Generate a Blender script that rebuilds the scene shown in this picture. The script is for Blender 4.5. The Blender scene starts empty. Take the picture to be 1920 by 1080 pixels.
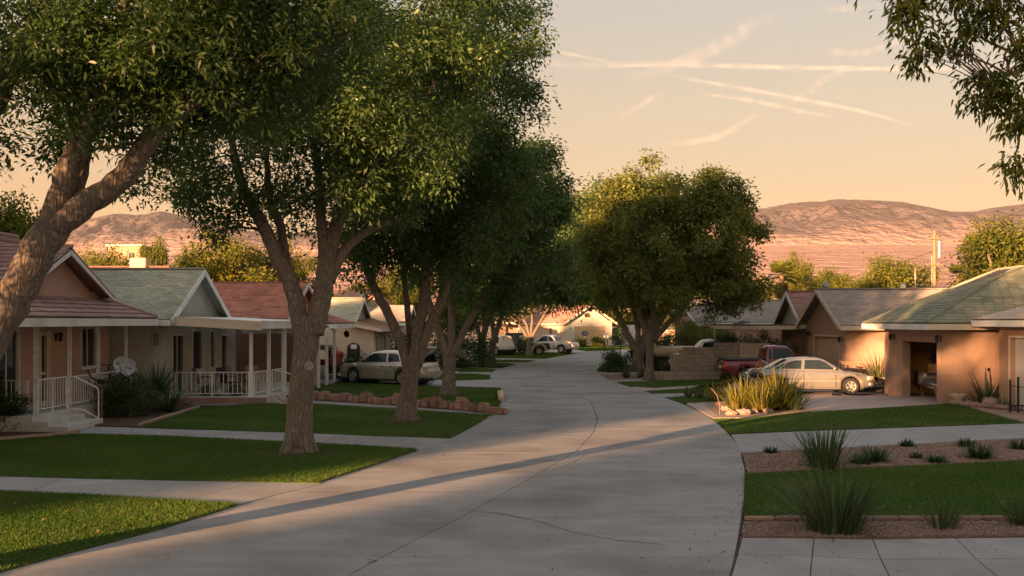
import bpy, bmesh, math, random
import numpy as np
from mathutils import Matrix, Vector
random.seed(7); RNG = np.random.default_rng(7)
SC = bpy.context.scene; COL = SC.collection
PI = math.pi
# ---------------------------------------------------------------- camera
F, H, HY = 1920*35/36, 2.8, 603.0          # focal length in photo pixels, eye height, horizon row
cam = bpy.data.objects.new('camera', bpy.data.cameras.new('camera')); COL.objects.link(cam)
cam.location = (0, 0, H); cam.rotation_euler = (PI/2, 0, 0)
cam.data.lens = 35; cam.data.sensor_width = 36
cam.data.shift_y = (HY-540)/1920
cam.data.clip_start = .1; cam.data.clip_end = 40000
SC.camera = cam
# ---------------------------------------------------------------- light
SUN_AZ, SUN_EL = math.radians(37), math.radians(6.5)     # light travels towards azimuth 37 deg right of +Y
w = bpy.data.worlds.new('World'); SC.world = w; w.use_nodes = True
nt = w.node_tree; N = nt.nodes; Lk = nt.links
bg = N['Background']
sky = N.new('ShaderNodeTexSky'); sky.sky_type = 'NISHITA'; sky.sun_disc = False
sky.sun_elevation = SUN_EL; sky.sun_rotation = PI+SUN_AZ
sky.dust_density = 2.5; sky.air_density = 1.0; sky.ozone_density = 1.0
tc = N.new('ShaderNodeTexCoord'); sp = N.new('ShaderNodeSeparateXYZ'); Lk.new(tc.outputs['Generated'], sp.inputs[0])
rp = N.new('ShaderNodeValToRGB'); Lk.new(sp.outputs['Z'], rp.inputs[0])
el = rp.color_ramp.elements
stops = [(0.0, (.45,.185,.07)), (.06, (.445,.21,.078)), (.12, (.415,.232,.092)), (.20, (.44,.315,.17)), (.31, (.40,.37,.30)),
         (.55, (.46,.47,.47)), (1.0, (.47,.52,.59))]
el[0].position, el[0].color = stops[0][0], (*stops[0][1], 1)
el[1].position, el[1].color = stops[-1][0], (*stops[-1][1], 1)
for p, c in stops[1:-1]:
    e = el.new(p); e.color = (*c, 1)
mx = N.new('ShaderNodeMix'); mx.data_type = 'RGBA'; mx.blend_type = 'MIX'; mx.inputs['Factor'].default_value = .70
sc_ = N.new('ShaderNodeMix'); sc_.data_type = 'RGBA'; sc_.blend_type = 'MULTIPLY'; sc_.inputs['Factor'].default_value = 1
SKYK = 3.05
sc_.inputs[7].default_value = (SKYK, SKYK, SKYK, 1)
Lk.new(rp.outputs[0], sc_.inputs[6])
tn = N.new('ShaderNodeMix'); tn.data_type = 'RGBA'; tn.blend_type = 'MULTIPLY'; tn.inputs['Factor'].default_value = 1; tn.inputs[7].default_value = (1.0,.93,.86,1); Lk.new(sky.outputs[0], tn.inputs[6])
Lk.new(tn.outputs[2], mx.inputs[6]); Lk.new(sc_.outputs[2], mx.inputs[7])
Lk.new(mx.outputs[2], bg.inputs[0]); bg.inputs[1].default_value = .072
sun = bpy.data.objects.new('sun', bpy.data.lights.new('sun', 'SUN')); COL.objects.link(sun)
sun.data.energy = 5.0; sun.data.angle = math.radians(.55); sun.data.color = (1.0, .51, .235)
sdir = Vector((math.sin(SUN_AZ)*math.cos(SUN_EL), math.cos(SUN_AZ)*math.cos(SUN_EL), -math.sin(SUN_EL)))
sun.rotation_euler = sdir.to_track_quat('-Z', 'Y').to_euler(); sun.location = (-20, -30, 12)
SC.view_settings.view_transform = 'Standard'; SC.view_settings.look = 'None'
SC.view_settings.gamma = 1; SC.view_settings.exposure = 2.42; SC.view_settings.use_curve_mapping = False
cy = SC.cycles
cy.max_bounces = 6; cy.diffuse_bounces = 4; cy.glossy_bounces = 2; cy.transmission_bounces = 3; cy.transparent_max_bounces = 12
cy.caustics_reflective = False; cy.caustics_refractive = False
cy.use_denoising = True
try: cy.denoiser = 'OPENIMAGEDENOISE'; cy.denoising_input_passes = 'RGB_ALBEDO_NORMAL'
except Exception: pass
# ---------------------------------------------------------------- helpers
def G(px, py, z=0.0):
    D = F*(H-z)/(py-HY); return Vector(((px-960)/F*D, D, z))
def at(px, D, z=0.0): return Vector(((px-960)/F*D, D, z))
def px3(px, py, D): return Vector(((px-960)/F*D, D, H+(HY-py)/F*D))
PM = {}
def tag(o, label=None, cat=None, group=None, kind=None):
    if label: o['label'] = label
    if cat: o['category'] = cat
    if group: o['group'] = group
    if kind: o['kind'] = kind
    return o
def thing(name, label, cat, loc=(0,0,0), rotz=0, group=None):
    o = bpy.data.objects.new(name, None); COL.objects.link(o); o.empty_display_size = .3
    o.location = loc; o.rotation_euler = (0, 0, rotz)
    PM[o.name] = (Matrix.Translation(Vector(loc)) @ Matrix.Rotation(rotz, 4, 'Z')).inverted()
    return tag(o, label, cat, group)
def move(o, loc, rotz=0, s=None):
    o.location = loc; o.rotation_euler = (0, 0, rotz)
    if s: o.scale = s if hasattr(s, '__len__') else (s, s, s)
    return o
def link(name, me, m=None, parent=None, kind=None, label=None):
    o = bpy.data.objects.new(name, me); COL.objects.link(o)
    if m is not None and not me.materials:
        for q in (m if isinstance(m, (list, tuple)) else [m]): me.materials.append(q)
    if parent is not None:
        o.parent = parent
        if parent.name in PM: o.matrix_parent_inverse = PM[parent.name]
    return tag(o, label, None, None, kind)
def dup(o, loc=None, rotz=None, label=None, s=None, parent=None):
    r = o.copy(); COL.objects.link(r)
    if parent is not None: r.parent = parent
    for c in o.children: dup(c, parent=r)
    if loc is not None: r.location = loc
    if rotz is not None: r.rotation_euler = (0, 0, rotz)
    if s is not None: r.scale = s if hasattr(s, '__len__') else (s, s, s)
    if label: r['label'] = label
    return r
class MB:
    def __init__(s, M=None): s.v = []; s.f = []; s.m = []; s.M = M; s.mi = 0
    def add(s, vs, fs):
        b = len(s.v); s.v += [Vector(p) for p in vs]
        for q in fs: s.f.append(tuple(i+b for i in q)); s.m.append(s.mi)
        return s
    def quad(s, *p): return s.add(p, [tuple(range(len(p)))])
    def hexa(s, p): return s.add(p, [(3,2,1,0),(4,5,6,7),(0,1,5,4),(1,2,6,5),(2,3,7,6),(3,0,4,7)])
    def box(s, x0, x1, y0, y1, z0, z1):
        return s.hexa([(x0,y0,z0),(x1,y0,z0),(x1,y1,z0),(x0,y1,z0),(x0,y0,z1),(x1,y0,z1),(x1,y1,z1),(x0,y1,z1)])
    def bar(s, a, b, w, h=None, up=(0,0,1)):
        a, b = Vector(a), Vector(b); h = h or w; d = (b-a).normalized(); u = Vector(up)
        if abs(d.dot(u)) > .95: u = Vector((0,1,0))
        r = d.cross(u).normalized(); u = r.cross(d)
        r *= w/2; u *= h/2
        return s.hexa([a-r-u, a+r-u, b+r-u, b-r-u, a-r+u, a+r+u, b+r+u, b-r+u])
    def tube(s, pts, rad, n=8, cap=True, wob=0):
        pts = [Vector(p) for p in pts]; rings = []; b = len(s.v); ref = Vector((.3,1,.1)).normalized()
        if not hasattr(rad, '__len__'): rad = [rad]*len(pts)
        for i, p in enumerate(pts):
            d = (pts[min(i+1, len(pts)-1)]-pts[max(i-1, 0)]).normalized()
            u = (ref-d*ref.dot(d)); u = u.normalized() if u.length > .05 else d.orthogonal().normalized()
            t = d.cross(u)
            for k in range(n):
                a = 2*PI*k/n; rr = rad[i]*(1+(random.uniform(-wob, wob) if wob else 0))
                s.v.append(p+(u*math.cos(a)+t*math.sin(a))*rr)
        for i in range(len(pts)-1):
            for k in range(n):
                s.f.append((b+i*n+k, b+i*n+(k+1)%n, b+(i+1)*n+(k+1)%n, b+(i+1)*n+k)); s.m.append(s.mi)
        if cap:
            s.f.append(tuple(b+k for k in reversed(range(n)))); s.m.append(s.mi)
            s.f.append(tuple(b+(len(pts)-1)*n+k for k in range(n))); s.m.append(s.mi)
        return s
    def prism(s, poly, z0, z1):
        n = len(poly)
        if sum(poly[i][0]*poly[(i+1)%n][1]-poly[(i+1)%n][0]*poly[i][1] for i in range(n)) < 0: poly = poly[::-1]
        vs = [(p[0], p[1], z0) for p in poly]+[(p[0], p[1], z1) for p in poly]
        return s.add(vs, [tuple(reversed(range(n))), tuple(range(n, 2*n))]+[(i, (i+1)%n, n+(i+1)%n, n+i) for i in range(n)])
    def plate(s, pts, th):                     # planar polygon with thickness along -normal
        pts = [Vector(p) for p in pts]; n = len(pts)
        nn = Vector((0,0,0))
        for i in range(n):
            a, b_ = pts[i], pts[(i+1)%n]
            nn += Vector(((a.y-b_.y)*(a.z+b_.z), (a.z-b_.z)*(a.x+b_.x), (a.x-b_.x)*(a.y+b_.y)))
        nn = nn.normalized()*th
        return s.add(pts+[p-nn for p in pts], [tuple(range(n)), tuple(reversed(range(n, 2*n)))]+[(i, n+i, n+(i+1)%n, (i+1)%n) for i in range(n)])
    def lathe(s, prof, c=(0,0,0), n=16, axis='Z'):
        b = len(s.v); c = Vector(c)
        for r, z in prof:
            for k in range(n):
                a = 2*PI*k/n; p = (r*math.cos(a), r*math.sin(a), z)
                if axis == 'Y': p = (p[0], z, p[1])
                if axis == 'X': p = (z, p[0], p[1])
                s.v.append(c+Vector(p))
        for i in range(len(prof)-1):
            for k in range(n):
                s.f.append((b+i*n+k, b+i*n+(k+1)%n, b+(i+1)*n+(k+1)%n, b+(i+1)*n+k)); s.m.append(s.mi)
        return s
    def blob(s, c, r, n=10, jit=.12, sq=(1,1,1)):
        b = len(s.v); c = Vector(c); R = n//2
        for i in range(R+1):
            for k in range(n):
                th, ph = PI*i/R, 2*PI*k/n
                q = 1+random.uniform(-jit, jit)
                s.v.append(c+Vector((math.sin(th)*math.cos(ph)*sq[0], math.sin(th)*math.sin(ph)*sq[1], math.cos(th)*sq[2]))*r*q)
        for i in range(R):
            for k in range(n):
                s.f.append((b+i*n+k, b+(i+1)*n+k, b+(i+1)*n+(k+1)%n, b+i*n+(k+1)%n)); s.m.append(s.mi)
        return s
    def mesh(s, name, smooth=False):
        me = bpy.data.meshes.new(name)
        vs = [s.M @ p for p in s.v] if s.M is not None else s.v
        me.from_pydata([tuple(p) for p in vs], [], s.f)
        if any(s.m): me.polygons.foreach_set('material_index', s.m)
        if smooth: me.polygons.foreach_set('use_smooth', [True]*len(me.polygons))
        me.update(); return me
    def obj(s, name, m, parent=None, smooth=False, kind=None, label=None, bevel=0):
        me = s.mesh(name, smooth)
        if bevel:
            bm = bmesh.new(); bm.from_mesh(me)
            bmesh.ops.remove_doubles(bm, verts=bm.verts, dist=1e-5)
            bmesh.ops.bevel(bm, geom=bm.edges[:], offset=bevel, segments=2, affect='EDGES', clamp_overlap=True)
            bm.to_mesh(me); bm.free()
        return link(name, me, m, parent, kind, label)
def np_mesh(name, co, faces, tone=None, smooth=False):
    co = np.asarray(co, np.float32); faces = np.asarray(faces, np.int32); nf, k = faces.shape
    me = bpy.data.meshes.new(name)
    me.vertices.add(len(co)); me.vertices.foreach_set('co', co.ravel())
    me.loops.add(nf*k); me.loops.foreach_set('vertex_index', faces.ravel())
    me.polygons.add(nf); me.polygons.foreach_set('loop_start', np.arange(0, nf*k, k, dtype=np.int32))
    try: me.polygons.foreach_set('loop_total', np.full(nf, k, np.int32))
    except Exception: pass
    if smooth: me.polygons.foreach_set('use_smooth', np.ones(nf, bool))
    if tone is not None:
        a = me.attributes.new('tone', 'FLOAT', 'POINT'); a.data.foreach_set('value', np.asarray(tone, np.float32))
    me.update(calc_edges=True); me.validate(); return me
def inside(poly, P):
    poly = np.asarray([(p[0], p[1]) for p in poly]); x, y = P[:,0], P[:,1]; r = np.zeros(len(P), bool)
    j = len(poly)-1
    for i in range(len(poly)):
        xi, yi = poly[i]; xj, yj = poly[j]
        c = ((yi > y) != (yj > y)) & (x < (xj-xi)*(y-yi)/((yj-yi) if yj != yi else 1e-9)+xi)
        r ^= c; j = i
    return r
def sample_poly(poly, n):
    a = np.asarray([(p[0], p[1]) for p in poly]); lo, hi = a.min(0), a.max(0)
    area = abs(sum(a[i][0]*a[(i+1)%len(a)][1]-a[(i+1)%len(a)][0]*a[i][1] for i in range(len(a))))/2
    k = int(n*max(1, np.prod(hi-lo)/max(area, 1e-6)))
    P = RNG.uniform(lo, hi, (k, 2)); return P[inside(poly, P)]
# ---------------------------------------------------------------- materials
def mat(name, c1, c2=None, scale=4, rough=.8, bump=0, bscale=None, metallic=0, spec=.3, rand=0, stretch=(1,1,1), detail=5,
        fine=0, tone=None, transl=0, coat=0, stain=None, obj=False, gloss_noise=0):
    m = bpy.data.materials.new(name); m.use_nodes = True; nt = m.node_tree; N = nt.nodes; L = nt.links
    b = N['Principled BSDF']; b.inputs['Roughness'].default_value = rough; b.inputs['Metallic'].default_value = metallic
    b.inputs['Specular IOR Level'].default_value = spec
    if coat: b.inputs['Coat Weight'].default_value = coat; b.inputs['Coat Roughness'].default_value = .08
    if c2 is None: c2 = tuple(x*.85 for x in c1)
    if obj:
        g = N.new('ShaderNodeTexCoord'); src = g.outputs['Object']
    else:
        g = N.new('ShaderNodeNewGeometry'); src = g.outputs['Position']
    mp = N.new('ShaderNodeMapping'); mp.inputs['Scale'].default_value = stretch; L.new(src, mp.inputs[0])
    n1 = N.new('ShaderNodeTexNoise'); n1.inputs['Scale'].default_value = scale; n1.inputs['Detail'].default_value = detail
    n1.inputs['Roughness'].default_value = .6; L.new(mp.outputs[0], n1.inputs[0])
    r = N.new('ShaderNodeValToRGB'); r.color_ramp.elements[0].position = .32; r.color_ramp.elements[1].position = .68
    r.color_ramp.elements[0].color = (*c1, 1); r.color_ramp.elements[1].color = (*c2, 1); L.new(n1.outputs['Fac'], r.inputs[0])
    col = r.outputs[0]
    def mixc(f, a, bb, mode='MIX'):
        q = N.new('ShaderNodeMix'); q.data_type = 'RGBA'; q.blend_type = mode
        if isinstance(f, (int, float)): q.inputs[0].default_value = f
        else: L.new(f, q.inputs[0])
        for k, z in ((6, a), (7, bb)):
            if isinstance(z, tuple): q.inputs[k].default_value = (*z, 1)
            else: L.new(z, q.inputs[k])
        return q.outputs[2]
    def ramp(src, p0, p1, v0, v1):
        q = N.new('ShaderNodeMapRange'); q.inputs[1].default_value = p0; q.inputs[2].default_value = p1
        q.inputs[3].default_value = v0; q.inputs[4].default_value = v1; L.new(src, q.inputs[0]); return q.outputs[0]
    def gray(s):
        q = N.new('ShaderNodeCombineColor'); [L.new(s, q.inputs[i]) for i in range(3)]; return q.outputs[0]
    if stain:      # (colour, scale, amount)
        ns = N.new('ShaderNodeTexNoise'); ns.inputs['Scale'].default_value = stain[1]; ns.inputs['Detail'].default_value = 4; L.new(src, ns.inputs[0])
        col = mixc(ramp(ns.outputs['Fac'], .46, .68, 0, stain[2]), col, stain[0])
    if fine:
        nf = N.new('ShaderNodeTexNoise'); nf.inputs['Scale'].default_value = scale*18; nf.inputs['Detail'].default_value = 3; L.new(mp.outputs[0], nf.inputs[0])
        col = mixc(1.0, col, gray(ramp(nf.outputs['Fac'], .3, .7, 1-fine, 1+fine)), 'MULTIPLY')
    if rand:
        oi = N.new('ShaderNodeObjectInfo'); col = mixc(1.0, col, gray(ramp(oi.outputs['Random'], 0, 1, 1-rand, 1+rand)), 'MULTIPLY')
    if tone is not None:
        at_ = N.new('ShaderNodeAttribute'); at_.attribute_name = 'tone'
        if isinstance(tone, (int, float)): col = mixc(1.0, col, gray(ramp(at_.outputs['Fac'], 0, 1, 1-tone, 1+tone)), 'MULTIPLY')
        else: 
            q = N.new('ShaderNodeValToRGB'); q.color_ramp.elements[0].color = (*tone[0], 1); q.color_ramp.elements[1].color = (*tone[-1], 1)
            for i, t in enumerate(tone[1:-1]):
                e = q.color_ramp.elements.new((i+1)/(len(tone)-1)); e.color = (*t, 1)
            L.new(at_.outputs['Fac'], q.inputs[0]); col = mixc(.75, col, q.outputs[0])
    L.new(col, b.inputs['Base Color'])
    if gloss_noise: L.new(ramp(n1.outputs['Fac'], .3, .7, rough-gloss_noise, rough+gloss_noise), b.inputs['Roughness'])
    if bump:
        nb = N.new('ShaderNodeTexNoise'); nb.inputs['Scale'].default_value = bscale or scale*10; nb.inputs['Detail'].default_value = 4; L.new(mp.outputs[0], nb.inputs[0])
        bp = N.new('ShaderNodeBump'); bp.inputs['Strength'].default_value = min(1, bump); bp.inputs['Distance'].default_value = .02*max(1, bump)
        L.new(nb.outputs['Fac'], bp.inputs['Height']); L.new(bp.outputs[0], b.inputs['Normal'])
    if transl:
        t = N.new('ShaderNodeBsdfTranslucent'); L.new(mixc(1.0, col, (1.25,1.3,.6), 'MULTIPLY'), t.inputs[0])
        ms = N.new('ShaderNodeMixShader'); ms.inputs[0].default_value = transl
        L.new(b.outputs[0], ms.inputs[1]); L.new(t.outputs[0], ms.inputs[2]); L.new(ms.outputs[0], N['Material Output'].inputs[0])
    return m
M = {}
M['concrete'] = mat('concrete', (.25,.25,.25), (.33,.326,.32), .9, .82, .25, 60, fine=.12, stain=((.16,.155,.15), .5, .7), rand=.07, spec=.3, stretch=(1,2.6,1), detail=8)
M['walk'] = mat('walk_concrete', (.26,.26,.255), (.325,.32,.315), 1.6, .85, .25, 50, fine=.10, stain=((.20,.19,.18), .7, .5), rand=.06)
M['drive'] = mat('driveway_concrete', (.36,.29,.26), (.43,.35,.31), 1.2, .85, .25, 50, fine=.10, stain=((.25,.21,.19), .6, .4))
M['asphalt'] = mat('asphalt', (.10,.10,.105), (.15,.148,.145), 2, .9, .4, 80, fine=.2)
M['joint'] = mat('joint_soil', (.055,.05,.045), (.09,.08,.07), 20, .95)
M['crackm'] = mat('crack', (.09,.085,.08), (.14,.13,.12), 10, .95)
M['dirt'] = mat('desert_soil', (.24,.18,.14), (.32,.25,.19), .6, .95, .4, 30, fine=.15)
M['mulch'] = mat('bark_mulch', (.07,.04,.03), (.13,.075,.055), 14, .95, 1, 60, fine=.3)
M['turf'] = mat('turf', (.034,.078,.013), (.055,.11,.020), .9, .95, .8, 70, fine=.35, stain=((.11,.10,.045), .55, .75))
M['blade'] = mat('grass_blade', (.054,.122,.017), (.072,.145,.024), .8, .75, tone=((.034,.084,.011), (.068,.138,.021), (.14,.17,.045)), transl=.3, spec=.12, stain=((.15,.135,.055), .55, .6))
M['gravel'] = mat('gravel_bed', (.16,.10,.075), (.24,.16,.12), 20, .95, 1, 60)
M['pebble'] = mat('pebble', (.24,.155,.115), (.33,.23,.18), 6, .9, tone=((.15,.095,.07), (.26,.17,.13), (.40,.32,.27)))
M['stone'] = mat('red_sandstone', (.25,.15,.12), (.33,.21,.17), 3, .9, .8, 25, fine=.15, rand=.25)
M['pinkrock'] = mat('pinkish_rock', (.25,.17,.145), (.33,.24,.205), 3, .9, .8, 25, fine=.15)
M['paver'] = mat('edging_paver', (.30,.21,.17), (.38,.27,.22), 4, .9, .6, 30, rand=.2)
M['bark'] = None
M['leaf_fg'] = mat('ash_leaf', (.072,.128,.042), (.085,.143,.047), 1.2, .45, tone=((.038,.084,.026), (.075,.135,.043), (.12,.175,.055)), transl=.42, spec=.45)
M['leaf_light'] = mat('light_ash_leaf', (.11,.15,.035), (.125,.165,.04), 1.2, .5, tone=((.06,.10,.024), (.12,.155,.034), (.18,.19,.042)), transl=.42, spec=.4)
M['leaf_gold'] = mat('ash_leaf_yellowing', (.085,.11,.02), (.10,.12,.02), 1.2, .55, tone=((.04,.075,.014), (.085,.11,.018), (.15,.13,.02)), transl=.32, spec=.2)
M['leaf_bg'] = mat('background_leaf', (.06,.095,.02), (.08,.11,.024), .6, .6, tone=((.07,.105,.02), (.15,.165,.028), (.24,.205,.035)), transl=.42, spec=.2)
M['leaf_dark'] = mat('hedge_leaf', (.02,.05,.012), (.03,.065,.015), 1.5, .5, tone=((.018,.042,.012), (.035,.078,.018), (.065,.11,.026)), transl=.25, spec=.3)
M['spike'] = mat('spiky_leaf', (.03,.06,.02), (.05,.08,.03), 2, .55, tone=((.03,.055,.02), (.06,.095,.035), (.15,.13,.07)), transl=.2)
M['gold_grass'] = mat('golden_blade', (.12,.12,.02), (.16,.14,.03), 2, .6, tone=((.07,.095,.018), (.19,.18,.032), (.33,.24,.07)), transl=.4)
M['yucca'] = mat('yucca_leaf', (.02,.05,.03), (.03,.065,.035), 2, .5, tone=((.03,.06,.04), (.055,.105,.065), (.10,.16,.095)), transl=.15)
M['dry'] = mat('dry_palm_leaf', (.12,.09,.04), (.09,.10,.04), 2, .8, tone=((.05,.06,.025), (.11,.10,.05), (.20,.15,.08)), transl=.2)
M['salmon'] = mat('salmon_stucco', (.50,.32,.25), (.55,.36,.285), 1.2, .92, .5, 70, fine=.08, stain=((.40,.255,.20), .5, .5))
M['grey_stucco'] = mat('grey_stucco', (.55,.535,.485), (.61,.595,.54), 1.2, .92, .7, 55, fine=.10, stain=((.40,.385,.34), .5, .5))
M['beige'] = mat('beige_stucco', (.53,.44,.345), (.57,.475,.375), 1.2, .92, .5, 60, fine=.06, stain=((.34,.28,.21), .4, .4))
M['peach'] = mat('peach_stucco', (.39,.262,.198), (.43,.292,.222), 1.0, .92, .5, 65, fine=.06, stain=((.40,.27,.195), .45, .45))
M['pale_gable'] = mat('pale_gable_board', (.40,.40,.37), (.45,.45,.41), 3, .85, .2, 30, stain=((.30,.30,.28), .8, .4))
M['trim'] = mat('white_trim_paint', (.74,.74,.71), (.80,.80,.77), 2, .6, fine=.04, stain=((.42,.40,.36), 1.1, .4))
M['trim_cream'] = mat('cream_trim_paint', (.62,.52,.41), (.68,.57,.45), 2, .65, fine=.04, stain=((.45,.38,.30), 1, .4))
M['iron'] = mat('white_iron_paint', (.78,.78,.76), (.82,.82,.80), 5, .5, stain=((.40,.33,.27), 6, .4))
M['brown_tile'] = mat('brown_concrete_tile', (.27,.165,.145), (.35,.22,.195), 3, .85, .4, 40, fine=.15, rand=.2, stain=((.19,.125,.11), 1.4, .4))
M['red_tile'] = mat('red_roof_tile', (.40,.175,.135), (.48,.225,.175), 2, .85, tone=.34, fine=.12, stain=((.28,.13,.105), .8, .4))
M['green_shingle'] = mat('green_shingle', (.37,.385,.30), (.44,.455,.36), 2, .9, tone=.22, fine=.15, stain=((.30,.31,.25), .6, .4))
M['sun_dimmed_green'] = mat('sun_dimmed_green_shingle', (.225,.245,.185), (.28,.30,.23), 2, .9, tone=.26, fine=.15, stain=((.17,.18,.14), .6, .5))  # green shingle copy, darkened to offset the sun on the hip roof
M['grey_shingle'] = mat('grey_shingle', (.27,.245,.225), (.33,.30,.275), 2, .9, tone=.18, fine=.12, stain=((.2,.18,.17), .6, .5))
M['tan_shingle'] = mat('tan_shingle', (.33,.22,.15), (.40,.27,.19), 2, .9, tone=.2, fine=.12)
M['mauve_tile'] = mat('mauve_roof_tile', (.29,.165,.145), (.36,.205,.18), 2, .85, tone=.22, fine=.12)
M['white_shingle'] = mat('pale_roof_tile', (.46,.41,.37), (.52,.47,.42), 2, .85, tone=.12, fine=.10)
M['underlay'] = mat('roof_underlay', (.07,.06,.055), (.10,.09,.08), 5, .95)
M['dark_metal'] = mat('dark_metal', (.03,.03,.032), (.045,.045,.046), 6, .5, metallic=.4)
M['grey_metal'] = mat('grey_metal', (.30,.31,.32), (.36,.37,.38), 6, .45, metallic=.5)
M['white_plastic'] = mat('white_plastic', (.62,.62,.60), (.68,.68,.66), 3, .5)
M['black_rubber'] = mat('tyre_rubber', (.018,.018,.018), (.03,.03,.03), 12, .85)
M['badge'] = mat('weathered_badge', (.36,.35,.33), (.45,.44,.42), 30, .7)
M['dish'] = mat('dish_paint', (.50,.51,.52), (.55,.56,.57), 4, .6)
M['glass'] = mat('window_glass', (.018,.022,.024), (.03,.034,.036), 1.2, .06, spec=.6)
M['car_glass'] = mat('car_glass', (.012,.020,.024), (.020,.032,.038), 2, .06, spec=.32)
M['rim'] = mat('wheel_rim', (.50,.50,.48), (.56,.56,.54), 8, .35, metallic=.7)
M['silver'] = mat('silver_car_paint', (.27,.26,.24), (.30,.29,.265), 1.5, .32, metallic=.55, coat=.6, spec=.5, fine=.02)
M['silver_cool'] = mat('cool_silver_car_paint', (.46,.40,.325), (.50,.44,.355), 1.5, .32, metallic=.55, coat=.6, spec=.5, fine=.02)
M['maroon'] = mat('maroon_car_paint', (.12,.011,.016), (.15,.014,.02), 1.5, .3, coat=.6, spec=.5)
M['white_car'] = mat('white_car_paint', (.62,.60,.57), (.68,.66,.63), 1.5, .35, coat=.5)
M['tan_car'] = mat('tan_car_paint', (.42,.33,.25), (.48,.38,.29), 1.5, .4, coat=.3)
M['green_car'] = mat('dark_green_paint', (.018,.028,.018), (.03,.04,.026), 1.5, .45, coat=.3)
M['blue_car'] = mat('dark_blue_paint', (.02,.032,.05), (.03,.042,.06), 1.5, .35, coat=.5)
M['purple'] = mat('plum_paint', (.10,.02,.04), (.13,.03,.05), 2, .35, coat=.4)
M['redlamp'] = mat('red_lamp_lens', (.35,.01,.01), (.42,.015,.015), 10, .2, spec=.6)
M['amber'] = mat('amber_lamp_lens', (.50,.13,.03), (.58,.18,.04), 10, .2, spec=.6)
M['lens'] = mat('clear_lamp_lens', (.55,.55,.53), (.62,.62,.60), 10, .15, spec=.6)
M['chrome'] = mat('chrome', (.55,.55,.55), (.6,.6,.6), 8, .15, metallic=1)
M['blackp'] = mat('black_plastic', (.02,.02,.021), (.03,.03,.031), 8, .55)
M['bluep'] = mat('blue_plastic', (.03,.06,.11), (.04,.075,.13), 4, .45)
M['orange'] = mat('orange_plastic', (.45,.10,.03), (.55,.14,.04), 4, .5)
M['redp'] = mat('red_paint', (.20,.02,.02), (.26,.03,.03), 3, .5)
M['cardboard'] = mat('cardboard', (.36,.20,.09), (.42,.25,.12), 3, .9)
M['wood'] = mat('weathered_wood', (.20,.13,.085), (.28,.19,.13), 3, .85, .3, 30, stretch=(1,1,.15))
M['pole'] = mat('utility_pole_wood', (.24,.155,.09), (.31,.21,.125), 3, .9, .3, 30, stretch=(4,4,.3))
M['panel_brown'] = mat('brown_panel', (.24,.16,.12), (.29,.195,.15), 2, .85, fine=.1)
M['ochre'] = mat('ochre_board', (.62,.36,.12), (.66,.40,.15), 1.5, .9)
M['block'] = mat('grey_cinder_block', (.30,.245,.205), (.37,.305,.255), 3, .95, .8, 40, fine=.15, rand=.12, stain=((.22,.18,.15), .9, .4))
M['block_tan'] = mat('tan_cinder_block', (.42,.32,.235), (.48,.37,.275), 3, .95, .7, 40, fine=.12, rand=.1)
M['door_white'] = mat('garage_door_paint', (.60,.60,.58), (.65,.65,.63), 2, .55, fine=.03, stain=((.5,.49,.46), .8, .4))
M['door_tan'] = mat('tan_garage_door', (.50,.38,.26), (.55,.42,.29), 2, .6, fine=.04)
M['steps'] = mat('painted_steps', (.52,.52,.50), (.58,.58,.56), 3, .8, .3, 40, stain=((.28,.27,.25), 1.5, .5))
M['terracotta'] = mat('pot', (.45,.38,.32), (.5,.43,.36), 4, .85)
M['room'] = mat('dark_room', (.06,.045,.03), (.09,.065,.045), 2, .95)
M['litter'] = mat('fallen_leaf', (.10,.055,.03), (.2,.10,.04), 3, .85, tone=((.04,.03,.025), (.12,.07,.04), (.42,.20,.08)))
M['cloth'] = mat('cloth', (.06,.055,.05), (.10,.09,.08), 3, .95)
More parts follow.
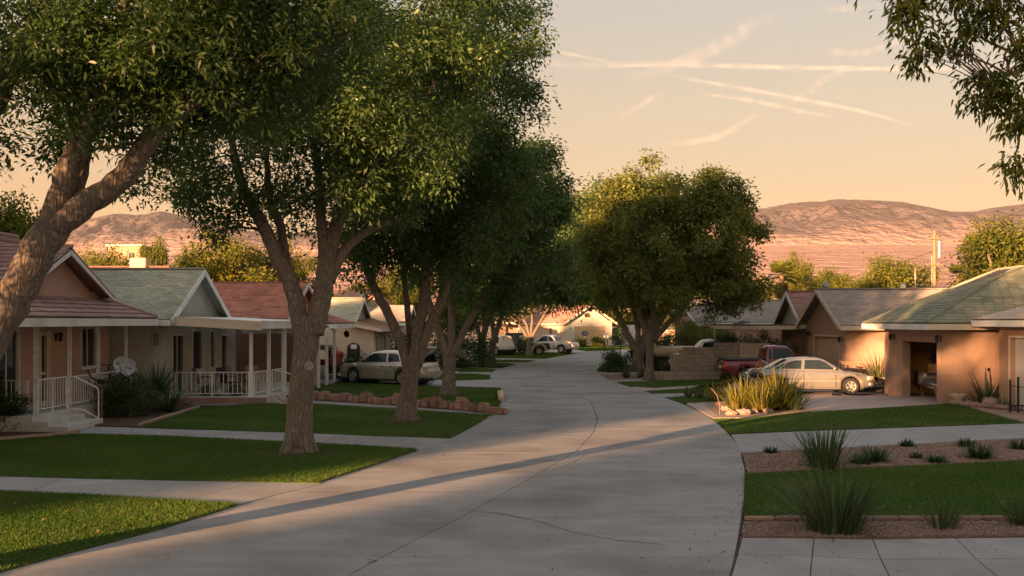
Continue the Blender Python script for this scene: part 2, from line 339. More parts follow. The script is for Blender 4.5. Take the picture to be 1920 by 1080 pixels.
def bark_mat(name, c1, c2):
    m = bpy.data.materials.new(name); m.use_nodes = True; nt = m.node_tree; N = nt.nodes; L = nt.links
    b = N['Principled BSDF']; b.inputs['Roughness'].default_value = .92; b.inputs['Specular IOR Level'].default_value = .15
    g = N.new('ShaderNodeNewGeometry'); mp = N.new('ShaderNodeMapping'); mp.inputs['Scale'].default_value = (1,1,.11); L.new(g.outputs['Position'], mp.inputs[0])
    wn = N.new('ShaderNodeTexNoise'); wn.inputs['Scale'].default_value = 5; L.new(mp.outputs[0], wn.inputs[0])
    ad = N.new('ShaderNodeVectorMath'); ad.operation = 'MULTIPLY_ADD'; L.new(wn.outputs['Color'], ad.inputs[0]); ad.inputs[1].default_value = (.26,.26,.10); L.new(mp.outputs[0], ad.inputs[2])
    v = N.new('ShaderNodeTexVoronoi'); v.feature = 'DISTANCE_TO_EDGE'; v.inputs['Scale'].default_value = 27; L.new(ad.outputs[0], v.inputs[0])
    n = N.new('ShaderNodeTexNoise'); n.inputs['Scale'].default_value = 22; n.inputs['Detail'].default_value = 6; L.new(mp.outputs[0], n.inputs[0])
    mr = N.new('ShaderNodeMapRange'); mr.inputs[2].default_value = .30; L.new(v.outputs['Distance'], mr.inputs[0])
    r = N.new('ShaderNodeMix'); r.data_type = 'RGBA'; L.new(mr.outputs[0], r.inputs[0]); r.inputs[6].default_value = (*[x*.62 for x in c1], 1)
    r2 = N.new('ShaderNodeMix'); r2.data_type = 'RGBA'; L.new(n.outputs['Fac'], r2.inputs[0]); r2.inputs[6].default_value = (*c1, 1); r2.inputs[7].default_value = (*c2, 1)
    L.new(r2.outputs[2], r.inputs[7]); L.new(r.outputs[2], b.inputs['Base Color'])
    s = N.new('ShaderNodeMath'); s.operation = 'MULTIPLY_ADD'; L.new(n.outputs['Fac'], s.inputs[0]); s.inputs[1].default_value = .5; L.new(mr.outputs[0], s.inputs[2])
    bp = N.new('ShaderNodeBump'); bp.inputs['Strength'].default_value = .65; bp.inputs['Distance'].default_value = .018; L.new(s.outputs[0], bp.inputs['Height'])
    L.new(bp.outputs[0], b.inputs['Normal']); return m
M['bark'] = bark_mat('ash_bark', (.18,.15,.125), (.285,.245,.205))
# ================================================================ SETTING
ROOTS = {}
def struct(name, loc=(0,0,0)):
    o = thing(name, None, None, loc); o['kind'] = 'structure'; return o
g = MB(); g.quad((-9000,-3000,-.12), (9000,-3000,-.12), (9000,9500,-.12), (-9000,9500,-.12)); tag(g.obj('ground', M['dirt']), kind='structure')
# ---- road of cast slabs
LE = [(-700,1330),(-330,1190),(0,1074),(130,1038),(290,997),(440,950),(600,905),(700,873),(790,843),(850,820),(905,790),(935,765),(944,742),(938,727),(920,712),(919,702),(928,694),(960,685),(1010,675),(1060,666),(1085,662)]
RE = [(1330,1330),(1352,1190),(1370,1076),(1385,1000),(1395,930),(1396,880),(1386,840),(1365,812),(1335,785),(1280,757),(1220,737),(1150,716),(1125,703),(1118,694),(1126,685),(1148,676),(1175,668),(1200,662)]
CE = [(350,1330),(500,1190),(650,1080),(740,1032),(860,972),(1000,893),(1080,847),(1112,812),(1121,785),(1106,752),(1062,726),(1034,708),(1024,697),(1036,687),(1070,678),(1110,668),(1140,662)]
def curve(pts):
    q = sorted([(G(a, b).y, G(a, b).x) for a, b in pts]); return np.array([a for a, _ in q]), np.array([b for _, b in q])
LEc, REc, CEc = curve(LE), curve(RE), curve(CE)
xl = lambda d: float(np.interp(d, *LEc)); xr = lambda d: float(np.interp(d, *REc)); xc = lambda d: float(np.interp(d, *CEc))
road = struct('road', (0, 20, 0))
jb = MB(); ds = list(np.linspace(7.3, 88.3, 90))
jb.prism([(xl(d)-.03, d) for d in ds]+[(xr(d)+.03, d) for d in reversed(ds)], -.10, -.03); jb.obj('joint_bed', M['joint'], road)
D0 = [7.4, 9.5]
while D0[-1] < 88: D0.append(D0[-1]+(2.35 if D0[-1] < 40 else 4.7))
D0[-1] = 88.2
for a, b in zip(D0[:-1], D0[1:]):
    for side in (0, 1):
        sl = MB(); n = max(3, int((b-a)/.5)); dd = np.linspace(a+.004, b-.004, n)
        lo, hi = (xl, xc) if side == 0 else (xc, xr)
        gl, gh = (0, .009) if side == 0 else (.009, 0)
        nx = 2
        P = [(lo(d)+gl+(hi(d)-gh-lo(d)-gl)*k/nx, d) for d in dd for k in range(nx+1)]
        zz = random.uniform(-.0006, .0006)
        top = [(x, y, zz) for x, y in P]; bot = [(x, y, -.08) for x, y in P]
        fs = []
        for i in range(n-1):
            for k in range(nx):
                q = i*(nx+1)+k; fs.append((q, q+1, q+nx+2, q+nx+1))
        nn = len(P)
        for i in range(n-1):
            q = i*(nx+1); fs.append((q, q+nx+1, nn+q+nx+1, nn+q)); q += nx; fs.append((q+nx+1, q, nn+q, nn+q+nx+1))
        for k in range(nx):
            fs.append((k+1, k, nn+k, nn+k+1)); q = (n-1)*(nx+1)+k; fs.append((q, q+1, nn+q+1, nn+q))
        sl.add(top+bot, fs); sl.obj('slab', M['concrete'], road)
fr = MB(); fr.prism([tuple(G(*p)[:2]) for p in [(1086,661.9),(1140,657.5),(1200,651),(1290,648),(1420,646),(1420,654),(1300,657),(1201,661.9)]], -.08, 0.0); fr.obj('far_bend', M['concrete'], road)
# cracks wander across two slabs
def ribbon(pts, wd, z, name, m, parent):
    b = MB(); P = []
    for (p, q) in zip(pts[:-1], pts[1:]):
        for t in np.linspace(0, 1, 7)[:-1]: P.append(p.lerp(q, t)+Vector((random.uniform(-.02,.02), random.uniform(-.03,.03), 0)))
    P.append(pts[-1]); L_, R_ = [], []
    for i, p in enumerate(P):
        d = (P[min(i+1, len(P)-1)]-P[max(i-1, 0)]).normalized(); nrm = Vector((-d.y, d.x, 0)); ww = wd*random.uniform(.35, 1)
        L_.append(p+nrm*ww/2); R_.append(p-nrm*ww/2)
    n = len(P); b.add([(p.x, p.y, z) for p in L_+R_], [(i, n+i, n+i+1, i+1) for i in range(n-1)]); return b.obj(name, m, parent)
ribbon([G(855,957), G(930,962), G(1010,978), G(1090,1002), G(1150,1012), G(1240,1021)], .025, .0045, 'crack', M['crackm'], road)
ribbon([G(1040,880), G(1075,868), G(1098,852)], .014, .0045, 'crack', M['crackm'], road)
ribbon([G(690,1049), G(705,1053), G(690,1056)], .03, .0045, 'crack', M['crackm'], road)
# ---- generic sheets
def pg(pts, z=0): return [tuple(G(*p)[:2]) if not isinstance(p, Vector) else (p.x, p.y) for p in pts]
def sheet(name, pts, z0, z1, m, kind='structure', world=False, parent=None):
    b = MB(); b.prism(pts if world else pg(pts), z0, z1); o = b.obj(name, m, parent)
    if parent is None: tag(o, kind=kind)
    return o
def edgeL(y0, y1, off=.02):          # road's left edge between photo rows y0 (far) .. y1 (near), walking outwards from the road
    return [Vector((xl(d)-off, d, 0)) for d in np.linspace(G(0,y0).y, G(0,y1).y, 12)]
def edgeR(y0, y1, off=.02):
    return [Vector((xr(d)+off, d, 0)) for d in np.linspace(G(0,y0).y, G(0,y1).y, 12)]
LAWNS = []
def lawn(pts, dens, h, name='lawn', wd=.007):
    P = pg(pts); b = MB(); b.prism(P, -.08, .018); tag(b.obj(name, M['turf']), kind='structure'); LAWNS.append((P, dens, h, wd))
def slabs(name, rows, zt, m, gap=.012):
    """rows: list of poly-lines (lists of world xy), consecutive rows bound the slabs"""
    r = struct(name, (rows[0][0][0], rows[0][0][1], 0))
    al = rows[0]+rows[-1][::-1]; b = MB(); b.prism(al, -.1, zt-.03); b.obj('joint_bed', M['joint'], r)
    for A, B in zip(rows[:-1], rows[1:]):
        for i in range(len(A)-1):
            q = [Vector((*p, 0)) for p in (A[i], A[i+1], B[i+1], B[i])]; c = sum(q, Vector())/4
            q = [p+(c-p).normalized()*gap for p in q]
            s = MB(); s.prism([(p.x, p.y) for p in q], -.08, zt+random.uniform(-.002, .002)); s.obj('slab', m, r)
    return r
def cross_walk(name, top, bot, xs, z=.004, m=None, nrows=1):
    """a walk given by its far and near edges as photo poly-lines, cut into slabs at fractions xs"""
    def along(pl, t):
        P = [G(*p) for p in pl]; ln = [0]
        for a, b in zip(P[:-1], P[1:]): ln.append(ln[-1]+(b-a).length)
        s = t*ln[-1]
        for i in range(len(P)-1):
            if s <= ln[i+1]+1e-9: return P[i].lerp(P[i+1], (s-ln[i])/max(ln[i+1]-ln[i], 1e-9))
        return P[-1]
    rows = []
    for k in range(nrows+1):
        rows.append([tuple(along(top, t).lerp(along(bot, t), k/nrows)[:2]) for t in xs])
    return slabs(name, rows, z, m or M['walk'])
lin = lambda n: list(np.linspace(0, 1, n+1))
# left side
lawn([(-420,915),(0,922),(200,931),(436,946)]+edgeL(948,1190), 2300, .045)
cross_walk('sidewalk', [(-420,880),(0,894),(300,901),(604,907)], [(-420,908),(0,921),(200,930),(438,948)], lin(9), nrows=1)
lawn([(-420,838),(-100,835),(100,819),(150,815),(300,818),(525,829),(605,833),(700,838),(780,843)]+edgeL(846,905)+[(600,907),(300,901),(0,893),(-420,879)], 1500, .045)
cross_walk('front_walk', [(135,798),(270,803),(560,812),(850,823)], [(120,813),(300,817),(525,828),(786,844)], lin(11))
lawn([(262,800),(300,788),(370,766),(490,757),(600,759),(740,768),(926,779)]+edgeL(781,822)+[(700,818),(560,811),(400,806)], 900, .045)
lawn([(330,741),(588,744),(650,748),(760,756),(935,767)]+edgeL(766,742)+[(840,741),(700,735),(588,729),(330,727)], 520, .05, wd=.011)
lawn([(330,726),(588,728),(700,734),(840,740),(938,741)]+edgeL(739,728)+[(780,724),(588,715),(330,711)], 420, .05, wd=.012)
MB_ = sheet('garden_step', [(330,727),(588,729),(700,735),(840,741),(944,742),(944,740),(840,739.4),(700,733.4),(588,727.4),(330,725.5)], -.05, .008, M['mulch'])
sheet('kerb_walk', [(330,757),(590,756),(740,764),(930,780),(938,770),(760,758),(590,746),(330,743)], -.08, .006, M['walk'])
sheet('driveway', [(330,709),(588,713),(780,723),(925,728)]+edgeL(727,711)+[(800,703),(588,699),(330,695)], -.08, .006, M['asphalt'])
sheet('driveway_apron', [(800,724),(925,728.5)]+edgeL(727,712)+[(905,710),(830,708)], -.05, .010, M['walk'])
lawn([(700,711),(800,712),(860,714),(918,712)]+edgeL(709,704)+[(880,701),(780,701),(700,703)], 300, .05, wd=.016)
sheet('sidewalk', [(600,702),(880,701),(919,704)]+edgeL(703,698)+[(910,697),(600,693)], -.08, .006, M['walk'])
lawn([(860,698),(922,698)]+edgeL(697,693)+[(890,691),(865,692)], 260, .05, wd=.016)
sheet('sidewalk', [(600,692),(890,691),(928,694)]+edgeL(693,690.5)+[(860,688),(600,686)], -.08, .006, M['walk'])
lawn([(830,693.5),(860,686.5),(955,687)]+edgeL(688,684)+[(950,681),(860,680),(700,680),(600,686)], 200, .05, wd=.02)
sheet('sidewalk', [(600,680),(950,680.5),(970,683)]+edgeL(683,680)+[(900,677),(600,676)], -.08, .006, M['walk'])
lawn([(880,678.5),(985,680)]+edgeL(679,676)+[(950,675),(890,675)], 160, .05, wd=.02)
sheet('sidewalk', [(600,675),(940,674),(1000,677)]+edgeL(676,673)+[(930,671),(600,671)], -.08, .006, M['walk'])
lawn([(930,671.5),(1020,673)]+edgeL(672.5,665.5)+[(1050,662),(990,661),(928,662)], 150, .06, wd=.025)
sheet('driveway', [(760,661),(1000,660.5),(1090,661.5),(1130,657.5),(1080,655),(1000,655),(760,655)], -.08, .006, M['drive'])
lawn([(1060,652),(1100,659),(1150,656.3),(1196,650.5),(1150,648.5),(1090,648.5)], 120, .06, wd=.03)
sheet('mulch_bed', [(-420,836),(-100,833),(60,822),(130,812),(95,795),(-420,800)], -.08, .012, M['mulch'])
sheet('mulch_bed', [(150,797),(268,801),(300,787),(372,765),(340,752),(200,752),(150,775)], -.08, .012, M['mulch'])
for pts in ([(-420,838),(-100,835),(100,819),(148,812)], [(262,800),(300,788),(372,766)]):
    P = [G(*p) for p in pts]; b = MB()
    for a, c in zip(P[:-1], P[1:]): b.bar(a+Vector((0,0,.045)), c+Vector((0,0,.045)), .12, .09)
    o = b.obj('garden_border', M['paver'], bevel=.01); tag(o, 'low concrete border curving round the mulch bed '+('below the front steps' if pts[0][0] < 0 else 'beside the spiky yucca'), 'border', 'concrete mulch bed borders')
# right side
lawn([(1397,891)]+[(1500,885),(1700,876),(1920,866),(2400,845)]+[(2400,968),(1920,970),(1396,968)]+edgeR(966,893,.05), 1900, .04)
sheet('gravel_bed', [(1395,978),(1920,977),(2400,975),(2400,1002),(1920,1005),(1600,1010),(1388,1007)]+edgeR(1005,980,.06)[:-1], -.08, .004, M['gravel'])
GB1 = pg([(1395,979),(1920,978),(2100,978),(2100,1003),(1920,1004),(1600,1009),(1391,1006)])
sheet('gravel_bed', [(1389,852),(1500,844),(1700,834),(1920,823),(2300,806),(2300,848),(1920,865),(1700,875),(1500,884),(1398,889)]+edgeR(886,856,.06), -.08, .004, M['gravel'])
GB2 = pg([(1393,853),(1500,845),(1700,835),(1920,824),(2020,819),(2020,860),(1920,864),(1700,874),(1500,883),(1401,888)])
cross_walk('sidewalk', [(1371,815),(1500,809),(1700,802),(1920,794),(2150,786)], [(1389,849),(1500,843),(1700,833),(1920,821),(2250,803)], [0,.09,.18,.28,.38,.48,.58,.68,.78,.89,1])
# corner walk bottom right, slabs lean like the joints in the photograph
def cw(px): return px
rows = [[(1391,1009),(1526,1010),(1636,1012),(1792,1010),(1960,1008),(2200,1006)], [(1383,1040),(1523,1043),(1652,1050),(1830,1048),(2030,1046),(2300,1044)], [(1369,1090),(1518,1090),(1672,1090),(1880,1090),(2100,1090),(2400,1090)], [(1340,1250),(1505,1250),(1700,1250),(1960,1250),(2300,1250),(2700,1250)]]
slabs('sidewalk', [pg(r) for r in rows], .004, M['walk'], gap=.010)
sheet('soil_strip', [(1372,1078),(1391,1008),(1388,1007),(1367,1079)]+[(1350,1190),(1358,1190)], -.05, .002, M['mulch'])
lawn([(1338,786),(1400,786),(1500,775),(1770,759),(1800,760),(1920,794),(1700,800),(1500,807),(1370,814)]+edgeR(811,788,.04), 720, .04, wd=.009)
sheet('driveway', [(1286,757),(1338,784),(1400,784),(1500,774),(1770,757),(1770,742),(1560,742),(1560,712),(1380,714),(1340,745)], -.08, .006, M['drive'])
sheet('driveway', [(1172,727),(1232,722),(1380,720),(1380,714),(1600,714),(1600,702),(1360,702),(1340,711),(1300,727),(1215,733)], -.09, .002, M['drive'])
lawn([(1158,717),(1200,716),(1360,711),(1360,719),(1230,727.5),(1185,725)], 380, .04, wd=.012)
lawn([(1210,734),(1290,729),(1335,727),(1335,736),(1250,737),(1224,738)], 380, .04, wd=.012)
sheet('sidewalk', [(1224,738.5),(1335,736.5),(1390,734),(1390,741),(1300,743),(1245,745)], -.08, .006, M['walk'])
lawn([(1247,746),(1300,743.5),(1360,743),(1360,752),(1300,756),(1276,755)], 420, .04, wd=.012)
sheet('sidewalk', [(1140,713),(1200,710),(1230,712),(1200,716),(1160,717)], -.08, .006, M['walk'])
sheet('gravel_bed', [(1124,702),(1165,702),(1240,704),(1240,715),(1200,710),(1142,713)], -.08, .005, M['gravel'])
sheet('sidewalk', [(1119,697),(1165,697),(1240,698),(1240,703),(1165,701.5),(1124,701.8)], -.08, .006, M['walk'])
lawn([(1120,692),(1129,686),(1165,684),(1240,686),(1240,697),(1165,696),(1120,696.5)], 220, .05, wd=.016)
sheet('planting_bed', [(1320,757),(1345,783),(1400,784),(1505,772),(1505,757),(1420,748),(1330,748)], -.06, .012, M['dirt'])
sheet('planting_bed', [(1775,758),(1930,795),(2050,800),(2050,770),(1850,756)], -.06, .009, M['dirt'])
sheet('yard', [(1240,702),(1380,704),(1600,702),(1600,672),(1240,672)], -.09, -.004, M['dirt'])
# paver edging along the near gravel bed
ed = thing('paver_edging', 'row of low pinkish pavers between the near right lawn and gravel', 'edging', tuple(G(1600,973)))
P0, P1 = G(1396,973), G(2150,972.5); L_ = (P1-P0).length; u = (P1-P0).normalized(); x = 0; 
while x < L_:
    ln = random.uniform(.26, .5); a = P0+u*x; b = P0+u*min(x+ln-.015, L_)
    s = MB(); s.bar(a+Vector((0,random.uniform(-.01,.01),.012)), b+Vector((0,random.uniform(-.01,.01),.012)), .08, .055); s.obj('paver', M['paver'], ed, bevel=.012); x += ln
# red stone edging on the left
se = thing('stone_edging', 'row of red sandstone blocks along the lawn by the left driveway', 'edging', tuple(G(760,760)))
pl = [G(583,750), G(650,754), G(760,761.5), G(860,769), G(942,777)]
tt = 0; seg = [(pl[i+1]-pl[i]).length for i in range(4)]; tot = sum(seg)
def along_w(pl, s):
    for a, b in zip(pl[:-1], pl[1:]):
        l = (b-a).length
        if s <= l: return a.lerp(b, s/l)
        s -= l
    return pl[-1]
while tt < tot:
    ln = random.choice([.24,.34,.42,.52,.30,.62]); h = random.choice([.22,.27,.30,.33,.36,.44]) if tt < tot-.9 else .2
    c = along_w(pl, tt+ln/2); d = (along_w(pl, min(tot, tt+ln))-along_w(pl, tt)).normalized(); ang = math.atan2(d.y, d.x)
    me = bmesh.new(); bmesh.ops.create_cube(me, size=1); bmesh.ops.bevel(me, geom=me.edges[:], offset=.2, segments=2, affect='EDGES', clamp_overlap=True)
    for v in me.verts:
        q = 1+random.uniform(-.13,.13); v.co = Vector((v.co.x*ln*1.06*q, v.co.y*.34*(1+random.uniform(-.15,.15)), v.co.z*h*(1+random.uniform(-.14,.14))))
    m_ = bpy.data.meshes.new('rock'); me.to_mesh(m_); me.free()
    o = link('rock', m_, M['stone'], se); o.matrix_parent_inverse = Matrix(); o.location = c+Vector((0,random.uniform(-.05,.05),h*.44))-se.location; o.rotation_euler = (0,0,ang+random.uniform(-.12,.12))
    tt += ln*.97
# ---- grass blades
def blades(P, dens, h, wd, name):
    p = np.asarray(P); near = p[:,1].min()
    pts = sample_poly(P, dens*abs(sum(p[i][0]*p[(i+1)%len(p)][1]-p[(i+1)%len(p)][0]*p[i][1] for i in range(len(p))))/2)
    pts = pts[(np.abs(pts[:,0]) < pts[:,1]*.56+.5) & (pts[:,1] > 10)]
    if len(pts) == 0: return
    n = len(pts); a = RNG.uniform(0, 2*PI, n); hh = h*RNG.uniform(.5, 1.25, n); w_ = wd*RNG.uniform(.7, 1.3, n); ln = hh*RNG.uniform(.1, .8, n); b = RNG.uniform(0, 2*PI, n)
    base = np.c_[pts, np.full(n, .012)]
    dx = np.c_[np.cos(a)*w_, np.sin(a)*w_, np.zeros(n)]
    tip = base+np.c_[np.cos(b)*ln, np.sin(b)*ln, hh]
    co = np.stack([base-dx, base+dx, tip], 1).reshape(-1, 3); fc = np.arange(3*n).reshape(-1, 3)
    # slow patchy tone plus blade-to-blade spread
    px_, py_ = pts[:,0], pts[:,1]
    t = .45+.14*np.sin(px_*1.3+np.sin(py_*.9)*2)+.10*np.sin(py_*2.1+px_*.7)+RNG.normal(0, .17, n)
    t = np.where(RNG.random(n) < .05, .95, t)
    return link(name, np_mesh(name, co, fc, np.repeat(np.clip(t, 0, 1), 3)), M['blade'], kind='stuff')
for P, dens, h, wd in LAWNS: blades(P, dens*1.15, h, wd, 'lawn_grass')
# ---- gravel stones
def stones(P, dens, r, name):
    p = np.asarray(P); A = abs(sum(p[i][0]*p[(i+1)%len(p)][1]-p[(i+1)%len(p)][0]*p[i][1] for i in range(len(p))))/2
    pts = sample_poly(P, dens*A); pts = pts[np.abs(pts[:,0]) < pts[:,1]*.56+.3]; n = len(pts)
    T = np.array([(1,0,0),(-1,0,0),(0,1,0),(0,-1,0),(0,0,1),(0,0,-1)], float); Fc = np.array([(0,2,4),(2,1,4),(1,3,4),(3,0,4),(2,0,5),(1,2,5),(3,1,5),(0,3,5)])
    q = RNG.normal(0, 1, (n,4)); q /= np.linalg.norm(q, axis=1)[:,None]; w_, x, y, z = q.T
    R = np.stack([1-2*(y*y+z*z),2*(x*y-z*w_),2*(x*z+y*w_),2*(x*y+z*w_),1-2*(x*x+z*z),2*(y*z-x*w_),2*(x*z-y*w_),2*(y*z+x*w_),1-2*(x*x+y*y)],1).reshape(n,3,3)
    s = r*RNG.uniform(.6,1.5,(n,1,1))*RNG.uniform(.6,1.3,(n,1,3))
    V = np.einsum('nij,nkj->nki', R, T[None]*s*RNG.uniform(.75,1.2,(n,6,1))); V[:,:,2] *= .7
    V += np.c_[pts, np.full(n, .008)+RNG.uniform(0, r*.6, n)][:,None,:]
    fc = (Fc[None]+6*np.arange(n)[:,None,None]).reshape(-1,3)
    link(name, np_mesh(name, V.reshape(-1,3), fc, np.repeat(RNG.uniform(0,1,n), 6)), M['pebble'], kind='stuff')
stones(GB1, 2600, .014, 'gravel'); stones(GB2, 1150, .018, 'gravel')
# ---- fallen leaves and specks
def litter(pts, s0, s1, name, tone=(0,1), z=.006, curl=.4):
    n = len(pts); a = RNG.uniform(0, 2*PI, n); L = RNG.uniform(s0, s1, n); W = L*RNG.uniform(.35,.6,n)
    d = np.c_[np.cos(a), np.sin(a), RNG.uniform(-.05,curl,n)]*L[:,None]; s = np.c_[-np.sin(a), np.cos(a), RNG.uniform(0,curl,n)]*W[:,None]*.5
    b = np.c_[pts, np.full(n, z)]
    co = np.stack([b, b+d*.5+s, b+d, b+d*.5-s*np.array([1,1,-1])], 1).reshape(-1,3)
    link(name, np_mesh(name, co, np.arange(4*n).reshape(-1,4), np.repeat(RNG.uniform(*tone,n),4)), M['litter'], kind='stuff')
rd = [(xl(d), d) for d in np.linspace(9.6,60,60)]+[(xr(d), d) for d in np.linspace(60,9.6,60)]
litter(sample_poly(rd, 260), .03, .07, 'leaf_litter', (0,.25))
e = np.array([(xr(d)-abs(random.gauss(0,.5)), d) for d in RNG.uniform(10,30,130)]+[(xl(d)+abs(random.gauss(0,.25)), d) for d in RNG.uniform(28,42,70)]); litter(e, .03, .06, 'leaf_litter', (0,.2))
litter(sample_poly(pg([(0,935),(430,950),(100,1045),(0,1068)]), 40), .06, .10, 'leaf_litter', (.75,1), .05)
litter(sample_poly(pg([(300,835),(760,846),(600,900),(100,890)]), 40), .05, .08, 'leaf_litter', (.3,.7), .045)
litter(sample_poly(pg([(-20,840),(100,822),(150,800),(40,800)]), 500), .05, .10, 'leaf_litter', (.1,.6), .014)
litter(sample_poly(pg([(150,797),(262,800),(340,765),(200,760)]), 500), .05, .10, 'leaf_litter', (.1,.6), .014)
litter(sample_poly(pg([(1400,1012),(1900,1012),(1900,1078),(1385,1078)]), 45), .02, .05, 'leaf_litter', (0,.3), .008)
litter(sample_poly(pg([(1400,893),(1900,870),(1900,966),(1400,966)]), 26), .05, .07, 'leaf_litter', (.6,1), .04)
# ---- far terrain: alluvial plain rising to a bare range
def fbm(x, y, o=6, seed=0, ridged=False, gain=.5):
    r = np.random.default_rng(seed); out = np.zeros_like(x); amp = 1; tot_ = 0; f = 1.0
    for k in range(o):
        g_ = r.uniform(-1, 1, (256, 256)); xi, yi = np.floor(x*f).astype(int), np.floor(y*f).astype(int); fx, fy = x*f-xi, y*f-yi
        fx, fy = fx*fx*(3-2*fx), fy*fy*(3-2*fy); q = lambda a, b: g_[a % 256, b % 256]
        v = (q(xi,yi)*(1-fx)+q(xi+1,yi)*fx)*(1-fy)+(q(xi,yi+1)*(1-fx)+q(xi+1,yi+1)*fx)*fy
        if ridged: v = 1-2*np.abs(v)
        out += v*amp; tot_ += amp; amp *= gain; f *= 2.03
    return out/tot_
prof = [(-1500,455),(-700,430),(-300,440),(0,446),(60,438),(130,428),(170,412),(210,402),(255,406),(300,399),(350,412),(420,428),(520,440),(700,446),(900,438),(1100,420),(1300,402),(1400,395),(1440,394),(1500,386),(1540,383),(1570,378),(1610,379),(1650,381),(1700,386),(1740,392),(1785,401),(1830,399),(1870,391),(1920,385),(2000,376),(2200,390),(2700,420),(3500,450)]
A = np.concatenate([np.linspace(-1400,-60,120)[:-1], np.linspace(-60,460,260), np.linspace(480,1330,110), np.linspace(1345,1960,420), np.linspace(1980,3400,120)]); Dd = np.concatenate([np.linspace(600, 3900, 40), np.linspace(3960, 7200, 170), np.linspace(7300, 9300, 24)])
ridge = (HY-np.interp(A, *zip(*prof))-4)/F
AA, DD = np.meshgrid(A, Dd); X = (AA-960)/F*DD
plain = np.clip((DD-500)/3500, 0, None)*300*(.93+.10*np.clip((AA-500)/1000, -1, 1)) 
plain = plain+fbm(X/500, DD/400, 5, 3)*5*np.clip((DD-900)/900, 0, 1)
RG = np.broadcast_to(ridge, AA.shape)
top = RG*7000+H
t = np.clip((DD-3950)/(7000-3950), 0, 1)
wx = X/430+.5*fbm(X/600, DD/1100, 3, 9); wy = DD/2100+.3*fbm(X/500+7, DD/900, 3, 8)
er = fbm(wx, wy, 7, 5, True, .52); er2 = fbm(X/150+.45*fbm(X/220,DD/420,3,4), DD/900, 5, 15, True, .6)
base = plain+(top-plain)*(t**.85)
Z = base+(er*190+er2*48)*np.sin(np.clip(t, 0, 1)*PI)**.75*np.clip(t*6, 0, 1)
back = np.clip((DD-7000)/2300, 0, 1); Z = Z*(1-back*.9)
# keep the skyline where the photograph has it
ang = (Z-H)/DD; lim = RG*1.0; Z = np.where(ang > lim, H+lim*DD+(ang-lim)*DD*.16, Z)
nr, nc = AA.shape; idx = np.arange(nr*nc).reshape(nr, nc)
fc = np.stack([idx[:-1,:-1], idx[:-1,1:], idx[1:,1:], idx[1:,:-1]], -1).reshape(-1, 4)
def mount_mat():
    m = bpy.data.materials.new('desert_range'); m.use_nodes = True; nt = m.node_tree; N = nt.nodes; L = nt.links; b = N['Principled BSDF']
    b.inputs['Roughness'].default_value = 1; b.inputs['Specular IOR Level'].default_value = 0
    g = N.new('ShaderNodeNewGeometry'); n = N.new('ShaderNodeTexNoise'); n.inputs['Scale'].default_value = .011; n.inputs['Detail'].default_value = 10; L.new(g.outputs['Position'], n.inputs[0])
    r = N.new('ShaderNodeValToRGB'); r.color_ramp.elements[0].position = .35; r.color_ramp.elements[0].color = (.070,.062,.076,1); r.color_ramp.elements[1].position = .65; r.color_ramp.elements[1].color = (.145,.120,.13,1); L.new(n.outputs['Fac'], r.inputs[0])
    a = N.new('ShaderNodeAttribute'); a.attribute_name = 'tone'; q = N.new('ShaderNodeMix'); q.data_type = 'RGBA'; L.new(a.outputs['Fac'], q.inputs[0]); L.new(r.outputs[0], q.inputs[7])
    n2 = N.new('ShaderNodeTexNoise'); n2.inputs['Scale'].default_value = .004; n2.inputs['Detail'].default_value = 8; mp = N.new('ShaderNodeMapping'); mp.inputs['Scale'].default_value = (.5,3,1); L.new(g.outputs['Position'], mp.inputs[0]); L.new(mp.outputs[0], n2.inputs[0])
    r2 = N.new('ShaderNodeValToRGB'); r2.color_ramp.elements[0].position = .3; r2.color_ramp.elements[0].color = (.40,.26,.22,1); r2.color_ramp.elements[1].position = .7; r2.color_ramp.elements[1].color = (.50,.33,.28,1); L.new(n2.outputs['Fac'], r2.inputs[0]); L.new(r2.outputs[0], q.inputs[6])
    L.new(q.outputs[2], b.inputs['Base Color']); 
    bp = N.new('ShaderNodeBump'); bp.inputs['Distance'].default_value = 70; bp.inputs['Strength'].default_value = .9; n3 = N.new('ShaderNodeTexNoise'); n3.inputs['Scale'].default_value = .018; n3.inputs['Detail'].default_value = 8; L.new(g.outputs['Position'], n3.inputs[0]); L.new(n3.outputs['Fac'], bp.inputs['Height']); L.new(bp.outputs[0], b.inputs['Normal'])
    return m
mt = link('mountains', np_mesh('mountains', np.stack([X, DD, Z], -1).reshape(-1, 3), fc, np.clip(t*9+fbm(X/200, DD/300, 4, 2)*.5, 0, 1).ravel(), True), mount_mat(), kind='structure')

# ---- thin evening air
hz = MB(); hz.box(-7600,7600,-2500,9700,-1.2,1150); ho = hz.obj('haze', None); tag(ho, kind='stuff')
hm = bpy.data.materials.new('evening_air'); hm.use_nodes = True; n_ = hm.node_tree.nodes; n_.remove(n_['Principled BSDF']); pv = n_.new('ShaderNodeVolumePrincipled'); pv.inputs['Color'].default_value = (.92,.86,.80,1); pv.inputs['Density'].default_value = 3e-5; pv.inputs['Anisotropy'].default_value = .0
hm.node_tree.links.new(pv.outputs[0], n_['Material Output'].inputs['Volume']); ho.data.materials.append(hm)

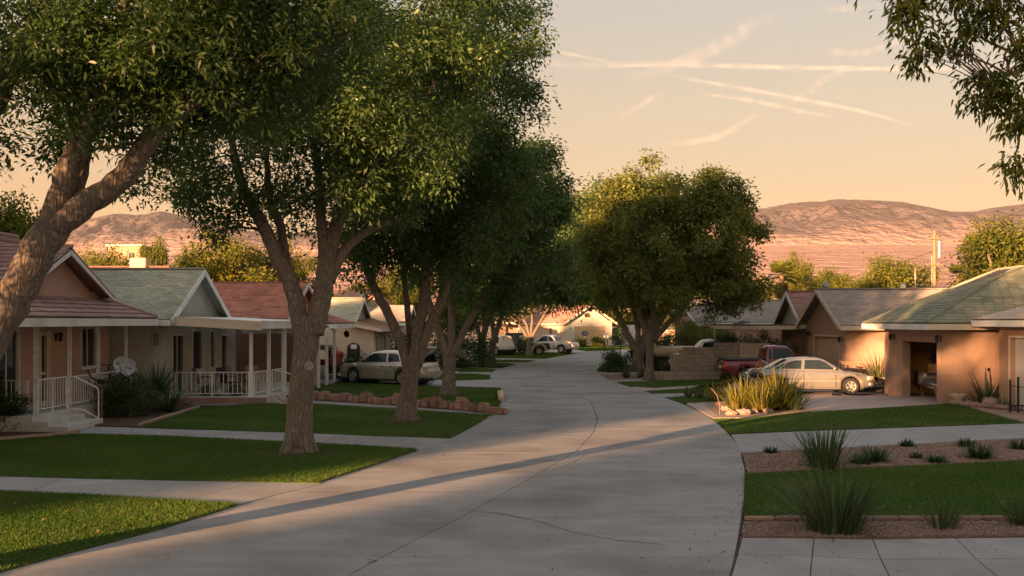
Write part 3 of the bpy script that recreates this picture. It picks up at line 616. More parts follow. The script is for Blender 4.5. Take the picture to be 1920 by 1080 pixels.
# ragged lawn edges: dry clippings and blades that creep over the concrete
def lawn_edges():
    E, T_ = [], []
    for P, dens, h, wd in LAWNS:
        n = len(P)
        for i in range(n):
            a, b = np.array(P[i]), np.array(P[(i+1)%n]); L_ = np.linalg.norm(b-a)
            if L_ > 25: continue
            y = (a[1]+b[1])/2
            if y > 34: continue
            k = int(L_*(70 if y < 22 else 40)); t = RNG.random((k,1)); p = a+(b-a)*t; E.append(p+RNG.normal(0,.05,(k,2))); T_.append(p[::2]+RNG.normal(0,.03,(len(p[::2]),2)))
    E = np.concatenate(E); E = E[np.abs(E[:,0]) < E[:,1]*.56]; litter(E, .015, .045, 'lawn_clippings', (.15,.75), .022)
    T_ = np.concatenate(T_); T_ = T_[np.abs(T_[:,0]) < T_[:,1]*.56]; n = len(T_); a = RNG.uniform(0,2*PI,n); hh = RNG.uniform(.03,.10,n); b = RNG.uniform(0,2*PI,n); w_ = .006
    base = np.c_[T_, np.full(n,.006)]; dx = np.c_[np.cos(a)*w_, np.sin(a)*w_, np.zeros(n)]; tip = base+np.c_[np.cos(b)*hh*.8, np.sin(b)*hh*.8, hh*.7]
    link('edge_grass', np_mesh('edge_grass', np.stack([base-dx,base+dx,tip],1).reshape(-1,3), np.arange(3*n).reshape(-1,3), np.repeat(np.clip(RNG.normal(.55,.25,n),0,1),3)), M['blade'], kind='stuff')
lawn_edges()
# ================================================================ HOUSES
V3 = Vector
def roof_cover(parent, A, B, C, D, course, tab, th, m, name='shingle', single=False, gap=.012, lift=.02, lim=300, under=True):
    """cover the plane A,B (eave, left to right seen from outside) - C,D (ridge, right to left) with courses of tabs"""
    A, B, C, D = map(Vector, (A, B, C, D)); n = (B-A).cross(D-A)
    if n.length < 1e-6: n = (B-A).cross(C-A)
    n.normalize()
    if n.z < 0: n = -n
    if under:
        u = MB(); u.plate([A, B, C, D] if (C-D).length > 1e-3 else [A, B, C], .05)
        u.obj('roof_deck', M['underlay'], parent)
    sl = max((D-A).length, (C-B).length) if (C-D).length < .3 else (D-A).length
    nc = max(1, round(((A+B)/2-(C+D)/2).length/course)); V, Fc, Tn = [], [], []; cnt = 0; protos = {}
    for k in range(nc):
        t0, t1 = k/nc, min(1, (k+1.12)/nc)
        l0, r0, l1, r1 = A.lerp(D,t0), B.lerp(C,t0), A.lerp(D,t1), B.lerp(C,t1); W = (r0-l0).length
        if W < .05: continue
        ux = (r0-l0).normalized(); up = ((l1+r1)/2-(l0+r0)/2); up = (up-ux*up.dot(ux)); upl = up.length; up.normalize()
        x = -(tab*.5 if k % 2 else 0)-random.random()*.15*tab
        a1, b1 = (l1-l0).dot(ux), (r1-l0).dot(ux)
        while x < W:
            x0, x1 = max(0, x+gap/2), min(W, x+tab-gap/2); x += tab
            if x1-x0 < .03: continue
            jt = random.uniform(0, .35)*th
            # clip the upper corners to the slanting ends
            y0, y1 = min(max(x0, a1), max(b1, a1)), min(max(x1, a1), b1) if b1 > a1 else a1
            if y1 < y0: y1 = y0
            o = l0+n*lift
            p = [o+ux*x0+n*(th+jt), o+ux*x1+n*(th+jt), o+ux*y1+up*upl+n*.004, o+ux*y0+up*upl+n*.004, o+ux*x0, o+ux*x1]
            if single and cnt < lim:
                c0 = p[0]; q = MB(); q.add(p, [(0,1,2,3),(4,5,1,0),(5,2,1),(4,0,3)]); q.obj(name, m, parent); cnt += 1
            else:
                i = len(V); V += p; Fc += [(i,i+1,i+2,i+3),(i+4,i+5,i+1,i)]
                tn = random.gauss(.5,.2); Tn += [min(1,max(0,tn))]*6
    if V: link(name+'s' if not name.endswith('s') else name, np_mesh(name, [tuple(v) for v in V], Fc, Tn), m, parent, kind='stuff')
class Wall:
    def __init__(s, p0, p1, z0, z1, t=.2):
        s.p0, s.p1 = Vector((*p0,0)), Vector((*p1,0)); s.d = (s.p1-s.p0).normalized(); s.L = (s.p1-s.p0).length; s.n = Vector((s.d.y,-s.d.x,0)); s.z0, s.z1, s.t = z0, z1, t
    def pt(s, x, z, off=0): return s.p0+s.d*x+s.n*off+Vector((0,0,z))
    def build(s, parent, m, ops=(), name='wall', M_=None):
        xs = sorted({0, s.L, *[v for o in ops for v in o[:2]]}); zs = sorted({s.z0, s.z1, *[v for o in ops for v in o[2:4]]})
        b = MB(M_)
        full = lambda i, j: 0 <= i < len(xs)-1 and 0 <= j < len(zs)-1 and not any(o[0]-1e-6 <= (xs[i]+xs[i+1])/2 <= o[1]+1e-6 and o[2] <= (zs[j]+zs[j+1])/2 <= o[3] for o in ops)
        for i in range(len(xs)-1):
            for j in range(len(zs)-1):
                if not full(i,j): continue
                a, c, e, f = xs[i], xs[i+1], zs[j], zs[j+1]; P, t = s.pt, -s.t
                b.quad(P(a,e), P(c,e), P(c,f), P(a,f)); b.quad(P(c,e,t), P(a,e,t), P(a,f,t), P(c,f,t))
                if not full(i-1,j): b.quad(P(a,e,t), P(a,e), P(a,f), P(a,f,t))
                if not full(i+1,j): b.quad(P(c,e), P(c,e,t), P(c,f,t), P(c,f))
                if not full(i,j-1): b.quad(P(a,e,t), P(c,e,t), P(c,e), P(a,e))
                if not full(i,j+1): b.quad(P(a,f), P(c,f), P(c,f,t), P(a,f,t))
        return b.obj(name, m, parent)
    def bar(s, b, x0, x1, z0, z1, o0, o1):
        P = s.pt; b.hexa([P(x0,z0,o1),P(x1,z0,o1),P(x1,z0,o0),P(x0,z0,o0),P(x0,z1,o1),P(x1,z1,o1),P(x1,z1,o0),P(x0,z1,o0)]); return b
    def window(s, parent, x0, x1, z0, z1, m='trim', mull=1, inset=.07, sill=True, name='window', fw=.05, blind=None):
        f = MB()
        for a, c, e, g_ in ((x0,x1,z0,z0+fw),(x0,x1,z1-fw,z1),(x0,x0+fw,z0+fw,z1-fw),(x1-fw,x1,z0+fw,z1-fw)): s.bar(f, a, c, e, g_, -inset-.03, .015)
        for k in range(mull):
            xm = x0+(x1-x0)*(k+1)/(mull+1); s.bar(f, xm-.02, xm+.02, z0+fw, z1-fw, -inset-.02, -inset+.02)
        w_ = f.obj(name, M[m], parent); g_ = MB(); s.bar(g_, x0+fw*.5, x1-fw*.5, z0+fw*.5, z1-fw*.5, -inset-.012, -inset-.004); g_.obj('pane', M['glass'], w_)
        if sill: q = MB(); s.bar(q, x0-.05, x1+.05, z0-.05, z0-.002, -.02, .06); q.obj('sill', M[m], w_)
        if blind: q = MB(); s.bar(q, x0+fw*.6, x0+(x1-x0)*blind[0], z0+(z1-z0)*blind[1], z1-fw*.6, -inset-.10, -inset-.09); q.obj('blind', M['white_plastic'], w_)
        return w_
    def garage_door(s, parent, x0, x1, z1, m, rows=4, cols=4, inset=.14, frame='trim'):
        d = MB(); s.bar(d, x0+.005, x1-.005, .01, z1-.004, -inset-.05, -inset-.02); o = d.obj('garage_door', m, parent)
        hh = (z1-.02)/rows
        for r in range(rows):
            q = MB(); s.bar(q, x0+.02, x1-.02, .014+r*hh, .014+(r+1)*hh-.014, -inset-.02, -inset); pn = q.obj('panel', m, o)
            for c in range(cols):
                a = x0+.02+(x1-x0-.04)*c/cols; e = x0+.02+(x1-x0-.04)*(c+1)/cols; q = MB()
                s.bar(q, a+.09, e-.09, .014+r*hh+.10, .014+(r+1)*hh-.11, -inset, -inset+.012); q.obj('raised_field', m, o)
        if frame:
            f = MB(); s.bar(f, x0-.07, x0-.002, 0, z1+.07, -.10, .02); s.bar(f, x1+.002, x1+.07, 0, z1+.07, -.10, .02); s.bar(f, x0-.002, x1+.002, z1+.002, z1+.07, -.10, .02); f.obj('door_frame', M[frame], parent)
        return o
def beam(name, a, b, w_, h, m, parent, up=(0,0,1)): q = MB(); q.bar(a, b, w_, h, up); return q.obj(name, m, parent)
def gable(parent, xg, xb, y0, y1, ze, zr, rm, wm, course=.19, tab=.32, th=.018, oh=.35, barge=None, far=True, single=False, sgn=1, near_wall=True, gm=None, name='shingle', lim=300, gz=None):
    """house with its ridge along x; gable end at x=xg facing sgn*x.  y0 near eave line, y1 far eave line (roof edges)"""
    ym = (y0+y1)/2; X = xg+sgn*oh; B = barge or M['trim']
    if sgn > 0: roof_cover(parent, (xb,y0,ze), (X,y0,ze), (X,ym,zr), (xb,ym,zr), course, tab, th, rm, name, single, lim=lim)
    else: roof_cover(parent, (X,y0,ze), (xb,y0,ze), (xb,ym,zr), (X,ym,zr), course, tab, th, rm, name, single, lim=lim)
    s = MB(); s.plate([(xb,y1,ze),(xb,ym,zr),(X,ym,zr),(X,y1,ze)][::(1 if sgn > 0 else -1)], .06); s.obj('rear_slope', rm, parent)
    r = MB(); r.bar((xb,ym,zr+.05), (X,ym,zr+.05), .26, .06); r.obj('ridge_cap', rm, parent)
    for y in (y0, y1):
        beam('barge_board', (X+sgn*.02,y,ze-.09), (X+sgn*.02,ym,zr-.09), .04, .20, B, parent)
    beam('fascia', (xb,y0-.015,ze-.10), (X-sgn*.01,y0-.015,ze-.10), .03, .20, B, parent)
    k = (zr-ze)/(ym-y0); g_ = MB(); wz = (gz or ze); ya, yb = y0+.4, y1-.4; xg = xg+sgn*.014
    zt = lambda y: ze+k*(ym-abs(y-ym)-y0)-.10
    g_.plate([(xg,ya,wz-.3),(xg,yb,wz-.3),(xg,yb,zt(yb)),(xg,ym,zr-.10),(xg,ya,zt(ya))][::sgn], .18); g_.obj('gable_wall', gm or wm, parent)
    sf = MB(); sf.plate([(xb,y0+.02,ze-.08),(xb,y0+.45,ze-.08),(X,y0+.45,ze-.08),(X,y0+.02,ze-.08)], .02); sf.obj('soffit', B, parent)
    return ya, yb
def railing(name, label, p0, p1, z0, h, n, parent=None, group='white porch railings', rail=.035, pk=.018, legs=2):
    p0, p1 = Vector(p0), Vector(p1); t = thing(name, label, 'railing', (p0.x,p0.y,z0), 0, group)
    b = MB(); b.bar(p0+V3((0,0,z0+h)), p1+V3((0,0,z0+h)), rail+.015, rail*.8); b.obj('top_rail', M['iron'], t)
    b = MB(); b.bar(p0+V3((0,0,z0+.11)), p1+V3((0,0,z0+.11)), rail, rail*.7); b.obj('bottom_rail', M['iron'], t)
    d = p1-p0
    for k in range(n):
        c = p0+d*((k+.5)/n); q = MB(); q.box(c.x-pk/2, c.x+pk/2, c.y-pk/2, c.y+pk/2, z0+.12, z0+h-.012); q.obj('picket', M['iron'], t)
    for k in range(legs+1):
        c = p0+d*(k/legs if legs else 0); q = MB(); q.box(c.x-.02, c.x+.02, c.y-.02, c.y+.02, z0, z0+h-.016); q.obj('rail_post', M['iron'], t)
    return t
def lattice_post(parent, x, y, z0, z1, wd=.16):
    b = MB()
    for dx, dy in ((0,-wd/2),(0,wd/2)): b.box(x+dx-.017, x+dx+.017, y+dy-.017, y+dy+.017, z0, z1)
    o = b.obj('lattice_post', M['iron'], parent); s = MB(); z = z0+.1; k = 0
    while z < z1-.2:
        pts = [V3((x, y+(-1 if k % 2 else 1)*(wd/2-.03)*math.cos(a), z+.11+.11*math.sin(a))) for a in np.linspace(-PI/2, PI/2, 6)]; s.tube(pts, .008, 4, cap=False); z += .2; k += 1
    s.obj('scroll', M['iron'], o); return o
def coach_lamp(w_, x, z, label, m='dark_metal'):
    p = w_.pt(x, z, .004); t = thing('wall_lamp', label, 'lamp', tuple(p), 0, 'wall lamps')
    b = MB(); w_.bar(b, x-.05, x+.05, z-.10, z+.10, .004, .03); b.obj('backplate', M[m], t)
    b = MB(); b.tube([w_.pt(x,z+.05,.03), w_.pt(x,z+.12,.10), w_.pt(x,z+.10,.15)], .012, 6); b.obj('arm', M[m], t)
    c = w_.pt(x, z, .15); b = MB(); b.lathe([(.01,.14),(.09,.07),(.075,.06),(.05,-.12),(.0,-.14)], c, 6); b.obj('lantern', M[m], t); return t
# ------------------------------------------------ H1: leftmost house with tiled porch
h1 = thing('house', 'leftmost salmon stucco house with brown tiled gable and porch behind the leaning trunk', 'house', (-13.4,28,0))
W1 = Wall((-13.4,18), (-13.4,33.1), 0, 3.75)
px_s = lambda px: 1867*13.4/(960-px)-18
ops = [(px_s(152),px_s(181),1.35,2.62), (px_s(74),px_s(90),.42,2.5), (px_s(-30),px_s(36),.6,2.6)]
W1.build(h1, M['salmon'], ops)
W1.window(h1, *ops[0], mull=1, blind=(.55,.35)); W1.window(h1, *ops[2], mull=2)
d_ = W1.window(h1, *ops[1], m='trim_cream', mull=0, sill=False, name='door', fw=.10)
b = MB(); W1.bar(b, ops[1][0]+.12, ops[1][1]-.12, 1.28, 1.36, -.06, .0); b.obj('handle', M['trim_cream'], d_)
for a in (ops[1][0]-.10, ops[1][1]+.02):
    b = MB(); W1.bar(b, a, a+.08, .42, 2.58, 0, .03); b.obj('door_frame', M['trim_cream'], h1)
b = MB(); b.box(-17.6,-13.42,33.0,33.12,0,3.6); b.obj('wall', M['salmon'], h1)
b = MB(); b.box(-13.55,-12.15,25.2,33.0,-.05,.40); b.obj('porch_floor', M['steps'], h1)
b = MB(); b.box(-14.6,-13.42,21,25.2,-.05,.40); b.obj('porch_floor', M['steps'], h1)
xe, zE = -11.9, 2.90
roof_cover(h1, (xe,20.5,zE), (xe,33.4,zE), (-13.75,32.3,3.66), (-13.75,20.5,3.66), .33, .36, .035, M['brown_tile'], 'tile', True, gap=.008, lim=210)
roof_cover(h1, (xe,33.4,zE), (-13.9,33.45,zE), (-13.9,32.4,3.55), (-13.75,32.3,3.66), .33, .36, .03, M['brown_tile'], 'tile', False)
b = MB(); b.tube([(xe,33.4,zE+.05),(-12.8,32.86,3.32),(-13.75,32.3,3.72)], .07, 6); b.obj('hip_cap', M['brown_tile'], h1)
beam('fascia', (xe+.02,20.5,zE-.12), (xe+.02,33.42,zE-.12), .04, .22, M['trim'], h1); beam('fascia', (xe+.0,33.40,zE-.12), (-13.6,33.40,zE-.12), .04, .22, M['trim'], h1)
b = MB(); b.box(-13.38,xe-.02,20.5,33.35,zE-.12,zE-.09); b.obj('porch_ceiling', M['trim'], h1)
# gable over the porch
ga, gb, gm_ = 26.2, 32.4, 29.3; zt_, zb_ = 4.92, 3.62
b = MB(); b.plate([(-13.385,ga+.1,zb_-.2),(-13.385,gb-.1,zb_-.2),(-13.385,gm_,zt_-.12)], .15); b.obj('gable_wall', M['salmon'], h1)
for y in (ga, gb): beam('barge_board', (-12.98,y,zb_-.03), (-12.98,gm_,zt_-.05), .05, .20, M['trim'], h1)
roof_cover(h1, (-16,ga-.08,zb_), (-12.95,ga-.08,zb_), (-12.95,gm_,zt_+.06), (-16,gm_,zt_+.06), .33, .36, .035, M['brown_tile'], 'tile', True, gap=.008, lim=45)
b = MB(); b.plate([(-16,gb+.08,zb_),(-16,gm_,zt_+.06),(-12.95,gm_,zt_+.06),(-12.95,gb+.08,zb_)], .07); b.obj('rear_slope', M['brown_tile'], h1)
b = MB(); b.tube([(-16,gm_,zt_+.10),(-12.93,gm_,zt_+.10)], .07, 6); b.obj('ridge_cap', M['brown_tile'], h1)
roof_cover(h1, (-13.75,20.5,3.68), (-13.75,31.4,3.68), (-15.6,31.4,5.42), (-15.6,20.5,5.42), .33, .36, .035, M['brown_tile'], 'tile', True, gap=.008, lim=45)
b = MB(); b.plate([(-18,31.4,3.4),(-18,20.5,3.4),(-15.6,20.5,5.42),(-15.6,31.4,5.42)], .07); b.obj('rear_slope', M['brown_tile'], h1)
b = MB(); b.tube([(-15.6,20.5,5.46),(-15.6,31.4,5.46)], .08, 6); b.obj('ridge_cap', M['brown_tile'], h1)
b = MB(); b.plate([(-17.8,31.3,3.4),(-13.8,31.3,3.6),(-15.6,31.3,5.35)], .1); b.obj('gable_wall', M['salmon'], h1)
for px in (67,130,184,236):
    lattice_post(h1, -12.35, 12.35*1867/(960-px), .40, 2.70)
lattice_post(h1, -12.9, 23.6, .40, 2.70); lattice_post(h1, -13.3, 25.6, .40, 2.7, .10)
coach_lamp(W1, px_s(104), 2.35, 'black coach lamp on the salmon wall by the left front door')
railing('railing', 'white picket railing from the corner post of the left porch to its far end', (-12.3,27.6,0), (-12.3,32.6,0), .40, .86, 34, legs=3)
railing('railing', 'white picket railing to the left of the front steps on the left porch', (-14.3,26.6,0), (-12.75,26.2,0), .40, .84, 11, legs=1)
railing('railing', 'closely spaced white railing panel beside the front steps', (-12.35,25.9,0), (-12.32,27.55,0), .40, .88, 11, legs=2)
st = thing('front_steps', 'cracked pale concrete steps leading up to the left porch', 'steps', (-11.9,26.2,0))
for k, (x0, x1, z) in enumerate([(-12.15,-11.75,.27),(-12.15,-11.25,.14)]):
    b = MB(); b.box(x0, x1, 25.2, 27.4, -.05 if k else .135, z); b.obj('step', M['steps'], st, bevel=.012)
hr = thing('handrail', 'bent white pipe handrail beside the front steps', 'handrail', (-11.5,27.45,0))
b = MB(); b.tube([(-12.28,27.5,1.28),(-12.05,27.48,1.27),(-11.45,27.45,.98),(-11.40,27.45,.90),(-11.40,27.45,0)], .02, 8); b.obj('pipe', M['iron'], hr); b = MB(); b.tube([(-12.1,27.47,.40),(-11.8,27.46,.36),(-11.42,27.45,.14)], .018, 8); b.obj('lower_pipe', M['iron'], hr)
# ------------------------------------------------ H2: green gable with flat patio cover
h2 = thing('house', 'grey stucco house with green shingle gable and a flat pale patio cover', 'house', (-11.9,37,0))
ya, yb = gable(h2, -11.9, -23, 33.65, 40.95, 2.86, 4.74, M['green_shingle'], M['grey_stucco'], .17, .30, gm=M['pale_gable'], oh=.38)
W2n = Wall((-22,34.15), (-12.1,34.15), 0, 2.85); W2n.build(h2, M['grey_stucco'])
W2 = Wall((-11.9,34.15), (-11.9,43.2), 0, 2.85); s2 = lambda px: 1867*11.9/(960-px)-34.15
o2 = [(s2(322)+.05,s2(347),.25,2.35), (s2(361),s2(381),.95,2.5), (s2(394),s2(404),.95,2.45), (s2(414),s2(428),.3,2.3)]
W2.build(h2, M['grey_stucco'], o2); W2.window(h2, *o2[0], mull=1, sill=False, name='sliding_door'); W2.window(h2, *o2[1], mull=0, blind=(.95,.6)); W2.window(h2, *o2[2], mull=0); W2.window(h2, *o2[3], mull=0, sill=False, name='door', fw=.1)
b = MB(); b.box(-11.88,-8.45,34.2,42.6,-.05,.21); b.obj('porch_floor', M['steps'], h2); b = MB(); b.box(-12.0,-8.42,34.05,34.195,-.05,.19); b.obj('porch_kerb', M['stone'], h2)
# patio cover slopes gently down to the street
b = MB(); T0 = [(-11.6,33.9,2.98),(-8.55,33.9,2.80),(-8.55,42.6,2.80),(-11.6,42.6,2.98)]; b.plate(T0, .10); b.obj('patio_roof', M['trim'], h2)
beam('fascia', (-11.6,33.87,2.84), (-8.53,33.87,2.66), .05, .30, M['trim_cream'], h2); beam('fascia', (-8.52,33.85,2.70), (-8.52,42.6,2.70), .05, .26, M['trim'], h2)
beam('gutter', (-11.6,33.84,2.70), (-8.5,33.84,2.52), .06, .05, M['trim_cream'], h2); beam('gutter', (-8.49,33.82,2.57), (-8.49,42.6,2.57), .06, .05, M['trim'], h2)
for y in np.arange(35,42.5,.9): beam('rafter', (-11.5,y,2.80), (-8.6,y,2.64), .05, .12, M['trim'], h2)
for x, y in ((-9.0,34.35),(-8.72,35.7),(-8.62,37.5),(-8.62,37.75),(-8.62,41)): b = MB(); b.box(x-.055, x+.055, y-.055, y+.055, .21, 2.62); b.obj('porch_post', M['trim'], h2)
beam('header', (-11.5,42.4,2.38), (-9.3,42.4,2.38), .1, .16, M['trim'], h2)
for k in range(4):
    b = MB(); b.box(-11.7+k*.62, -11.7+k*.62+.60, 42.9, 42.96, .2, 2.3); b.obj('wall_panel', M['panel_brown'], h2)
b = MB(); b.box(-9.2,-8.6,43.0,43.1,.2,2.6); b.obj('wall_panel', M['beige'], h2)
b = MB(); b.box(-13,-8.4,43.2,43.4,0,2.9); b.obj('wall', M['beige'], h2)
railing('railing', 'white railing with wide-set pickets along the near side of the patio', (-11.6,34.3,0), (-9.08,34.35,0), .21, .84, 16, legs=2)
railing('railing', 'tight white railing panel right of the patio corner post', (-8.92,34.45,0), (-8.76,35.6,0), .21, .84, 9, legs=1)
railing('railing', 'white railing panel behind the sloping patio handrail', (-8.66,35.9,0), (-8.64,37.4,0), .21, .84, 7, legs=1)
b = MB(); b.tube([(-8.6,35.8,1.08),(-8.2,36.4,.92),(-7.9,36.9,.7),(-7.88,36.95,.0)], .02, 8); tag(b.obj('handrail', M['iron']), 'sloping white handrail leaving the patio towards the first forked ash', 'handrail')
# patio contents
def chair(loc, rot, label, m):
    t = thing('patio_chair', label, 'chair', (0,0,0), 0, 'chairs on the patio')
    b = MB(); b.box(-.25,.25,-.24,.24,.40,.44); b.obj('seat', M[m], t, bevel=.01)
    b = MB(); b.hexa([(-.25,.20,.44),(.25,.20,.44),(.25,.25,.44),(-.25,.25,.44),(-.25,.34,.95),(.25,.34,.95),(.25,.38,.95),(-.25,.38,.95)]); b.obj('backrest', M[m], t)
    for x in (-.23,.23):
        for y in (-.22,.22): b = MB(); b.bar((x,y,.40),(x*1.05,y*1.1,0),.03); b.obj('leg', M['dark_metal'], t)
        b = MB(); b.bar((x,-.22,.62),(x,.27,.64),.04,.03); b.obj('armrest', M['dark_metal'], t)
    return move(t, loc, rot)
chair((-10.9,35.3,.21), 2.2, 'pale high-backed chair under the patio window', 'grey_metal'); chair((-10.1,35.5,.21), 1.2, 'dark chair in the middle of the patio', 'blackp'); chair((-9.6,36.9,.21), .4, 'chair near the brown panel at the back of the patio', 'cardboard')
t = thing('patio_table', 'low dark table on the patio piled with odds and ends', 'table', (-10.4,36.6,.21))
b = MB(); b.box(-10.9,-9.9,36.3,36.9,.88,.93); b.obj('tabletop', M['wood'], t)
for x in (-10.85,-9.95):
    for y in (36.35,36.85): b = MB(); b.box(x-.03,x+.03,y-.03,y+.03,.21,.88); b.obj('leg', M['wood'], t)
for k, (x,y,z,s,lab,m) in enumerate([(-10.7,34.9,.21,.22,'dark sack slumped against the patio railing','cloth'),(-10.25,34.8,.21,.18,'grey bundle behind the middle of the patio railing','grey_metal'),(-9.7,34.9,.21,.24,'dark bundle right behind the patio corner post','cloth'),(-10.5,36.6,.93,.15,'grey jar on the patio table','grey_metal'),(-9.4,35.4,.21,.2,'brown carton-like sack by the tight railing panel','cardboard')]):
    b = MB(); b.blob((x,y,z+s*.75), s, 12, .2, (1.1,.9,.8)); tag(b.obj('sack' if z < .9 else 'jar', M[m], smooth=True), lab, 'sack' if z < .9 else 'jar')
for x, y, lab in [(-10.9,34.6,'white floodlight under the left end of the patio cover'),(-8.9,37.9,'pale bell-shaped lamp under the patio cover near the double post')]:
    b = MB(); b.lathe([(.01,.0),(.03,-.03),(.05,-.08),(.13,-.18),(.11,-.18),(.0,-.12)], (x,y,2.60 if x > -9 else 2.70), 10); tag(b.obj('porch_lamp', M['trim_cream'], smooth=True), lab, 'lamp')
b = MB(); b.tube([at(535,34.2,0)+V3((0,0,.05)), at(527,34.1,.12), at(522,34.0,.25)], .03, 6); b.tube([at(510,33.8,.28), at(518,33.7,.1), at(530,33.6,.02), at(544,33.7,.03)], .025, 6); b.tube([at(534,33.7,.28), at(536,33.65,.15), at(530,33.6,.03)], .02, 6); tag(b.obj('garden_hose', M['tan_car'], smooth=True), 'loops of pale garden hose lying by the patio kerb left of the first ash', 'hose')
# cable on the stucco
b = MB(); P_ = [W2n.pt(10.1-(s_ if 0 else 0)-x, z, .02) for x, z in ((.62,2.75),(.60,2.2),(.66,1.9))]; b.tube(P_, .012, 4); b.obj('cable', M['iron'], h2)
b = MB(); P_ = [W2n.pt(9.75+x, z, .02) for x, z in ((.1,2.5),(.16,2.1),(-.02,1.8),(-.05,1.2),(-.05,.5))]; b.tube(P_, .012, 4); b.obj('cable', M['iron'], h2); b = MB(); W2n.bar(b, 9.72,9.9,2.0,2.4,.004,.09); b.obj('meter_box', M['grey_metal'], h2)
# ------------------------------------------------ H3: red roof behind, with porch
h3 = thing('house', 'red roofed house behind the first forked ash with a white-posted porch', 'house', (-9.8,47,0))
gable(h3, -10.0, -26, 42.9, 51.5, 2.9, 4.62, M['red_tile'], M['salmon'], .30, .36, th=.05, name='tile', oh=.35)
roof_cover(h3, (-8.0,44,2.72), (-8.0,50.5,2.72), (-9.9,49.8,3.35), (-9.9,44,3.35), .24, .34, .03, M['red_tile'], 'tile')
roof_cover(h3, (-8.0,50.5,2.72), (-9.9,50.55,2.72), (-9.9,49.9,3.3), (-9.9,49.8,3.35), .24, .34, .03, M['red_tile'], 'tile')
roof_cover(h3, (-9.9,43.9,2.72), (-8.0,44,2.72), (-9.8,44.6,3.35), (-9.9,44.6,3.35), .24, .34, .03, M['red_tile'], 'tile')
beam('fascia', (-7.98,44,2.60), (-7.98,50.5,2.60), .04, .20, M['trim'], h3)
b = MB(); b.tube([(-8.02,44.0,2.56),(-8.0,44.3,2.5),(-7.95,44.9,2.5)], .09, 7); b.obj('gutter_end', M['trim'], h3)
W3 = Wall((-10.0,43.3), (-10.0,51.1), 0, 2.9); o3 = [(3.0,4.0,.2,2.3),(5.2,6.6,1.0,2.2)]; W3.build(h3, M['panel_brown'], o3); W3.window(h3, *o3[0], mull=0, sill=False, name='door', fw=.1); W3.window(h3, *o3[1])
for px in (597,612.5,627): y = 8.1*1867/(960-px); b = MB(); b.box(-8.16,-8.04,min(y,50.3)-.06,min(y,50.3)+.06,0,2.52); b.obj('porch_post', M['trim'], h3)
b = MB(); b.box(-10,-8.0,44,50.5,-.05,.10); b.obj('porch_floor', M['walk'], h3)
b = MB(); b.blob((-8.3,49.9,2.18), .16, 8, .3); b.tube([(-8.3,49.9,2.34),(-8.3,49.9,2.6)], .008, 4); tag(b.obj('hanging_basket', M['leaf_dark']), 'small hanging plant at the right end of the red roofed porch', 'plant')
# ------------------------------------------------ H4: pale green gable with brown porch roof
h4 = thing('house', 'beige house with pale green gable and low brown porch roof', 'house', (-9.2,60,0))
gable(h4, -9.45, -20, 58.4, 65.6, 2.78, 4.23, M['green_shingle'], M['beige'], .20, .36, oh=.25, gm=M['pale_gable'])
roof_cover(h4, (-9.3,57.0,2.72), (-7.55,57.0,2.36), (-7.55,66,2.36), (-9.3,66,3.05), .3, .4, .02, M['tan_shingle'], under=True)
b = MB(); b.plate([(-9.4,57,2.80),(-7.55,57,2.42),(-7.55,66,2.42),(-9.4,66,2.95)], .06); b.obj('porch_roof', M['tan_shingle'], h4)
beam('fascia', (-9.4,56.98,2.66), (-7.53,56.98,2.30), .04, .18, M['trim_cream'], h4); beam('fascia', (-7.52,56.96,2.30), (-7.52,66,2.30), .04, .18, M['trim'], h4)
W4n = Wall((-20,57.4), (-8.15,57.4), 0, 2.45); W4n.build(h4, M['beige']); W4 = Wall((-7.95,57.4), (-7.95,66), 0, 2.4); o4 = [(.5,2.0,.1,2.05),(4.2,5.6,.9,2.0)]; W4.build(h4, M['beige'], o4); W4.window(h4, *o4[0], mull=1, sill=False, name='door', fw=.1); W4.window(h4, *o4[1])
g_ = thing('barbecue', 'black covered barbecue standing against the beige wall', 'barbecue', (-9.0,56.6,0)); b = MB(); b.box(-9.35,-8.65,56.3,56.8,.75,1.25); b.obj('body', M['blackp'], g_, bevel=.05); b = MB(); b.blob((-9.0,56.55,1.3), .40, 14, .02, (.95,.7,.75)); b.obj('lid', M['blackp'], g_, smooth=True); b = MB(); b.box(-9.1,-8.78,56.24,56.29,1.25,1.5); b.obj('thermometer_panel', M['white_plastic'], g_)
for x in (-9.3,-8.7): b = MB(); b.box(x-.03,x+.03,56.35,56.75,0,.75); b.obj('leg', M['blackp'], g_)
b = MB(); b.blob((-9.95,56.4,.95), .42, 14, .05, (1,.7,.55)); b.box(-10.25,-9.65,56.2,56.6,0,.85); tag(b.obj('covered_mower', M['redp'], smooth=False), 'red covered machine left of the black barbecue', 'machine')
# ------------------------------------------------ H5 and further left roofs
h5 = thing('house', 'grey-mauve roofed house glimpsed left of the second ash limbs', 'house', (-7.9,76,0))
gable(h5, -7.9, -22, 72, 80, 2.7, 3.98, M['grey_shingle'], M['beige'], .22, .36); Wall((-20,72.4), (-8.1,72.4), 0, 2.7).build(h5, M['beige']); w5 = Wall((-7.9,72.4),(-7.9,79.6),0,2.7); w5.build(h5, M['beige'], [(2,3.6,1,2.1)]); w5.window(h5, 2,3.6,1,2.1)
h6 = thing('house', 'tan roofed house catching sun behind the pale green gable', 'house', (-14,88,0)); gable(h6, -13.6, -30, 84, 93, 3.0, 5.55, M['tan_shingle'], M['beige'], .25, .4); Wall((-28,84.4),(-13.8,84.4),0,3).build(h6, M['beige']); Wall((-13.6,84.4),(-13.6,92.6),0,3).build(h6, M['beige'])
h7 = thing('house', 'small gabled house with sunlit orange roof between pale green gable and second ash', 'house', (-13,96,0))
b = MB(); b.box(-15,-11.2,94,102,0,3.4); b.obj('wall', M['beige'], h7)
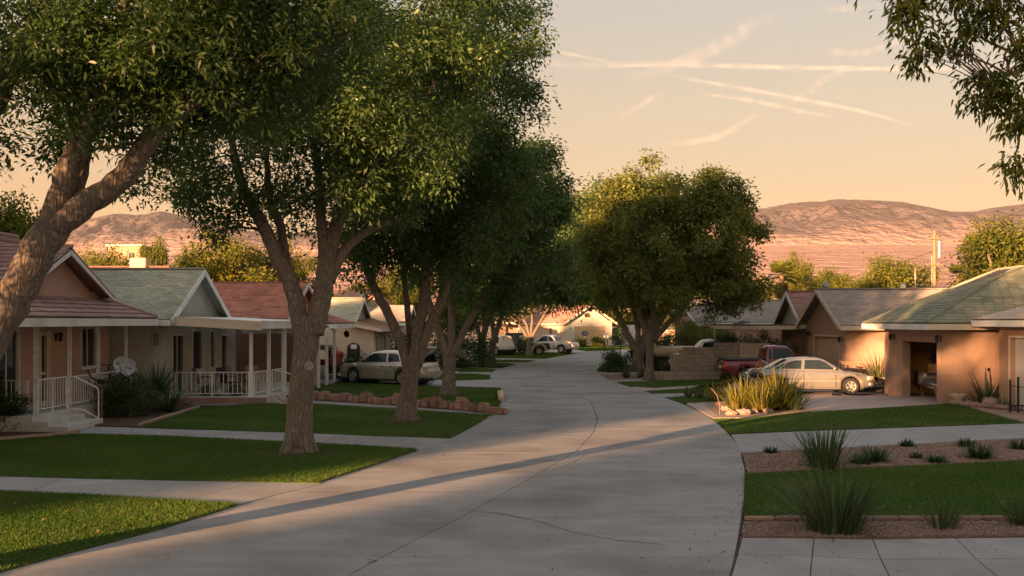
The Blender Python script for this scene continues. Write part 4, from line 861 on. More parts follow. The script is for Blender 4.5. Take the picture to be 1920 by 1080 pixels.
for s_ in (-1,1): b = MB(); b.plate([(-13.1,93.6,5.35),(-13.1+s_*2.3,93.6,3.3),(-13.1+s_*2.3,102.4,3.3),(-13.1,102.4,5.35)][::s_], .12); b.obj('roof', M['red_tile'], h7)
b = MB(); b.plate([(-15,93.9,3.3),(-11.2,93.9,3.3),(-13.1,93.9,5.2)], .1); b.obj('gable_wall', M['tan_car'], h7)
h8 = thing('house', 'house whose red tile ridge catches sun above the green shingle roof', 'house', (-30,62,0)); gable(h8, -21.5, -42, 57, 66, 3.4, 6.15, M['red_tile'], M['salmon'], .26, .34, th=.03, name='tile'); Wall((-40,57.4),(-21.7,57.4),0,3.4).build(h8, M['salmon']); Wall((-21.5,57.4),(-21.5,65.6),0,3.4).build(h8, M['salmon'])
D = 63; p = px3(278,488,D); c = thing('rooftop_cooler', 'pale boxy evaporative cooler on the red tile ridge at left', 'cooler', (p.x,61.6,6.0)); b = MB(); b.box(p.x-.5,p.x+.5,61.2,62.1,6.0,6.72); b.obj('housing', M['tan_car'], c, bevel=.03)
for k in range(5): b = MB(); b.box(p.x-.42,p.x+.42,61.17,61.198,6.08+k*.12,6.15+k*.12); b.obj('louvre', M['tan_car'], c)
b = MB(); b.box(p.x-.4,p.x+.4,61.25,62.0,5.75,6.0); b.obj('stand', M['grey_metal'], c)
h9 = thing('building', 'sunlit pink flat-roofed building above the red ridge at left', 'building', (-34,92,0)); p0 = px3(208,470,90); b = MB(); b.box(-36.5,-33.6,90,97,0,9.6); b.obj('wall', M['peach'], h9); b = MB(); b.box(-36.7,-33.4,89.8,97.2,9.6,9.75); b.obj('parapet', M['trim_cream'], h9); b = MB(); b.box(-34.6,-34.2,89.9,89.98,8.2,9.0); b.obj('vent', M['dark_metal'], h9)
# ------------------------------------------------ house closing the street (turned, so its side wall shows too)
hF = thing('house', 'beige house with garage and red tile gable closing the view at the street bend', 'house', (6.3,115,0), math.radians(18))
PMk = PM.pop(hF.name)
RF = Matrix.Translation((6.3,115,0)) @ Matrix.Rotation(math.radians(18),4,'Z')
wF = Wall((0,0), (5.7,0), 0, 2.9); wF.build(hF, M['grey_stucco'], [(1.0,5.0,0,2.25)]); wF.garage_door(hF, 1.0, 5.0, 2.25, M['door_tan'], 4, 4)
wS = Wall((0,14), (0,.2), 0, 2.7); wS.build(hF, M['beige'], [(8,9.2,1,2.1)]); wS.window(hF, 8,9.2,1,2.1)
b = MB(); b.plate([(-.1,-.02,2.55),(5.8,-.02,2.55),(2.85,-.02,4.6)], .15); b.obj('gable_wall', M['grey_stucco'], hF)
wG = Wall((0,-.03),(5.7,-.03),0,5)
roof_cover(hF, (-.5,15,2.6), (-.5,-.4,2.6), (2.85,-.4,4.75), (2.85,15,4.75), .25, .36, .03, M['mauve_tile'], 'tile')
b = MB(); b.plate([(6.2,-.4,2.6),(6.2,15,2.6),(2.85,15,4.75),(2.85,-.4,4.75)], .06); b.obj('rear_slope', M['mauve_tile'], hF)
for x in (-.55,6.25): beam('barge_board', (x,-.43,2.5), (2.85,-.43,4.68), .05, .22, M['trim_cream'], hF)
beam('fascia', (-.53,-.4,2.48), (-.53,15,2.48), .04, .2, M['trim_cream'], hF)
b = MB(); wG.bar(b, 2.1,3.1,3.15,3.25,0,.06); n_ = 10
b.add([wG.pt(2.6+.42*math.cos(PI*k/n_), 3.55+.42*math.sin(PI*k/n_), .05) for k in range(n_+1)]+[wG.pt(2.18,3.25,.05), wG.pt(3.02,3.25,.05)], [tuple(list(range(n_+1))+[n_+1,n_+2])]); vt = b.obj('arched_vent', M['trim_cream'], hF)
b = MB(); b.add([wG.pt(2.6+.3*math.cos(PI*k/n_), 3.52+.32*math.sin(PI*k/n_), .06) for k in range(n_+1)]+[wG.pt(2.3,3.3,.06), wG.pt(2.9,3.3,.06)], [tuple(list(range(n_+1))+[n_+1,n_+2])]); b.obj('vent_opening', M['room'], vt)
# basketball stand, mailboxes, posts in front of it
t = thing('basketball_hoop', 'basketball stand with dark blue fan-shaped backboard before the far garage', 'basketball hoop', tuple(at(1097,112)))
D = 112; b = MB(); b.tube([at(1096,D,0),at(1096,D,1.0),at(1097,D,1.2)], .06, 8); b.obj('pole', M['trim'], t); b = MB(); c = at(1097,D-.1,1.45); b.add([c+V3((.42*math.cos(a),0,.35*math.sin(a)*(1 if math.sin(a) > 0 else .8))) for a in np.linspace(0,2*PI,17)[:-1]], [tuple(range(16))]); b.add([c+V3((.42*math.cos(a),.04,.35*math.sin(a)*(1 if math.sin(a) > 0 else .8))) for a in np.linspace(0,2*PI,17)[:-1]], [tuple(reversed(range(16)))]); b.obj('backboard', M['bluep'], t); b = MB(); b.lathe([(.2,0),(.22,.015),(.2,.03)], c+V3((0,-.25,-.12)), 12); b.obj('rim', M['orange'], t); b = MB(); b.box(c.x-.4,c.x+.4,D-.1,D+.5,0,.12); b.obj('base', M['blackp'], t)
for px, lab in ((1133,'left one of two dark mailboxes on posts before the far garage'),(1139,'right one of two dark mailboxes on posts before the far garage')):
    D = 108; t = thing('mailbox', lab, 'mailbox', tuple(at(px,D)), 0, 'mailboxes before the far garage'); q = at(px,D); b = MB(); b.box(q.x-.06,q.x+.06,D-.06,D+.06,0,1.05); b.obj('post', M['wood'], t); b = MB(); b.box(q.x-.15,q.x+.15,D-.25,D+.25,1.05,1.25); b.tube([(q.x,D-.25,1.25),(q.x,D+.25,1.25)], .15, 10); b.obj('box', M['bluep'], t); b = MB(); b.box(q.x-.10,q.x+.10,D-.28,D-.255,1.08,1.3); b.obj('door', M['grey_metal'], t)
q = G(1163,672); b = MB(); b.tube([q, q+V3((0,0,1.0))], .035, 8); b.lathe([(.05,1.0),(.05,1.05),(0,1.07)], q, 8); tag(b.obj('bollard', M['dark_metal']), 'thin black post standing at the inside of the road bend', 'post')
w_ = thing('garden_wall', 'white garden wall behind the right pair of trunks', 'wall', tuple(at(1185,125))); b = MB(); b.box(at(1166,122).x,at(1196,122).x,122,122.3,0,2.4); b.obj('panel', M['white_plastic'], w_)
w_ = thing('garden_wall', 'low pink stucco wall seen between the right trunks and the bright bush', 'wall', tuple(at(1250,110))); b = MB(); b.box(at(1228,112).x,at(1300,112).x,112,112.3,0,1.9); b.obj('panel', M['peach'], w_)
w_ = thing('boat', 'covered tan boat hull on a trailer left of the white truck cab', 'boat', tuple(at(1262,58))); D = 57
b = MB(); prof_ = [(-1.3,.15),(-.9,.42),(0,.55),(.9,.55),(1.25,.5)]; V_ = []
for x, hw in prof_:
    c = at(1262,D).x+x; V_ += [(c,D-hw*1.3,1.25),(c,D-hw,.85),(c,D,.7),(c,D+hw,.85),(c,D+hw*1.3,1.25),(c,D,1.42)]
b.add(V_, [(6*i+k, 6*i+(k+1)%6, 6*i+6+(k+1)%6, 6*i+6+k) for i in range(4) for k in range(6)]+[(5,4,3,2,1,0),tuple(24+k for k in range(6))]); b.obj('hull', M['tan_car'], w_, smooth=True)
b = MB(); [b.lathe([(.12,-.08),(.28,-.08),(.28,.08),(.12,.08)], (at(1262,D).x+.3,D+s_*.75,.28), 14, 'Y') for s_ in (-1,1)]; b.bar((at(1262,D).x-1.2,D,.5),(at(1262,D).x+1.2,D,.5),.1); b.bar((at(1262,D).x+.3,D-.75,.3),(at(1262,D).x+.3,D+.75,.3),.08); b.bar((at(1262,D).x+.3,D,.4),(at(1262,D).x+.3,D,.75),.3); b.obj('trailer', M['dark_metal'], w_)
# ------------------------------------------------ right side
# R3: rightmost garage
h13 = thing('house', 'rightmost peach house with pale tiled hip roof and white panelled garage door', 'house', (16.2,31,0))
W13 = Wall((16.1,32.9), (16.1,26), 0, 2.75); g0 = 1.05; W13.build(h13, M['peach'], [(.72,5.2,0,2.28)]); W13.garage_door(h13, .72, 5.2, 2.28, M['door_white'], 4, 5, inset=.16)
b = MB(); b.box(16.12,24,32.7,32.9,0,2.75); b.obj('wall', M['peach'], h13)
roof_cover(h13, (15.45,33.4,2.86), (15.45,25,2.86), (19.6,27.2,4.35), (19.6,29.2,4.35), .26, .40, .03, M['white_shingle'], 'tile')
roof_cover(h13, (25,33.4,2.86), (15.45,33.4,2.86), (19.6,29.2,4.35), (25,29.2,4.35), .26, .40, .03, M['white_shingle'], 'tile')
beam('fascia', (15.43,33.42,2.74), (15.43,25,2.74), .04, .20, M['trim'], h13); beam('fascia', (15.45,33.42,2.74), (25,33.42,2.74), .04, .20, M['trim'], h13)
b = MB(); b.box(15.46,16.08,25,33.38,2.66,2.69); b.obj('soffit', M['trim'], h13)
# R2: open garage, green hip roof
h12 = thing('house', 'peach house with green hip roof and an open cluttered garage on the right', 'house', (14.6,36,0))
W12 = Wall((14.55,38.9), (14.55,34.05), 0, 2.62); gx0, gx1 = 1867*14.55/730, 1867*14.55/797; s12 = lambda y: 38.9-y
o12 = (s12(1867*14.55/(1691-960)), s12(1867*14.55/(1757-960)), 0, 2.08); W12.build(h12, M['peach'], [o12], )
W12b = Wall((14.75,34.05), (22,34.05), 0, 2.62); W12b.build(h12, M['peach'])
b = MB()
for y_ in (o12[0], o12[1]): pass
W12.bar(b, o12[0]+.001, o12[0]+.05, .005, 2.075, -.30, -.01); b.obj('door_frame', M['peach'], h12); b = MB(); W12.bar(b, o12[1]-.05, o12[1]-.001, .005, 2.075, -.30, -.01); b.obj('door_frame', M['peach'], h12)
# garage room
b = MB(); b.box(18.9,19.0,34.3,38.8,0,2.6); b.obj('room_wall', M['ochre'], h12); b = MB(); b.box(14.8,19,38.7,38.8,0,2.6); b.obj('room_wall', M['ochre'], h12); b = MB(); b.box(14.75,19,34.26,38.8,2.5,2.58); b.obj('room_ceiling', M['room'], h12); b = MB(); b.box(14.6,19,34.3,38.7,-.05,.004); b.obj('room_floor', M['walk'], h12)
e0, ze = 13.95, 2.74
roof_cover(h12, (e0,39.6,ze), (e0,33.5,ze), (17.6,36.0,4.40), (17.6,37.0,4.40), .24, .36, .022, M['sun_dimmed_green'])
roof_cover(h12, (e0,33.5,ze), (30,33.5,ze), (30,37.6,5.2), (18.4,36.6,4.75), .24, .36, .022, M['sun_dimmed_green'])
roof_cover(h12, (e0,39.6,ze), (17.6,37.0,4.40), (30,45,6.2), (22,45,5.2), .24, .36, .022, M['sun_dimmed_green'])
b = MB(); b.tube([(e0,33.5,ze+.05),(17.7,36.05,4.47),(19,36.7,4.85)], .05, 5); b.obj('hip_cap', M['sun_dimmed_green'], h12)
beam('fascia', (e0-.02,39.6,ze-.12), (e0-.02,33.48,ze-.12), .04, .20, M['trim'], h12); beam('fascia', (e0,33.47,ze-.12), (24,33.47,ze-.12), .04, .20, M['trim_cream'], h12)
b = MB(); b.box(e0,14.53,33.5,39.5,ze-.22,ze-.19); b.obj('soffit', M['trim'], h12)
coach_lamp(W12, s12(1867*14.55/(1764-960))+.05, 2.22, 'black lantern right of the open garage'); coach_lamp(W12, s12(1867*14.55/(1677-960)), 2.22, 'black lantern left of the open garage')
# R1: long grey roof, sunlit wall
h11 = thing('house', 'sunlit peach house with long grey shingle roof and closed tan garage door', 'house', (14.6,47,0))
gable(h11, 14.75, 34, 43.4, 50.2, 2.62, 4.30, M['grey_shingle'], M['peach'], .19, .34, sgn=-1, barge=M['trim_cream'], oh=.45)
W11 = Wall((14.75,49.8), (14.75,44.0), 0, 2.62); o11 = (1.2,4.9,0,2.1); W11.build(h11, M['peach'], [o11]); W11.garage_door(h11, 1.2, 4.9, 2.1, M['door_tan'], 4, 4, frame='trim_cream')
W11b = Wall((14.95,44.0), (30,44.0), 0, 2.62); W11b.build(h11, M['peach'])
coach_lamp(W11, .7, 2.2, 'lantern on the left of the tan garage door', 'dark_metal'); coach_lamp(W11, 5.35, 2.0, 'lantern on the right of the tan garage door', 'dark_metal')
# roof furniture
def rp(px, py, y): return px3(px, py, y)
t = thing('roof_vent', 'metal turbine vent on the ridge of the long grey roof', 'vent', tuple(rp(1548,548,46.8))); q = rp(1548,549,46.8); b = MB(); b.tube([q-V3((0,0,.2)), q+V3((0,0,.22))], .09, 8); b.obj('pipe', M['grey_metal'], t); b = MB(); b.lathe([(.10,.2),(.16,.28),(.16,.42),(.08,.5),(0,.51)], q, 12); b.obj('head', M['grey_metal'], t)
t = thing('roof_box', 'small white box on a stalk on the long grey roof', 'box', tuple(rp(1693,548,46.8))); q = rp(1693,549,46.8); b = MB(); b.tube([q-V3((0,0,.2)), q+V3((0,0,.25))], .03, 6); b.obj('stalk', M['grey_metal'], t); b = MB(); b.box(q.x-.09,q.x+.09,46.7,46.9,q.z+.2,q.z+.42); b.obj('case', M['trim'], t)
t = thing('roof_mast', 'thin pale service mast on the ridge of the long grey roof', 'mast', tuple(rp(1716,548,47))); q = rp(1716,550,47); b = MB(); b.tube([q-V3((0,0,.3)), q+V3((0,0,1.15))], .035, 7); b.obj('mast', M['trim_cream'], t); b = MB(); b.bar(q+V3((-.10,0,.42)), q+V3((.10,0,.42)), .04); b.obj('bracket', M['grey_metal'], t); mast = q+V3((0,0,.42))
# R0: grey gable with red roof, and its carport
h10 = thing('house', 'grey gabled house with dark red roof left of the sunlit peach house', 'house', (14.7,53,0))
gable(h10, 14.9, 32, 49.9, 55.3, 2.65, 4.36, M['mauve_tile'], M['pale_gable'], .24, .34, th=.03, sgn=-1, name='tile', oh=.42); Wall((14.9,55.0),(14.9,50.3),0,2.65).build(h10, M['peach'])
b = MB(); b.box(11.3,14.9,50.2,56.5,2.52,2.66); b.obj('carport_roof', M['underlay'], h10); beam('fascia', (11.3,50.17,2.50), (14.6,50.17,2.50), .04, .18, M['trim_cream'], h10); beam('fascia', (11.28,50.2,2.50), (11.28,56.5,2.50), .04, .18, M['trim_cream'], h10)
for x, y in ((11.45,50.4),(11.45,56.2)): b = MB(); b.box(x-.06,x+.06,y-.06,y+.06,0,2.5); b.obj('carport_post', M['trim'], h10)
hG = thing('house', 'wide low grey roofed house behind the hedge with damaged shingles', 'house', (17,78,0)); gable(hG, 12.7, 36, 66, 78, 2.7, 4.3, M['grey_shingle'], M['peach'], .22, .36, sgn=-1, oh=.5); Wall((12.7,77.6),(12.7,66.4),0,2.7).build(hG, M['peach']); Wall((12.9,66.4),(36,66.4),0,2.7).build(hG, M['peach'])
for k, (px,py) in enumerate([(1366,612),(1372,608),(1380,610),(1360,614)]): q = rp(px,py,65.8); b = MB(); b.plate([q, q+V3((.9,.1,.28)), q+V3((1.0,.5,.30)), q+V3((.1,.4,.05))], .04); b.obj('loose_shingle', M['underlay'], hG)
h14 = thing('house', 'distant grey low roof at the foot of the utility pole', 'house', (29,66,0)); gable(h14, 26.4, 44, 62, 70, 3.2, 5.0, M['grey_shingle'], M['peach'], .24, .4, sgn=-1); Wall((26.4,69.6),(26.4,62.4),0,3.2).build(h14, M['peach']); Wall((26.6,62.4),(44,62.4),0,3.2).build(h14, M['peach'])
# utility pole and wires
D = 78; t = thing('utility_pole', 'sunlit wooden utility pole with pale transformers above the right roofs', 'utility pole', tuple(at(1752,D))); q = at(1752,D); zt = H+(HY-432)/F*D
b = MB(); b.tube([q+V3((0,0,-.1)), q+V3((0,0,zt*.5)), q+V3((0,0,zt))], [.15,.13,.105], 10); b.obj('pole', M['pole'], t, smooth=True)
for py, l in ((447,.55),(496,.75)): z = H+(HY-py)/F*D; b = MB(); b.bar(q+V3((-l,-.2,z)), q+V3((l*.8,-.2,z)), .10, .12); b.obj('crossarm', M['wood'], t); b = MB(); [b.lathe([(.05,0),(.07,.05),(.04,.12),(0,.14)], q+V3((s_*l*.8,-.2,z+.06)), 8) for s_ in (-1,.8)]; b.obj('insulator', M['dark_metal'], t)
for py in (460,472): z = H+(HY-py)/F*D; b = MB(); b.lathe([(0,-.38),(.14,-.36),(.15,-.3),(.15,.3),(.12,.36),(0,.40)], q+V3((.34,-.12,z-.15 if py > 465 else z)), 12); b.obj('transformer', M['grey_metal'], t, smooth=True)
b = MB(); b.tube([q+V3((-.22,-.05,z_)) for z_ in (0,3,6,zt-2)], .03, 5); b.obj('conduit', M['grey_metal'], t)
def wire(a, c, sag, label, r=.022):
    P_ = [Vector(a).lerp(Vector(c), k/10)-V3((0,0,sag*4*(k/10)*(1-k/10))) for k in range(11)]; b = MB(); b.tube(P_, r, 4); tag(b.obj('power_line', M['dark_metal']), label, 'cable', 'cables from the utility pole')
zz = lambda py: H+(HY-py)/F*D
wire(q+V3((-.5,-.2,zz(496))), mast, .7, 'cable from the utility pole down to the roof mast')
wire(q+V3((-.3,-.2,zz(540))), mast+V3((0,0,-.1)), .4, 'lower cable from the utility pole to the roof mast')
wire(mast, rp(1560,546,70), .5, 'cable running left from the roof mast over the trees'); wire(mast+V3((0,0,.05)), rp(1600,538,80), .5, 'upper cable running left from the roof mast')
wire(q+V3((.5,-.2,zz(496))), px3(1990,525,84), .8, 'cable from the utility pole to the right into the trees'); wire(q+V3((0,-.2,zz(470))), px3(1400,540,150), 1.2, 'high cable from the utility pole towards the far left')
# block walls on the right
def block_wall(name, label, p0, p1, h, m, bl=.40, bh=.2, t_=.16, step=None):
    p0, p1 = Vector((*p0,0)), Vector((*p1,0)); L_ = (p1-p0).length; d = (p1-p0).normalized(); w_ = Wall(p0[:2], p1[:2], 0, h, t_); t = thing(name, label, 'wall', tuple(p0), 0, 'block walls on the right')
    k = 0; z = 0; core = MB(); w_.bar(core, .62 if step else .02, L_-.02, -.05, h-.03, -t_+.012, -.012); (w_.bar(core, .02, .618, -.05, .98, -t_+.012, -.012) if step else None); core.obj('mortar', M['joint'] if m is M['block'] else M['wood'], t)
    while z < h-.02:
        x = -(bl/2 if k % 2 else 0)
        while x < L_:
            x0, x1 = max(0,x)+.006, min(L_,x+bl)-.006; x += bl
            if x1-x0 < .06 or (step and z > step(x0)): continue
            b = MB(); w_.bar(b, x0, x1, z+.005, min(h,z+bh)-.006, -t_, random.uniform(-.004,.006)); b.obj('block', m, t)
        z += bh; k += 1
    return t
block_wall('block_wall', 'grey cinder block wall in front of the white truck cab', at(1257,49.0)[:2], at(1338,48.6)[:2], 1.55, M['block'], step=lambda x: 1.0+x*1.1)
block_wall('block_wall', 'taller grey block wall panel joining the tan one', at(1339,49.6)[:2], at(1385,49.6)[:2], 1.75, M['block'])
block_wall('block_wall', 'pale tan block wall panel left of the maroon pickup cab', at(1386,49.7)[:2], at(1444,49.7)[:2], 1.72, M['block_tan'])
block_wall('retaining_wall', 'low retaining wall of blocks behind the right verge lawn', at(1226,47.6)[:2], at(1352,47.6)[:2], .42, M['block'], bl=.45, bh=.21)
# ================================================================ VEGETATION
def leaves(C, per, spread, L, W, tone0=.45, tspread=.18, droop=.35, six=False, rng=RNG, flat=.75, upn=.9):
    """C: (n,3) clump centres -> leaf quads"""
    n = len(C); N_ = n*per
    ct = np.repeat(rng.normal(tone0, tspread, n), per)
    off = rng.normal(0, 1, (N_,3))*spread*np.array([1,1,flat]); base = np.repeat(C, per, 0)+off
    d = off/np.maximum(np.linalg.norm(off, axis=1, keepdims=True), 1e-6)*.7+rng.normal(0,.55,(N_,3))*np.array([1,1,.6])+np.array([0,0,-droop])
    d /= np.linalg.norm(d, axis=1, keepdims=True)
    u = np.cross(d, rng.normal(0,.62,(N_,3))+np.array([0,0,upn])); u /= np.maximum(np.linalg.norm(u, axis=1, keepdims=True), 1e-6)
    nn = np.cross(u, d); l = L*rng.uniform(.6,1.3,(N_,1)); w_ = W*rng.uniform(.7,1.25,(N_,1))/2
    tip = base+d*l+np.array([0,0,-1])*l*.12
    if not six:
        mid = base+d*l*.45+nn*w_*.35
        co = np.stack([base, mid+u*w_, tip, mid-u*w_], 1); k = 4
    else:
        m1 = base+d*l*.3+nn*w_*.3; m2 = base+d*l*.65+nn*w_*.25
        co = np.stack([base, m1+u*w_, m2+u*w_*.8, tip, m2-u*w_*.8, m1-u*w_], 1); k = 6
    t = np.clip(ct+rng.normal(0,.12,N_), 0, 1)
    fc = np.arange(N_*k).reshape(N_, k)
    return co.reshape(-1,3), fc, np.repeat(t, k)
def lobe_pts(lobes, n, shell=.5, rng=RNG, spray=8, fill=.22, slen=.34):
    """clump centres: most sit along short drooping sprays that stick out of the lobes, the rest fill the inside"""
    vol = np.array([l[3]*l[4]*l[5] for l in lobes])**.75; out = []
    for l, v in zip(lobes, vol/vol.sum()):
        k = max(3, int(n*v*(l[6] if len(l) > 6 else 1))); R = np.array(l[3:6]); c = np.array(l[:3]); rm = R.min()
        kf = int(k*fill); d = rng.normal(0,1,(kf,3)); d /= np.maximum(np.linalg.norm(d, axis=1, keepdims=True), 1e-6)
        out.append(c+d*R*rng.random((kf,1))**.45*.85)
        ks = max(2, (k-kf)//spray); d = rng.normal(0,1,(ks,3)); d /= np.linalg.norm(d, axis=1, keepdims=True)
        p0 = c+d*R*(shell+(.92-shell)*rng.random((ks,1))**.6)
        dr = d*1.0+rng.normal(0,.45,(ks,3))+np.array([0,0,.12]); dr /= np.linalg.norm(dr, axis=1, keepdims=True)
        ln = rm*slen*rng.uniform(.5,1.5,(ks,1))+.12
        for q in range(spray):
            t = (q+rng.random((ks,1)))/spray; side = rng.normal(0,1,(ks,3))*ln*.20*(1-.6*t)
            out.append(p0+dr*ln*t+side-np.array([0,0,1])*ln*.42*t*t)
    return np.concatenate(out)
def wob_path(pts, n=5, j=.04):
    P = []
    m = len(pts)
    for i in range(m-1):
        p0 = pts[max(i-1,0)]; p1 = pts[i]; p2 = pts[i+1]; p3 = pts[min(i+2,m-1)]
        for t in np.linspace(0,1,n,endpoint=False):
            q = .5*((2*p1)+(p2-p0)*t+(2*p0-5*p1+4*p2-p3)*t*t+(3*p1-p0-3*p2+p3)*t**3); P.append(q+Vector((random.uniform(-j,j),random.uniform(-j,j),random.uniform(-j,j)))*(1 if 0 < t else .3))
    P.append(pts[-1]); return P
def tree(name, label, base, limbs, lobes, nclump, per, spread, L, W, leafm, group=None, cat='tree', shell=.45, flare=True, twig=5, six=False, seed=1, tone0=.45, n=10, droop=.18, local=False, tspread=.18, cull=None, rs=1.0, upn=.9):
    random.seed(seed); rng = np.random.default_rng(seed)
    t = thing(name, label, cat, (0,0,0) if local else tuple(base), 0, group)
    tb = MB(); nodes = []; limbs = [(p, [q*rs for q in r]) for p, r in limbs]
    for pts, rad in limbs:
        pts = [Vector(p) for p in pts]; P = wob_path(pts, 5, .02); r = np.interp(np.linspace(0,1,len(P)), np.linspace(0,1,len(rad)), rad)
        tb.tube(P, list(r), n, wob=.05); nodes += [(p, rr) for p, rr in zip(P, r)][3:]
    if flare:                     # root flare
        p0 = Vector(limbs[0][0][0]); r0 = limbs[0][1][0]
        for k in range(7):
            a = 2*PI*k/7+random.uniform(-.3,.3); d = Vector((math.cos(a), math.sin(a), 0))
            tb.tube([p0+d*r0*.5+Vector((0,0,.55)), p0+d*r0*.72+Vector((0,0,.2)), p0+d*r0*1.0+Vector((0,0,.05)), p0+d*r0*1.35+Vector((0,0,-.06))], [r0*.30, r0*.33, r0*.27, r0*.12], 8)
    C = lobe_pts(lobes, nclump, shell, rng)
    C = C[C[:,2] > base[2]+.4]
    if cull is not None: C = C[~cull(C)]
    NP = np.array([tuple(p) for p, _ in nodes]); NR = np.array([r for _, r in nodes])
    # boughs: a tenth of the clumps get a bent branch from the nearest lower limb node; twigs hang off those
    k1 = C[rng.permutation(len(C))[:max(6, len(C)//twig)]]
    for i, c in enumerate(k1):
        dd = NP-c; dist = np.linalg.norm(dd, axis=1)+np.maximum(dd[:,2], 0)*2.5
        j = int(dist.argmin()); p = Vector(NP[j]); q = Vector(c); ln = (q-p).length
        if ln < .15 or ln > 4.5: continue
        mid = p.lerp(q, .5)+Vector((random.uniform(-.12,.12), random.uniform(-.12,.12), ln*.10))*1
        r = min(NR[j]*.6, .012+.012*ln); m1 = p.lerp(mid,.5)+Vector((0,0,ln*.03)); m2 = mid.lerp(q,.5)
        tb.tube([p, m1, mid, m2, q], [r, r*.85, r*.65, r*.45, r*.2], 5 if r > .03 else 4, cap=False)
        if i % 3 == 0: NP = np.vstack([NP, tuple(mid), tuple(m2)]); NR = np.append(NR, [r*.65, r*.45])
    tb.obj('trunk', M['bark'], t, smooth=True)
    co, fc, tn = leaves(C, per, spread, L, W, tone0, tspread, droop, six, rng, upn=upn)
    link('crown', np_mesh('crown', co, fc, tn), leafm, t)
    return t
def lb(px, py, D, rx, rz, ry, dens=1):
    p = px3(px, py, D); s = D/F; return (p.x, p.y, p.z, rx*s, ry, rz*s, dens)
def path(D, *pts):
    return [px3(p[0], p[1], D+(p[2] if len(p) > 2 else 0)) for p in pts]
# ---- leaning tree, front left
b0 = G(-118, 1078); D = b0.y
tree('ash_tree', 'leaning ash with rough thick trunk crossing the left edge before the red roofed porch', b0,
     [(path(D,(-118,1080),(-104,870),(-55,690),(5,587),(55,502),(100,425)), [.46,.40,.35,.31,.28,.28]),
      (path(D,(92,440),(112,370),(128,320),(152,260),(188,200),(222,110),(232,20),(240,-120)), [.22,.20,.19,.17,.14,.12,.10,.05]),
      (path(D,(100,430),(135,355,.3),(155,270,.5),(150,190,.8),(170,60,1)), [.20,.20,.16,.12,.07]),
      (path(D,(88,440),(150,392),(235,328),(285,255),(350,200),(420,155),(490,132),(620,90)), [.20,.22,.185,.16,.135,.12,.095,.04]),
      (path(D,(-110,760,.1),(-120,520,.3),(-75,340,.3),(-28,235,.3),(5,170,.3),(32,100,.3),(78,38,.3),(100,-60,.3)), [.24,.22,.19,.17,.16,.15,.13,.08])],
     [lb(60,70,D,150,80,1.3), lb(240,140,D,150,100,1.4), lb(380,70,D,170,110,1.7,1.3), lb(330,170,D+.6,120,60,1.0), lb(70,205,D+.4,90,70,.8,.5), lb(40,290,D+.3,90,40,.5,.4),
      lb(560,60,D+.6,180,90,1.8,1.2), lb(480,170,D+.9,120,60,1.2), lb(200,245,D+.5,80,50,.8,.6), lb(180,-230,D,620,190,3.0,.55), lb(300,290,D+1,60,45,.6,.5), (-8.2,6.9,5.2,1.2,1.5,1.6,.8)],  # last lobe is added out of view to dapple the trunk with shade
     4800, 30, .12, .085, .030, M['leaf_fg'], 'street ashes in the left row', six=True, seed=11, n=16, twig=4, rs=.67)
# ---- the left row
b1 = G(560, 849); D = b1.y
tree('ash_tree', 'large forked ash on the left lawn with a pale ring mark on its trunk', b1,
     [(path(D,(560,849),(561,815),(565,740),(571,665),(579,592)), [.47,.40,.36,.345,.40]),
      (path(D,(566,628),(556,572),(540,518),(512,462),(482,402),(455,350),(438,285),(425,210)), [.26,.25,.235,.21,.175,.15,.11,.05]),
      (path(D,(540,520),(533,470,.2),(522,415,.4),(505,360,.5),(500,270,.8)), [.14,.135,.13,.12,.05]),
      (path(D,(588,628),(601,570,.1),(611,510,.25),(622,455,.4),(640,400,.6),(668,340,.8),(722,298,1),(770,270,1)), [.30,.29,.27,.24,.18,.145,.11,.05]),
      (path(D,(618,528,.2),(645,470,.5),(690,432,.9),(735,414,1.3),(762,404,1.6)), [.17,.16,.13,.09,.03]),
      (path(D,(606,560,.2),(607,480,.3),(601,390,.4),(596,300,.5),(585,180,.6)), [.2,.18,.15,.12,.06]),
      (path(D,(640,402),(655,330,.5),(650,240,.9),(660,120,1)), [.15,.13,.1,.05])],
     [lb(470,240,D,190,150,3.2), lb(640,170,D,240,160,3.6,1.2), lb(390,365,D,110,70,1.8,.8), lb(330,330,D-.5,75,75,1.0,.6), lb(600,372,D+.6,130,70,2.4), lb(770,210,D,150,150,3.0), lb(720,360,D-.5,90,80,1.8,.9),
      lb(560,10,D,360,120,3.6), lb(450,440,D,90,40,1.0,.4), lb(560,-200,D,360,150,3.6,.5), lb(840,40,D+.5,120,110,2.6,.9), lb(650,440,D+1,70,45,1.2,.5), lb(752,385,D+.4,55,42,1.3,.9)],
     3300, 30, .17, .125, .052, M['leaf_fg'], 'street ashes in the left row', seed=12, n=16, twig=4, rs=.74, cull=lambda C: (C[:,0]*.7986-C[:,1]*.6018 > -17.2) & (C[:,2] < 5.0))
b2 = G(762, 790); D = b2.y
